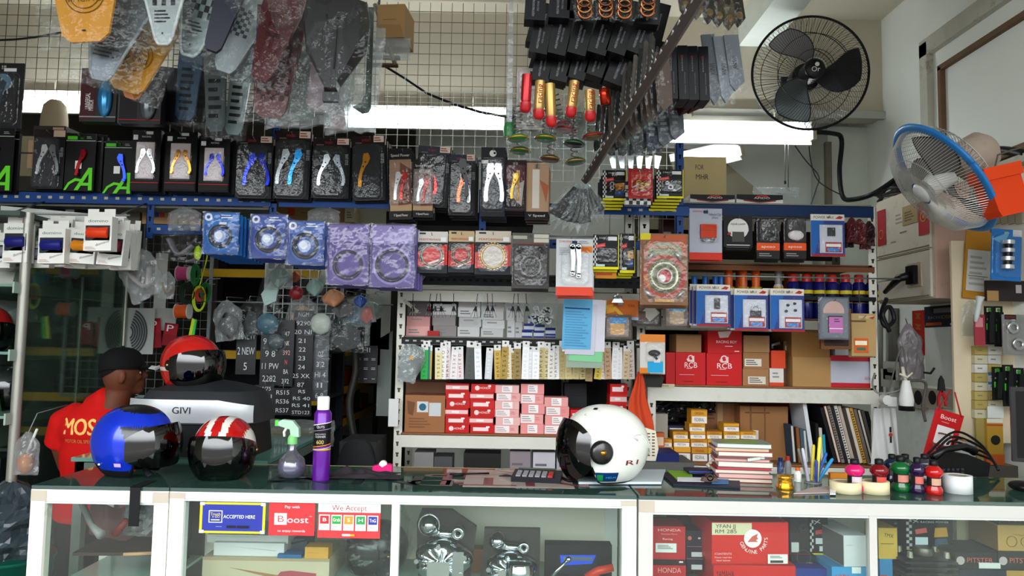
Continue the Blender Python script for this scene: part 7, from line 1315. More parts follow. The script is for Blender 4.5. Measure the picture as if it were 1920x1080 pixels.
# big red open box
p,w,h=pbox(1334,978,1480,1058,2.46);t=thing('big_red_box','big open red parts box with a white round emblem in the right counter','box',(p.x,2.46,W(1400,1059,2.46).z),(0,0,rad(3)));RD=M('#cc1f16',.45)
b=MB();D=.24;b.box(-w/2,w/2,0,.004,0,h,RD);b.box(-w/2,-w/2+.004,.004,D,0,h,RD);b.box(w/2-.004,w/2,.004,D,0,h,RD);b.box(-w/2,w/2,D-.004,D,0,h,RD);b.box(-w/2,w/2,0,D,-.0,.004,RD)
b.deco(w,h,[('r',.0,.02,.52,.30,'#d5cdb0'),('t','YFAN JJ',.18,.10,.09,'#4a4538',0,.26),('t','RM 285',.18,.22,.09,'#5a5444',0,.28),('o',.53,.38,.115,'#eee6e4'),('p',[(.46,.46),(.52,.33),(.6,.26),(.58,.34),(.6,.38),(.57,.42),(.6,.46)],'#d06058'),('t','CONTENTS',.14,.74,.05,'#e9c0bc',0,.22),('t','Please read the',.14,.82,.04,'#e9c0bc',0,.22),('t','label below',.14,.89,.04,'#e9c0bc',0,.18),('r',.72,.74,.98,.96,'#e3dfdc'),('l',.75,.77,.95,.84,2,'#6a5a5a'),('r',.75,.88,.92,.94,'#4a4044')])
for i,ch in enumerate('GENUINE PARTS'):
    a=rad(200+i*13.5);b.text(ch,w*.03+.165*w*math.cos(a),h*.62+.165*w*math.sin(a),.012,M('#f0dcd8'),-.012*.1-.0075,a+PI/2)
b.build('carton',t);b=MB();b.box(-w/2,w/2,D,D+.003,h-.002,h+.02,M('#7a1a1a',.5));b.build('rear_flap',t)
rbox('second big red box under the open one, with handwritten black marks',(1338,1060,1492,1095),2.46,.24,'#c81e16',[('t','YAMAHA',.14,.3,.2,'#3a1010',0,.22),('o',.45,.8,.14,'#eee6e4')],SZ)
rbox('black box with a grey disc drawing, right of the big red box',(1482,970,1517,1041),2.58,.08,'#232628',[('g',.68,.28,.24,.03,'#55595c'),('g',.68,.28,.15,.02,'#6a6e70'),('r',.05,.66,.45,.92,'#c9cccb'),('r',0,.96,1,1,'#b03040')],None)
rbox('black box with disc drawing, lying lower right of the big red box',(1484,1042,1530,1066),2.56,.1,'#1b2230',[('g',.5,.1,.3,.03,'#4a525c'),('r',.6,.5,.85,.7,'#8a8a2c')],None)
rbox('checkered black box with a yellow bottom edge, right of the disc box',(1519,968,1553,1042),2.60,.06,'#17191b',[('c',.0,.1,.2,.9,2,10,'#c9ccc9'),('t','X',.4,.15,.10,'#e0e0e0',10,.4),('p',[(.3,.36),(.9,.31),(.9,.42),(.3,.47)],'#c9504c'),('r',.3,.55,.9,.7,'#dcdfe0'),('r',.5,.75,.95,.88,'#dcdfe0'),('r',.0,.93,1,1,'#d8c82c')],None)
rbox('blue box at the bottom between the big red box and the white box',(1492,1066,1560,1092),2.5,.14,'#143a8a',[],SZ)
rbox('white grey box in front of the mullion of the right counter',(1582,1004,1627,1062),2.46,.22,'#c9c9cc',[('l',.1,.3,.5,.34,1,'#a9a9ac')],W(1600,1063,2.46).z+.001,side='#6a6a6c',rz=rad(4));rbox('light blue box with red writing under the white grey box',(1560,1063,1628,1092),2.46,.2,'#3a94c4',[('t','MOTUL',.3,.4,.3,'#b03a44',0,.4),('r',.55,.0,.8,.2,'#d9dcdc')],SZ)
rbox('pale yellow box with black handwriting right of the mullion',(1648,990,1683,1048),2.54,.1,'#c9a94c',[('t','TMX',.55,.25,.12,'#3a3420',-8,.5),('r',.1,.5,.8,.52,'#6a5a30')],None);rbox('blue box with a red mark under the pale yellow box',(1650,1048,1674,1090),2.54,.1,'#2f84b4',[('r',.0,.5,.6,.7,'#b0442c')],SZ)
rbox('black parts box with checkered edge and a yellow label, right half of the right counter',(1700,970,1788,1034),2.6,.1,'#17191b',[('c',.0,.05,.12,.95,2,10,'#b9bcb9'),('t','X',.2,.12,.10,'#e3e3e3',8,.14),('t','RACING POWER',.6,.14,.06,'#d9dada',0,.6),('p',[(.18,.36),(.42,.30),(.44,.44),(.2,.5)],'#d06a64'),('r',.18,.58,.45,.8,'#cfdbe0'),('p',[(.6,.3),(.85,.28),(.88,.55),(.58,.58)],'#c9992c'),('p',[(.6,.62),(.85,.6),(.88,.85),(.58,.86)],'#4a5a6c'),('r',.0,.93,1,1,'#c9bb2c')],None)
rbox('black box turned away left of the black and yellow labelled box',(1672,966,1700,1050),2.66,.08,'#1b1a1a',[('l',.2,.1,.9,.3,3,'#8d8c8c')],SZ)
t=thing('engine_block','black finned engine block at the bottom of the right counter','engine part',(W(1735,1060,2.52).x,2.48,SZ));b=MB();H=W(1735,1030,2.5).z-SZ
for k in range(7):b.box(-.085+.004*(k%2),.085,0,.12,k*H*.12,k*H*.12+.006,M('#3a3a36',.35,.5))
b.box(-.06,.06,.015,.10,0,H*.84,M('#232321',.4,.4));b.build('fins',t);b=MB();b.lathe([(.03,H*.80),(.034,H*.9),(.028,H)],M('#6a665c',.3,.6),20,(0,.05,0));[b.lathe([(.010,H*.82),(.008,H*.95)],M('#a9a59a',.3,.7),10,(x,y,0))for x in(-.06,.06)for y in(.02,.09)];b.build('head_bolts',t)
rbox('tan box with a motorcycle drawing at the right edge',(1872,985,1935,1034),2.52,.16,'#b8965a',[('r',0,0,1,.0,'#b8965a'),('g',.4,.6,.16,.015,'#8a6a3a'),('g',.8,.6,.14,.015,'#8a6a3a'),('p',[(.3,.3),(.8,.35),(.7,.4)],'#a07a48')],W(1880,1035,2.52).z,side='#8d6a3c');rbox('black and red topped box on the tan box at the right edge',(1872,972,1935,984),2.53,.15,'#17171a',[('t','PITS',.6,.3,.5,'#c9504c',0,.6)],None)
z9=W(1860,1068,2.5).z
for i,x0 in enumerate((1792,1872)):rbox('black box with red lettering and grey emblem, '+('left','right')[i]+' one at the bottom right',(x0,1036,x0+78,1068),2.5,.16,'#1b1b1e',[('o',.12,.5,.10,'#b9aaa8'),('t','PITSTER',.58,.48,.3,'#c96a60',0,.62)],z9+.001)
rbox('navy box below the black and red lettered boxes',(1800,1069,1925,1092),2.49,.17,'#1c2236',[('r',.7,.0,1,.3,'#a8863c')],SZ)
b=MB();b.box(-.035,.035,0,.002,0,.018,M('#cfd0cf'));b.build('white_note',None,W(1856,1066,2.496),'small white note stuck between the black and red lettered boxes','paper')
carton('cream_board','cream board standing behind the boxes of the right counter','board',(1795,972,1868,1034),2.70,.02,'#cdbfa6',[],z=SZ)
# left counter: tray of odds and ends
s_=2.6/FPX;b=MB();b.tube([W(150,935,2.62),W(172,985,2.55),W(190,1003,2.5)],[.012,.010,.016],M('#8f8d8e',.35),8);b.build('bent_tool',None,label='long grey curved handle inside the left counter',cat='handle')
b=MB();b.surf(lambda u,v:((u-.5)*.17,.02*math.sin(u*6),v*.12-.03*math.sin(u*PI)),14,10,M('#6d4a48',.25));b.build('red_grey_bag',None,W(212,1002,2.66),'dull red and grey bag inside the left counter','bag')
b=MB();bagshape(b,.14,.12,.08,M('#8d8a8c',.4),150,1.2,False);b.build('white_pouch',None,W(270,1003,2.62),'pale grey pouch at the right inside the left counter','pouch')
b=MB();b.tube([W(215,1003,2.56),W(238,975,2.56)],.012,M('#8a1620',.4),8);b.build('dark_red_grip',None,label='dark red grip inside the left counter',cat='grip')
b=MB();b.box(-.15,.15,0,.2,0,.01,M('#4a3a34',.6));b.build('brown_tray',None,W(225,1042,2.5),'brown tray on the shelf of the left counter','tray',rot=(0,0,rad(4)))
b=MB();b.tube([(-.04,0,0),(.05,.01,.003)],.006,M('#c9a07c',.4),6);b.build('tan_stick',None,W(255,1040,2.47),'tan stick lying at the front of the brown tray','stick')
# ================================================================ the aisle at the back left
YEL=M('#c9a318',.5,nv=.1);DB=M('#141a28',.6);SHB=M('#1c1d20',.7)
def aisle_unit(lab,loc,L,D,zs,rz=0,z1=2.1,n=3,yb=YEL):
    t=thing('aisle_shelf',lab,'shelf',loc,(0,0,rz));
    for x in(0,L-.04):
        for y in(0,D-.04):b=MB();b.box(x,x+.04,y,y+.04,0,z1,DB);b.build('post',t)
    for z in zs:b=MB();b.box(.04,L-.04,-.005,.0,z,z+.05,yb);b.build('beam',t);b=MB();b.box(.0,L,0,D,z+.04,z+.05,SHB);b.build('shelf_board',t)
    b=MB();b.box(0,L,D,D+.01,0,z1,M('#15161a',.8));b.build('back_panel',t)
    return t
ZA=[W(600,745,4.5).z-.05,W(600,660,4.5).z-.05,W(500,505,4.5).z-.05,W(600,810,4.5).z-.05,.3]
aisle_unit('dark aisle shelf with yellow beams facing the camera, behind the number boards',(-1.93,4.52,0),.84,.4,[ZA[0],ZA[1],ZA[2],ZA[3]],0)
a=W(612,736,4.5);aisle_unit('dark aisle shelf with yellow beams running into the depth of the aisle',(-1.10,6.6,0),2.05,.4,[W(612,738,4.5).z-.05,W(612,800,4.5).z-.05,.55,1.42,1.75],-PI/2+PI,2.1)if False else None
def deep_shelf():
    t=thing('aisle_shelf','dark aisle shelf with slanting yellow beams running into the depth','shelf',(-1.25,4.94,0));L=2.2;D=.40
    for y in(0,1.28,L-.04):
        for x in(-D,-.04):b=MB();b.box(x,x+.04,y,y+.04,0,2.2,DB);b.build('post',t)
    for z in(W(612,738,4.94).z-.05,W(612,805,4.94).z-.06,1.33,1.72,.5):
        b=MB();b.box(0,.006,.0,L,z,z+.055,YEL);b.build('beam',t);b=MB();b.box(-D,0,0,L,z+.04,z+.05,SHB);b.build('shelf_board',t)
    return t
deep_shelf()
r=random.Random(21)
zc=[W(612,738,4.94).z-.01,W(612,805,4.94).z-.02,1.38,1.77]
NA=('nearest','second nearest','third nearest','fourth nearest','furthest')
for k,z in enumerate(zc):
    for i in range(5):
        y=5.0+i*.40;c=[['#c96a24','#2a5a9a','#b5541c','#3a3c40','#8a4a24'],['#b85a1c','#2c4a7a','#c9702a','#2f3034','#a8622c'],['#3a4440','#55605a','#2c3030','#6a7470','#444a48'],['#2c2a28','#6a2c24','#3a3c3a','#4a4440','#303030']][k][i]
        b=MB();b.box(-.30,-.03,0,.30,0,.10+.06*r.random(),M(c,.5));b.deco(.3,.1,[]);b.build('stock_box',None,(-1.27,y,z+.012),f'{["orange and dark","orange and blue","greyish","dark"][k]} stock box on the {["third","lowest","upper","top"][k]} board of the deep aisle shelf, {NA[i]}','box','stock on the deep aisle shelf')
for i in range(7):
    b=MB();bagshape(b,.14,.10,.10,MILK if i%2 else M('#3a403e',.3),200+i,1.3,False);b.build('stock_bag',None,W(510+i*22,712 if i<4 else 640,4.6),f'small dull bag lying on the aisle shelf boards, {NUM[i]} from the left','bag','small bags on the aisle shelf')
aisle_unit('dark tall shelf on the right side of the aisle',(-.80,7.8,0),1.0,.05,[.4,.9,1.4],-PI/2,2.0,2,DB)
for i,(x,y,w,h,c)in enumerate([(706,560,46,190,'#b9bdb6'),(702,640,20,90,'#a9774c'),(718,700,26,160,'#8d9490')]):
    p,ww,hh=pbox(x-w/2,y-h/2,x+w/2,y+h/2,4.5);b=MB();b.prism([(-ww/2,0),(ww/2,0),(ww/2,hh),(-ww/2,hh*.9)],0,.02,M(c,.6));b.build('leaning_board',None,p,['tall pale board leaning beyond the right violet packet','narrow brown board leaning in the aisle','pale grey board beside the centre shelf post'][i],'board')
b=MB();b.tube(smooth([W(660,620,4.3),W(668,690,4.3),W(655,760,4.25),W(668,840,4.2)]),.022,M('#2a2824',.5),8);b.build('hanging_hose',None,label='dark hose hanging down in the aisle right of the number boards',cat='hose')
# number and letter boards
def board(lab,bb,d,rows,col='#15171b',film_=False,th=.004,big=.5):
    p,w,h=pbox(*bb,d);t=thing('letter_board',lab,'board',p,(0,0,rad(random.Random(lab).uniform(-3,3))));n=len(rows)
    b=MB();b.box(-w/2,w/2,0,th,0,h,M(col,.35));de=[]
    for i,q in enumerate(rows):
        tx,cc=q if isinstance(q,tuple)else(q,'#c9cdd0');v=(i+.5)/n
        de+=[('r',.03,(i+1)/n-.004,.97,(i+1)/n,'#3f4449')]
        if tx:de+=[('t',tx,.5,v,big/n,cc,0,min(.86,.17*len(tx)))]
    b.deco(w,h,de);b.build('board',t)
    if film_:b=MB();bagshape(b,w*1.1,h*1.03,.02,BAG,230,1.0,False,8,16);b.build('wrapper',t)
    b=MB();b.tube([(0,.003,h-.01),(0,.02,h+.05),(0,.3,h+.10)],.002,M('#8d9094',.3,.8),5);b.build('hook',t)
board('small black letter board numbered one, two and five at the left',(441,616,478,702),4.15,['1 NEW','2 NEW','5'])
board('black letter board with white numbers, second from the left',(486,606,523,722),4.1,['','9 A1','9 8','11 PW','2282'])
board('letter board with a bright red and white number, in the middle',(522,600,548,724),4.08,['','47',('NK','#e8dcdc'),('392','#d8a8a8'),('N','#d86a5c'),'BA','392'])
board('black letter board marked with the high numbers and XK, tall one',(545,582,584,730),4.1,['NGM','9290','20 NI','21','22','23','24','25 XK','87'])
board('clear wrapped letter board at the right of the number boards',(584,616,613,752),4.12,['','','OZ','3 2','HI 4','II','6 8'],'#5a5c60',True)
board('lower black letter board reading PW and RS numbers, left',(475,722,512,778),4.05,['PW75','RS 31','RS 32','RS 33'])
board('lower black letter board reading RS numbers, middle',(511,728,546,778),4.05,['RS15','RS36','RS37'])
board('lower black letter board reading RS numbers, right',(545,728,583,780),4.05,['RS','RS 40','RS 41','STD123'])
board('black letter board at the far left top of the number boards',(500,596,540,640),4.2,['NEO','SRSS'])
board('dark letter board hanging in the aisle under the bagged parts',(664,648,706,718),4.4,['HI','= = =','= = =','- - -'])
b=MB();b.tube([(-1.9,4.40,1.66),(-.70,4.40,1.66)],.005,M('#8d9094',.3,.8));[b.tube([(x,4.40,1.66),(x,4.53,1.66)],.004,M('#8d9094',.3,.8))for x in(-1.9,-1.11)]
b.build('hook_rail',None,label='thin steel rail in the aisle holding the letter boards',cat='rail')
# bagged parts cluster
cl=[(523,520,48,54,'#9fb5ae','pale green'),(500,548,40,66,'#b9cfc8','pointed white green'),(556,548,34,40,'#a01c28','dark red'),(592,540,40,44,'#a9c4bc','silvery green'),(560,592,52,50,'#c9a07a','peach coloured'),(600,606,50,60,'#b5bab0','round clear'),(628,560,52,44,'#c98a5c','small orange brown'),(640,580,54,42,'#4a4044','dark pleated'),(668,592,50,50,'#4a7a9c','blue grey pointed'),(655,606,66,62,'#1f2a2e','dark shiny'),(650,636,72,60,'#23272a','large black'),(495,606,54,60,'#4a6a78','blue green shiny'),(432,612,50,66,'#17191c','black bagged round'),(470,606,40,60,'#22262a','black bagged second'),(693,578,40,40,'#9ab0aa','pale milky'),(676,566,30,30,'#2a5ab0','bright blue'),(690,590,30,40,'#c9462c','small red'),(513,640,40,44,'#5c6468','grey lower'),(552,520,26,26,'#c9581c','small bright orange'),(610,520,30,36,'#c9cfc8','white upper')]
for i,(x,y,w,h,c,nm)in enumerate(cl):
    d=4.0+.03*(i%5);s=d/FPX;t=thing('bagged_part',f'{nm} part in a clear bag, hanging in the cluster above the number boards','bag',W(x,y+h*.4,d),(0,rad(12*math.sin(i*1.9)),0),'bagged parts over the aisle')
    b=MB();ww,hh=w*s,h*s
    if i%3==0:b.surf(lambda u,v:(ww*.42*math.cos(2*PI*u)*math.sin(PI*v*.9+.1),.02*math.sin(2*PI*u),hh*(.05+.75*v)),14,8,M(c,.35),False)
    elif i%3==1:b.prism([(-ww*.4,hh*.3),(-ww*.1,0),(ww*.36,hh*.2),(ww*.3,hh*.7),(-.05*ww,hh*.8)],0,.02,M(c,.35))
    else:b.ell((0,.01,hh*.38),(ww*.40,.025,hh*.34),M(c,.35),14,8)
    b.build('part',t);b=MB();bagshape(b,ww*1.05,hh*1.15,.05,MILK if i%4==0 else BAG,300+i,1.5,True,10,10);b.build('wrapper',t)
    b=MB();b.tube([(0,0,hh*1.1),(0,.02,hh*1.25),(0,.26,hh*1.3)],.002,M('#8d9094',.3,.8),5);b.build('hook',t)
# bags at the end of the lower beam
for i,(x,yb,w,h,c,lb)in enumerate([(283,556,70,104,'#a9a09c','slanting bag of white and pink parts beside the grip boxes'),(334,490,78,66,'#6d6a70','clear bag holding a grey curved part under the lower blue beam'),(345,432,60,44,None,'crumpled milky bag lying on the lower blue beam'),(310,560,30,50,'#8a6a3c','small brown part bag below the slanting bag')]):
    s=3.55/FPX;t=thing('bagged_part',lb,'bag',W(x,yb,3.53),(0,rad((-28,6,0,4)[i]),0));b=MB();bagshape(b,w*s,h*s,.06,MILK if i!=1 else BAG,340+i,1.6,True,12,14);b.build('wrapper',t)
    if c:b=MB();b.tube(smooth([(-w*s*.3,.0,h*s*.6),(0,-.005,h*s*.2),(w*s*.3,0,h*s*.5)]),w*s*.12,M(c,.35),8,.5);b.build('part',t)
# signs and the grey disc on the mesh panel
def psign(lab,bb,tilt):
    p,w,h=pbox(*bb,4.30);b=MB();b.box(-w/2,w/2,0,.004,0,h,M('#a32430',.45));b.deco(w,h,[('r',0,0,1,.10,'#8a1420'),('t','P',.42,.24,.30,'#e3dede',0,.5),('r',0,.5,1,1,'#8f1f2a')]);return b.build('learner_sign',None,p,lab,'sign',rot=(0,rad(tilt),0))
psign('red sign with a white letter P, left of the two',(282,597,303,652),-6);psign('red sign with a white letter P, right of the two',(303,606,328,648),6)
b=MB();b.box(-.07,.07,0,.003,0,.13,M('#b9bab5',.6));b.build('backing_sheet',None,W(306,620,4.33),'pale backing sheet above the red signs','sheet')
t=thing('tyre_poster','white sheet with a large grey grooved disc on it, left of the red signs','poster',W(258,664,4.28));s=4.28/FPX
b=MB();b.box(-26*s,28*s,0,.004,0,86*s,M('#aeb3ae',.6));b.build('sheet',t);b=MB();[b.surf(lambda u,v,k=k:((-18+(6+4.3*k+3.2*v)*math.cos((u-.5)*2.5))*s*1.0,-.004,(40+(8+4.6*k+3.2*v)*1.15*math.sin((u-.5)*2.5))*s),20,1,M('#4f5254',.5))for k in range(7)];b.build('disc',t)
b=MB();b.box(-.035,.035,0,.004,0,.36,M('#c3c5bd',.6));b.build('white_strip',None,W(298,590,4.34),'tall white strip behind the bags, left of the line spools','strip')
# spools and lines
def spool(lab,x,y,r_,w,c,d=4.25):
    s=d/FPX;t=thing('line_spool',lab,'spool',W(x,y,d));b=MB();b.lathe([(r_*s,-w*s),(r_*s*.96,0),(r_*s,w*s)],M(c,.5,nv=.2,sc=60),24,(0,0,0),'x');b.build('line',t);b=MB();[b.lathe([(r_*s*1.1,q*w*s-.002),(r_*s*1.1,q*w*s+.002)],M('#d0d0cc',.4),20,(0,0,0),'x')for q in(-1,1)];b.build('flange',t);b=MB();b.tube([(0,0,0),(0,.0,r_*s*1.2),(0,.15,r_*s*1.4)],.003,M('#8d9094'),5);b.build('hook',t)
spool('pink line spool hanging under the lower blue beam',345,513,13,11,'#c9548a');spool('orange line spool below the green lines',343,584,13,12,'#d9642c')
for lb,cx,cy,rx,rz_,c,k in(('coil of green line right of the pink spool',366,515,8,20,'#1f7a3c',5),('coil of green line behind the yellow line',385,548,9,18,'#1c6a34',5),('coil of red line in the middle of the lines',375,553,9,12,'#b8402c',4),('loose yellow green line hanging in a loop from the blue disc packets',373,560,12,24,'#b8cf2a',3),('dark green coil left of the green line',350,550,14,20,'#14301c',5)):
    s=4.15/FPX;b=MB()
    for i in range(k):b.tube([((rx-i*1.2)*s*math.cos(a*PI/12),.004*i,(rz_-i*1.5)*s*math.sin(a*PI/12))for a in range(25)],.004,M(c,.4),5)
    if 'loose' in lb:b.tube(smooth([(0,0,rz_*s),(.02,0,.16),(.035,0,.25),(.02,0,.32)]),.004,M(c,.4),5)
    else:b.tube([(0,0,rz_*s),(0,.02,rz_*s+.02),(0,.2,rz_*s+.04)],.003,M('#8d9094'),5)
    b.build('line_coil',None,W(cx,cy,4.15),lb,'line')
b=MB();b.prism([(-.02,0),(.0,0),(.02,.12),(.0,.13)],0,.01,M('#c9dc2a',.4));b.prism([(.0,0),(.016,0),(.03,.12),(.022,.125)],-.01,0,M('#3fc25a',.4));b.build('bright_strips',None,W(358,640,4.2),'bright yellow and green strips hanging above the red helmet','strip')
b=MB();b.ell((0,0,0),(.02,.01,.035),M('#a9c41c',.4),12,8);b.build('plastic_tool',None,W(371,474,3.55),'yellow green handle sticking out behind the first blue packet','handle')
# cartons on the blue rack shelf
SB=2.096
def rc(lab,bb,d,col,deco=(),dep=.2):return carton('cardboard_box',lab,'box',bb,d,dep,col,deco)
rc('brown carton with a red and blue emblem on the lower blue beam',(266,378,332,420),3.8,'#a8865c',[('r',0,0,1,.12,'#a8342c'),('p',[(.35,.7),(.35,.5),(.48,.35),(.48,.7)],'#2a4a8a'),('p',[(.5,.35),(.64,.5),(.64,.7),(.5,.7)],'#b8402c')]);rc('pale carton with a red tape band beside the emblem carton',(334,376,372,422),3.82,'#b59a6c',[('p',[(0,0),(.2,0),(1,.75),(1,1),(.7,.8)],'#a8342c')])
rc('tan carton with a red band behind the first blue packets',(375,378,430,404),3.85,'#b99e70',[('r',.8,.3,1,.7,'#a8342c')]);rc('plain tan carton, next to the blue post',(432,380,492,402),3.85,'#b0946a');rc('long brown carton lying behind the coil packets, with an orange square',(516,383,655,420),3.9,'#a88a5c',[('r',.16,.2,.26,.6,'#c8502c'),('l',.35,.4,.5,.5,1,'#8a6a40')],.12);rc('small cream carton end at the right of the long brown carton',(646,388,664,416),3.86,'#c9bfa0',[('l',.2,.3,.8,.8,3,'#8a8068')])
b=MB();bagshape(b,.16,.10,.06,MILK,360,1.2,True);b.build('plastic_bag',None,W(606,424,3.7),'pale green pointed plastic bag standing above the violet packets','bag')
b=MB();b.box(-.26,.30,0,.01,0,.14,M('#cfd2bd',.7));b.build('cream_board',None,W(680,420,4.0),'cream board behind the lever packets above the violet ones','board')
b=MB();b.box(-.43,.33,0,.3,0,.07,M('#15171a',.6));b.build('black_box',None,W(880,424,3.82),'long black box lying above the clutch plate packets','box')
b=MB();b.box(-.13,.13,0,.02,0,.12,M('#6f6a5c',.7));b.build('olive_carton',None,W(214,420,3.8),'dark olive carton behind the orange grip box','box')  # plain olive carton, one even colour
# dark chair back behind the counter, plastic heap on the side counter
t=thing('chair','black chair with a rounded back behind the counter, below the aisle','chair',(W(668,870,3.2).x,3.2,0));s=3.2/FPX
b=MB();zt=W(668,825,3.2).z;b.surf(lambda u,v:((u-.5)*.20*(1-.35*v**3),.02*math.cos(PI*(u-.5))*-1,zt-.40+.40*(1-(1-v)*1.0)*(1-.10*(2*u-1)**4*v)),16,14,M('#101114',.6));b.surf(lambda u,v:((.5-u)*.20*(1-.35*v**3),.03,zt-.40+.40*v*(1-.10*(2*u-1)**4*v)),16,14,M('#101114',.6));b.build('backrest',t)
b=MB();b.box(-.2,.2,.02,.42,.43,.48,M('#141518',.6));b.build('seat',t);b=MB();b.tube([(0,.03,zt-.35),(0,.03,.46)],.02,M('#1c1c1f'),8);b.build('back_support',t)
for x in(-.17,.17):
    for y in(.05,.39):b=MB();b.tube([(x,y,0),(x,y,.43)],.014,M('#2a2a2e',.4,.5),8);b.build('leg',t)
b=MB();bagshape(b,.34,.13,.2,MILK,380,1.5,False,16,10);b.build('plastic_bag',None,W(562,836,3.8),'heap of clear plastic on the far end of the side counter','bag')
b=MB();b.box(.12,.3,0,.3,0,W(560,842,3.4).z,M('#2c3030',.7));b.build('low_cabinet',None,(W(560,840,3.4).x,3.68,0),'dark low cabinet under the heap of clear plastic','cabinet')
# ================================================================ in the tall glass cabinet
def incab(lab,px,py,h,fn,nm='stock',cat='stock',X=-2.36,zs=None):
    q=WX(px,py,X);b=MB();fn(b);return b.build(nm,None,(X,q.y,zs if zs else q.z),lab,cat)
q1=WX(100,600,-2.4);t,pt=helmet('motorcycle_helmet','pale helmet wrapped in plastic on the middle board of the glass cabinet',(-2.42,3.72,1.373),(0,0,rad(60)),.85,lambda a,e:M('#8fa09a',.3),openface(),visor=None,inner='#2a302e',pivot=False)
b=MB();bagshape(b,.30,.24,.26,MILK,400,1.2,False,16,16);b.build('wrapper',t)
t,pt=helmet('motorcycle_helmet','red and white helmet at the left edge of the glass cabinet',(-2.40,3.44,1.373),(0,0,rad(40)),.82,lambda a,e:M('#9a1c1c',.3,coat=.4)if e>5 else M('#c9ccc9',.3),openface(),visor=DARKVIS)
t,pt=helmet('motorcycle_helmet','dark helmet in grey plastic on the lower board of the glass cabinet',(-2.42,3.62,1.093),(0,0,rad(50)),.85,lambda a,e:M('#2c3632',.35),openface(),visor=DARKVIS);b=MB();bagshape(b,.32,.25,.27,BAG,410,1.2,False,16,16);b.build('wrapper',t)
for i,(y,z,c,lb)in enumerate(((3.95,1.373,'#8f979a','chrome and black engine part on the middle board of the glass cabinet'),(4.14,1.373,'#5a5f60','dark engine part at the far end of the middle board'),(4.05,1.093,'#4a5552','greenish metal part on the lower board of the glass cabinet'))):
    b=MB();b.box(-.08,.08,-.06,.06,0,.05,M('#17191a',.5));b.ell((0,0,.10),(.06,.05,.06),M(c,.2,.8),14,8);b.lathe([(.02,.12),(.03,.18)],M(c,.2,.8),14);b.build('engine_part',None,(-2.4,y,z),lb,'engine part')
for i,(y,z,c,w)in enumerate(((3.55,1.673,'#b8bab0',.1),(3.80,1.673,'#3a6a9a',.06),(3.95,1.673,'#c9ccc8',.12),(4.12,1.673,'#8a2c24',.1),(3.45,1.093,'#3a7a34',.08))):
    b=MB();b.prism([(-w/2,0),(w/2,0),(w*.3,.07),(-w*.1,.10)],-.05,.05,M(c,.4));b.build('stock_part',None,(-2.4,y,z),f'{["pale curved","small blue","white and black","dark red","bright green"][i]} part in the glass cabinet, on the {"top" if z > 1.6 else "lower"} board','part',rot=(0,0,-PI/2))
for i,(y,z)in enumerate(((3.5,.733),(3.8,.733),(4.05,.733))):
    b=MB();b.box(-.12,.12,-.1,.1,0,.16,M(['#1f2a26','#3a4440','#2a2422'][i],.5));b.build('stock_box',None,(-2.4,y,z),f'dark box on the low board of the glass cabinet, {("nearest","middle","furthest")[i]} one','box')
# drink bag, bag and green tub by the left counter
t=thing('drink_bag','plastic takeaway drink bag with an orange drink and a straw, hanging behind the left post','drink',W(48,890,3.0));s=3.0/FPX
b=MB();bagshape(b,46*s,78*s,.05,MILK,420,1.0,True);b.build('bag',t);b=MB();b.ell((-.005,0,20*s),(14*s,.02,18*s),M('#b8763c',.3),14,10);b.build('drink',t);b=MB();b.tube([(.0,0,40*s),(16*s,0,84*s)],.005,M('#c9cfcc',.4),8);b.build('straw',t);b=MB();b.tube([(0,0,76*s),(0,.05,110*s),(.0,.25,118*s)],.002,M('#8d9094'),5);b.build('hook',t)
t=thing('rubbish_bag','dark plastic bag of scraps at the bottom left, beside the left counter','bag',W(10,1050,2.6));b=MB();bagshape(b,.26,.26,.2,M('#3a444a',.25),430,1.5,True,16,16);b.build('body',t);b=MB();bagshape(b,.20,.27,.22,BAG,431,1.5,True,14,14);b.build('wrapper',t)
zt=W(20,1052,2.55).z;t=thing('green_tub','dark green plastic tub under the bag of scraps at the bottom left','tub',(W(12,1060,2.6).x,2.62,0));b=MB();b.lathe([(.10,0),(.13,zt-.01),(.138,zt-.01),(.138,zt)],M('#0f5a4c',.4),24);b.build('body',t)
# ================================================================ the person
def remesh(b,name,parent,vox,it=6,**k):
    o=b.build(name,parent,**k);m=o.modifiers.new('blend','REMESH');m.mode='VOXEL';m.voxel_size=vox;m.use_smooth_shade=True
    s_=o.modifiers.new('soften','SMOOTH');s_.factor=.6;s_.iterations=it;return o
SK=M('#6d4330',.55,nv=.06)
PX,PY=-1.84,3.40
t=thing('person','person in a red t-shirt and black cap, back to the camera, looking right','person',(PX,PY,0))
z0=.0;b=MB()
HZ=1.285;HX=.075
b.ell((HX,.02,HZ),(.078,.096,.108),SK,28,20)
b.ell((HX+.03,.055,HZ-.050),(.052,.060,.055),SK,20,14)
b.tube([(.02,.0,1.06),(HX-.006,.008,1.20),(HX,.014,HZ-.02)],[.066,.055,.055],SK,16)
# face looks towards +x, a little away from the camera
fx,fy=math.cos(rad(28)),math.sin(rad(28))
F_=lambda f,s,z:(HX+fx*f-fy*s,.02+fy*f+fx*s,HZ+z)
b.ell(F_(.088,0,-.004),(.012,.010,.020),SK,10,8);b.ell(F_(.096,0,-.014),(.012,.011,.011),SK,10,8)
b.ell(F_(.080,0,-.045),(.014,.022,.008),SK,10,8);b.ell(F_(.080,0,-.056),(.013,.018,.008),SK,10,8);b.ell(F_(.070,0,-.082),(.020,.022,.016),SK,10,8)
b.ell(F_(.076,0,.022),(.014,.045,.010),SK,12,8);[b.ell(F_(.062,q*.034,-.018),(.018,.018,.016),SK,10,8)for q in(-1,1)]
for q in(-1,1):b.ell(F_(-.004,q*.092,-.016),(.018,.012,.032),SK,12,8)
b.ell((.0,.02,1.00),(.165,.095,.16),SK);b.ell((.0,.02,.80),(.135,.09,.17),SK);b.ell((0,.02,.62),(.15,.10,.12),SK)
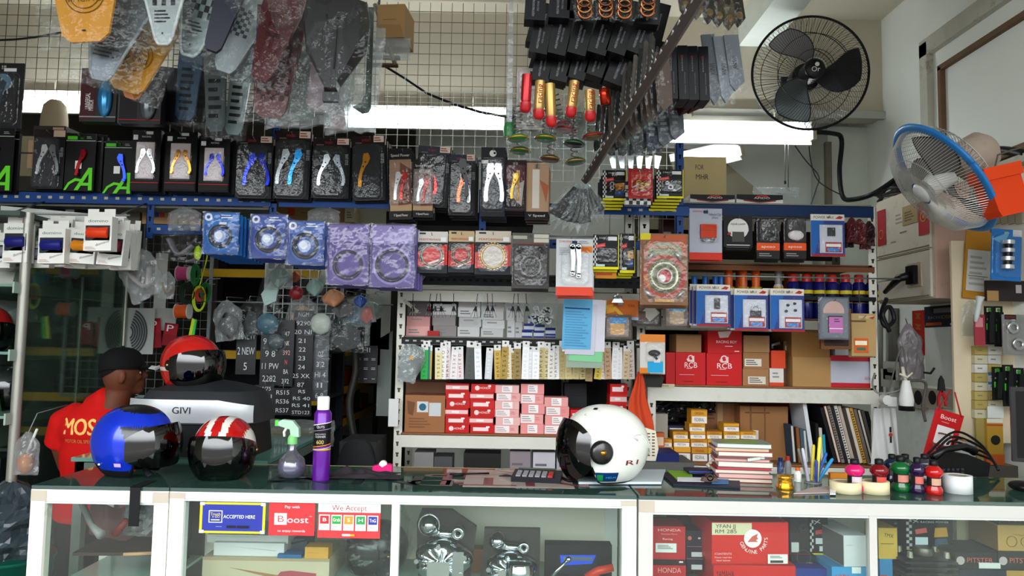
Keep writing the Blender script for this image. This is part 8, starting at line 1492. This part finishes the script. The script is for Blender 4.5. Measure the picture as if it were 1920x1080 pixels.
for q in(-1,1):
    b.tube([(q*.08,.02,.60),(q*.10,.03,.34),(q*.11,.01,.07)],[.085,.058,.040],SK,14);b.ell((q*.115,.06,.035),(.042,.11,.033),SK,14,10)
    b.tube([(q*.16,.02,1.10),(q*.20,.05,.93),(q*.20,.10,.84)],[.050,.040,.036],SK,12);b.tube([(q*.20,.10,.84),(q*.13,.25,.90),(q*.09,.32,.93)],[.036,.030,.023],SK,12)
    hx,hy,hz=q*.075,.35,.945;b.ell((hx,hy,hz),(.036,.042,.017),SK,14,10)
    for k in range(4):o=(k-1.5)*.019;L=(.062,.074,.070,.054)[k];b.tube([(hx+o,hy+.03,hz),(hx+o*1.1,hy+.03+L*.6,hz+.004),(hx+o*1.1,hy+.03+L,hz-.016)],[.0095,.009,.008],SK,8)
    b.tube([(hx-q*.028,hy-.01,hz),(hx-q*.052,hy+.02,hz-.006),(hx-q*.055,hy+.045,hz-.014)],[.011,.010,.009],SK,8)
remesh(b,'body',t,.0065,4)
b=MB();HR=M('#15110f',.85);b.ell((HX-.014,.014,HZ+.026),(.080,.096,.082),HR,24,16);remesh(b,'hair',t,.008,2)
ho=t.children;
b=MB();EY=M('#1a1210',.3)
for q in(-1,1):b.ell(F_(.070,q*.032,.000),(.006,.010,.006),M('#c9c0b8',.3),10,8);b.ell(F_(.0745,q*.032,.000),(.003,.005,.005),EY,8,6)
b.build('eyes',t)
b=MB();[b.ell(F_(.083,q*.033,.018),(.005,.018,.004),HR,8,6)for q in(-1,1)];b.build('eyebrows',t)
# cap
CB=M('#0d0d10',.85);b=MB()
b.surf(lambda u,v:(HX-.004+.092*math.cos(2*PI*u)*math.cos(v*PI/2)**.8,.018+.108*math.sin(2*PI*u)*math.cos(v*PI/2)**.8,HZ+.030+.085*math.sin(v*PI/2)),36,10,CB,True,True)
b.surf(lambda u,v:(HX-.004+(.092-.002*v)*math.cos(2*PI*u),.018+(.108-.002*v)*math.sin(2*PI*u),HZ+.030-.012*v-.022*v*max(0,-math.cos(2*PI*u))),36,2,CB,True,True);b.lathe([(.008,0),(.006,.006),(.0001,.007)],CB,10,(HX-.004,.018,HZ+.114));b.build('cap',t)
b=MB();b.surf(lambda u,v:tuple(a+c for a,c in zip(F_(.07+.085*v*(1-.35*(2*u-1)**2),(u-.5)*.15*(1-.12*v),.036-.012*v-.012*(2*u-1)**2),(0,0,0))),16,8,CB)
b.surf(lambda u,v:F_(.07+.085*v*(1-.35*(2*u-1)**2),(u-.5)*.15*(1-.12*v),.031-.012*v-.012*(2*u-1)**2),16,8,CB);cp=b.build('cap_brim',t)
b=MB();b.surf(lambda u,v:F_(.07+.085*(.55+.48*v)*(1-.35*(2*u-1)**2),(u-.5)*.14,.0385-.012*(.55+.48*v)-.012*(2*u-1)**2),14,5,M('#d5d7d8',.6));b.surf(lambda u,v:F_(.158*(1-.0*u)-.030*(2*u-1)**2,(u-.5)*.14,.028-.006+.012*v-.012*(2*u-1)**2),14,2,M('#d5d7d8',.6));b.build('brim_panel',cp)
# t-shirt and trousers
RS_=M('#c01410',.8,nv=.06,bump=.2);b=MB()
b.ell((.0,.02,1.035),(.195,.118,.125),RS_,28,18);b.ell((.0,.02,.90),(.182,.115,.20),RS_,28,18);b.ell((.0,.02,.76),(.180,.118,.16),RS_,28,18);b.lathe([(.178,.64),(.182,.80)],RS_,28,(0,.02,0))
b.tube([(-.05,.015,1.125),(0.01,.0,1.155),(.06,.01,1.13)],[.055,.068,.055],RS_,12)
for q in(-1,1):b.tube([(q*.10,.02,1.10),(q*.175,.03,1.055),(q*.215,.05,.945)],[.060,.072,.062],RS_,14)
sh=remesh(b,'t_shirt',t,.009,8)
b=MB();BT=M('#15161a',.8);b.ell((0,.02,.62),(.165,.112,.12),BT,24,16);[b.tube([(q*.085,.02,.60),(q*.10,.03,.34),(q*.11,.01,.08)],[.098,.075,.062],BT,14)for q in(-1,1)];remesh(b,'trousers',t,.010,4)
for q in(-1,1):b=MB();b.ell((q*.115,.07,.040),(.052,.135,.040),M('#1c1c1e',.6),16,10);b.build('shoe',t)
bpy.context.view_layer.update();dg=bpy.context.evaluated_depsgraph_get();es=sh.evaluated_get(dg)
def onshirt(txt,cx,cz,wd,hh,col):
    vs,fs,w=textmesh(txt);k=wd/w;out=[]
    for v in vs:
        x,z=cx+v[0]*k,cz+v[1]*hh;hit,co,no,ix=es.ray_cast(Vector((x,-.6,z)),Vector((0,1,0)));out.append((x,(co.y if hit else-.1)-.003,z))
    return out,fs
b=MB()
for txt,cx,cz,wd,hh,col in(('MOS',-.052,1.045,.150,.100,'#e8bc70'),('MOS',-.0495,1.047,.150,.100,'#e8bc70'),('MOS',-.047,1.045,.150,.100,'#e8bc70'),('MOTOR OIL SPECIALIST',-.030,.985,.175,.022,'#c98a50')):
    o_,f_=onshirt(txt,cx,cz,wd,hh,col);b.add(o_,f_,M(col,.7))
b.build('shirt_print',t)
# plate under the neck print hides nothing; stool next to the person
HK.clear()
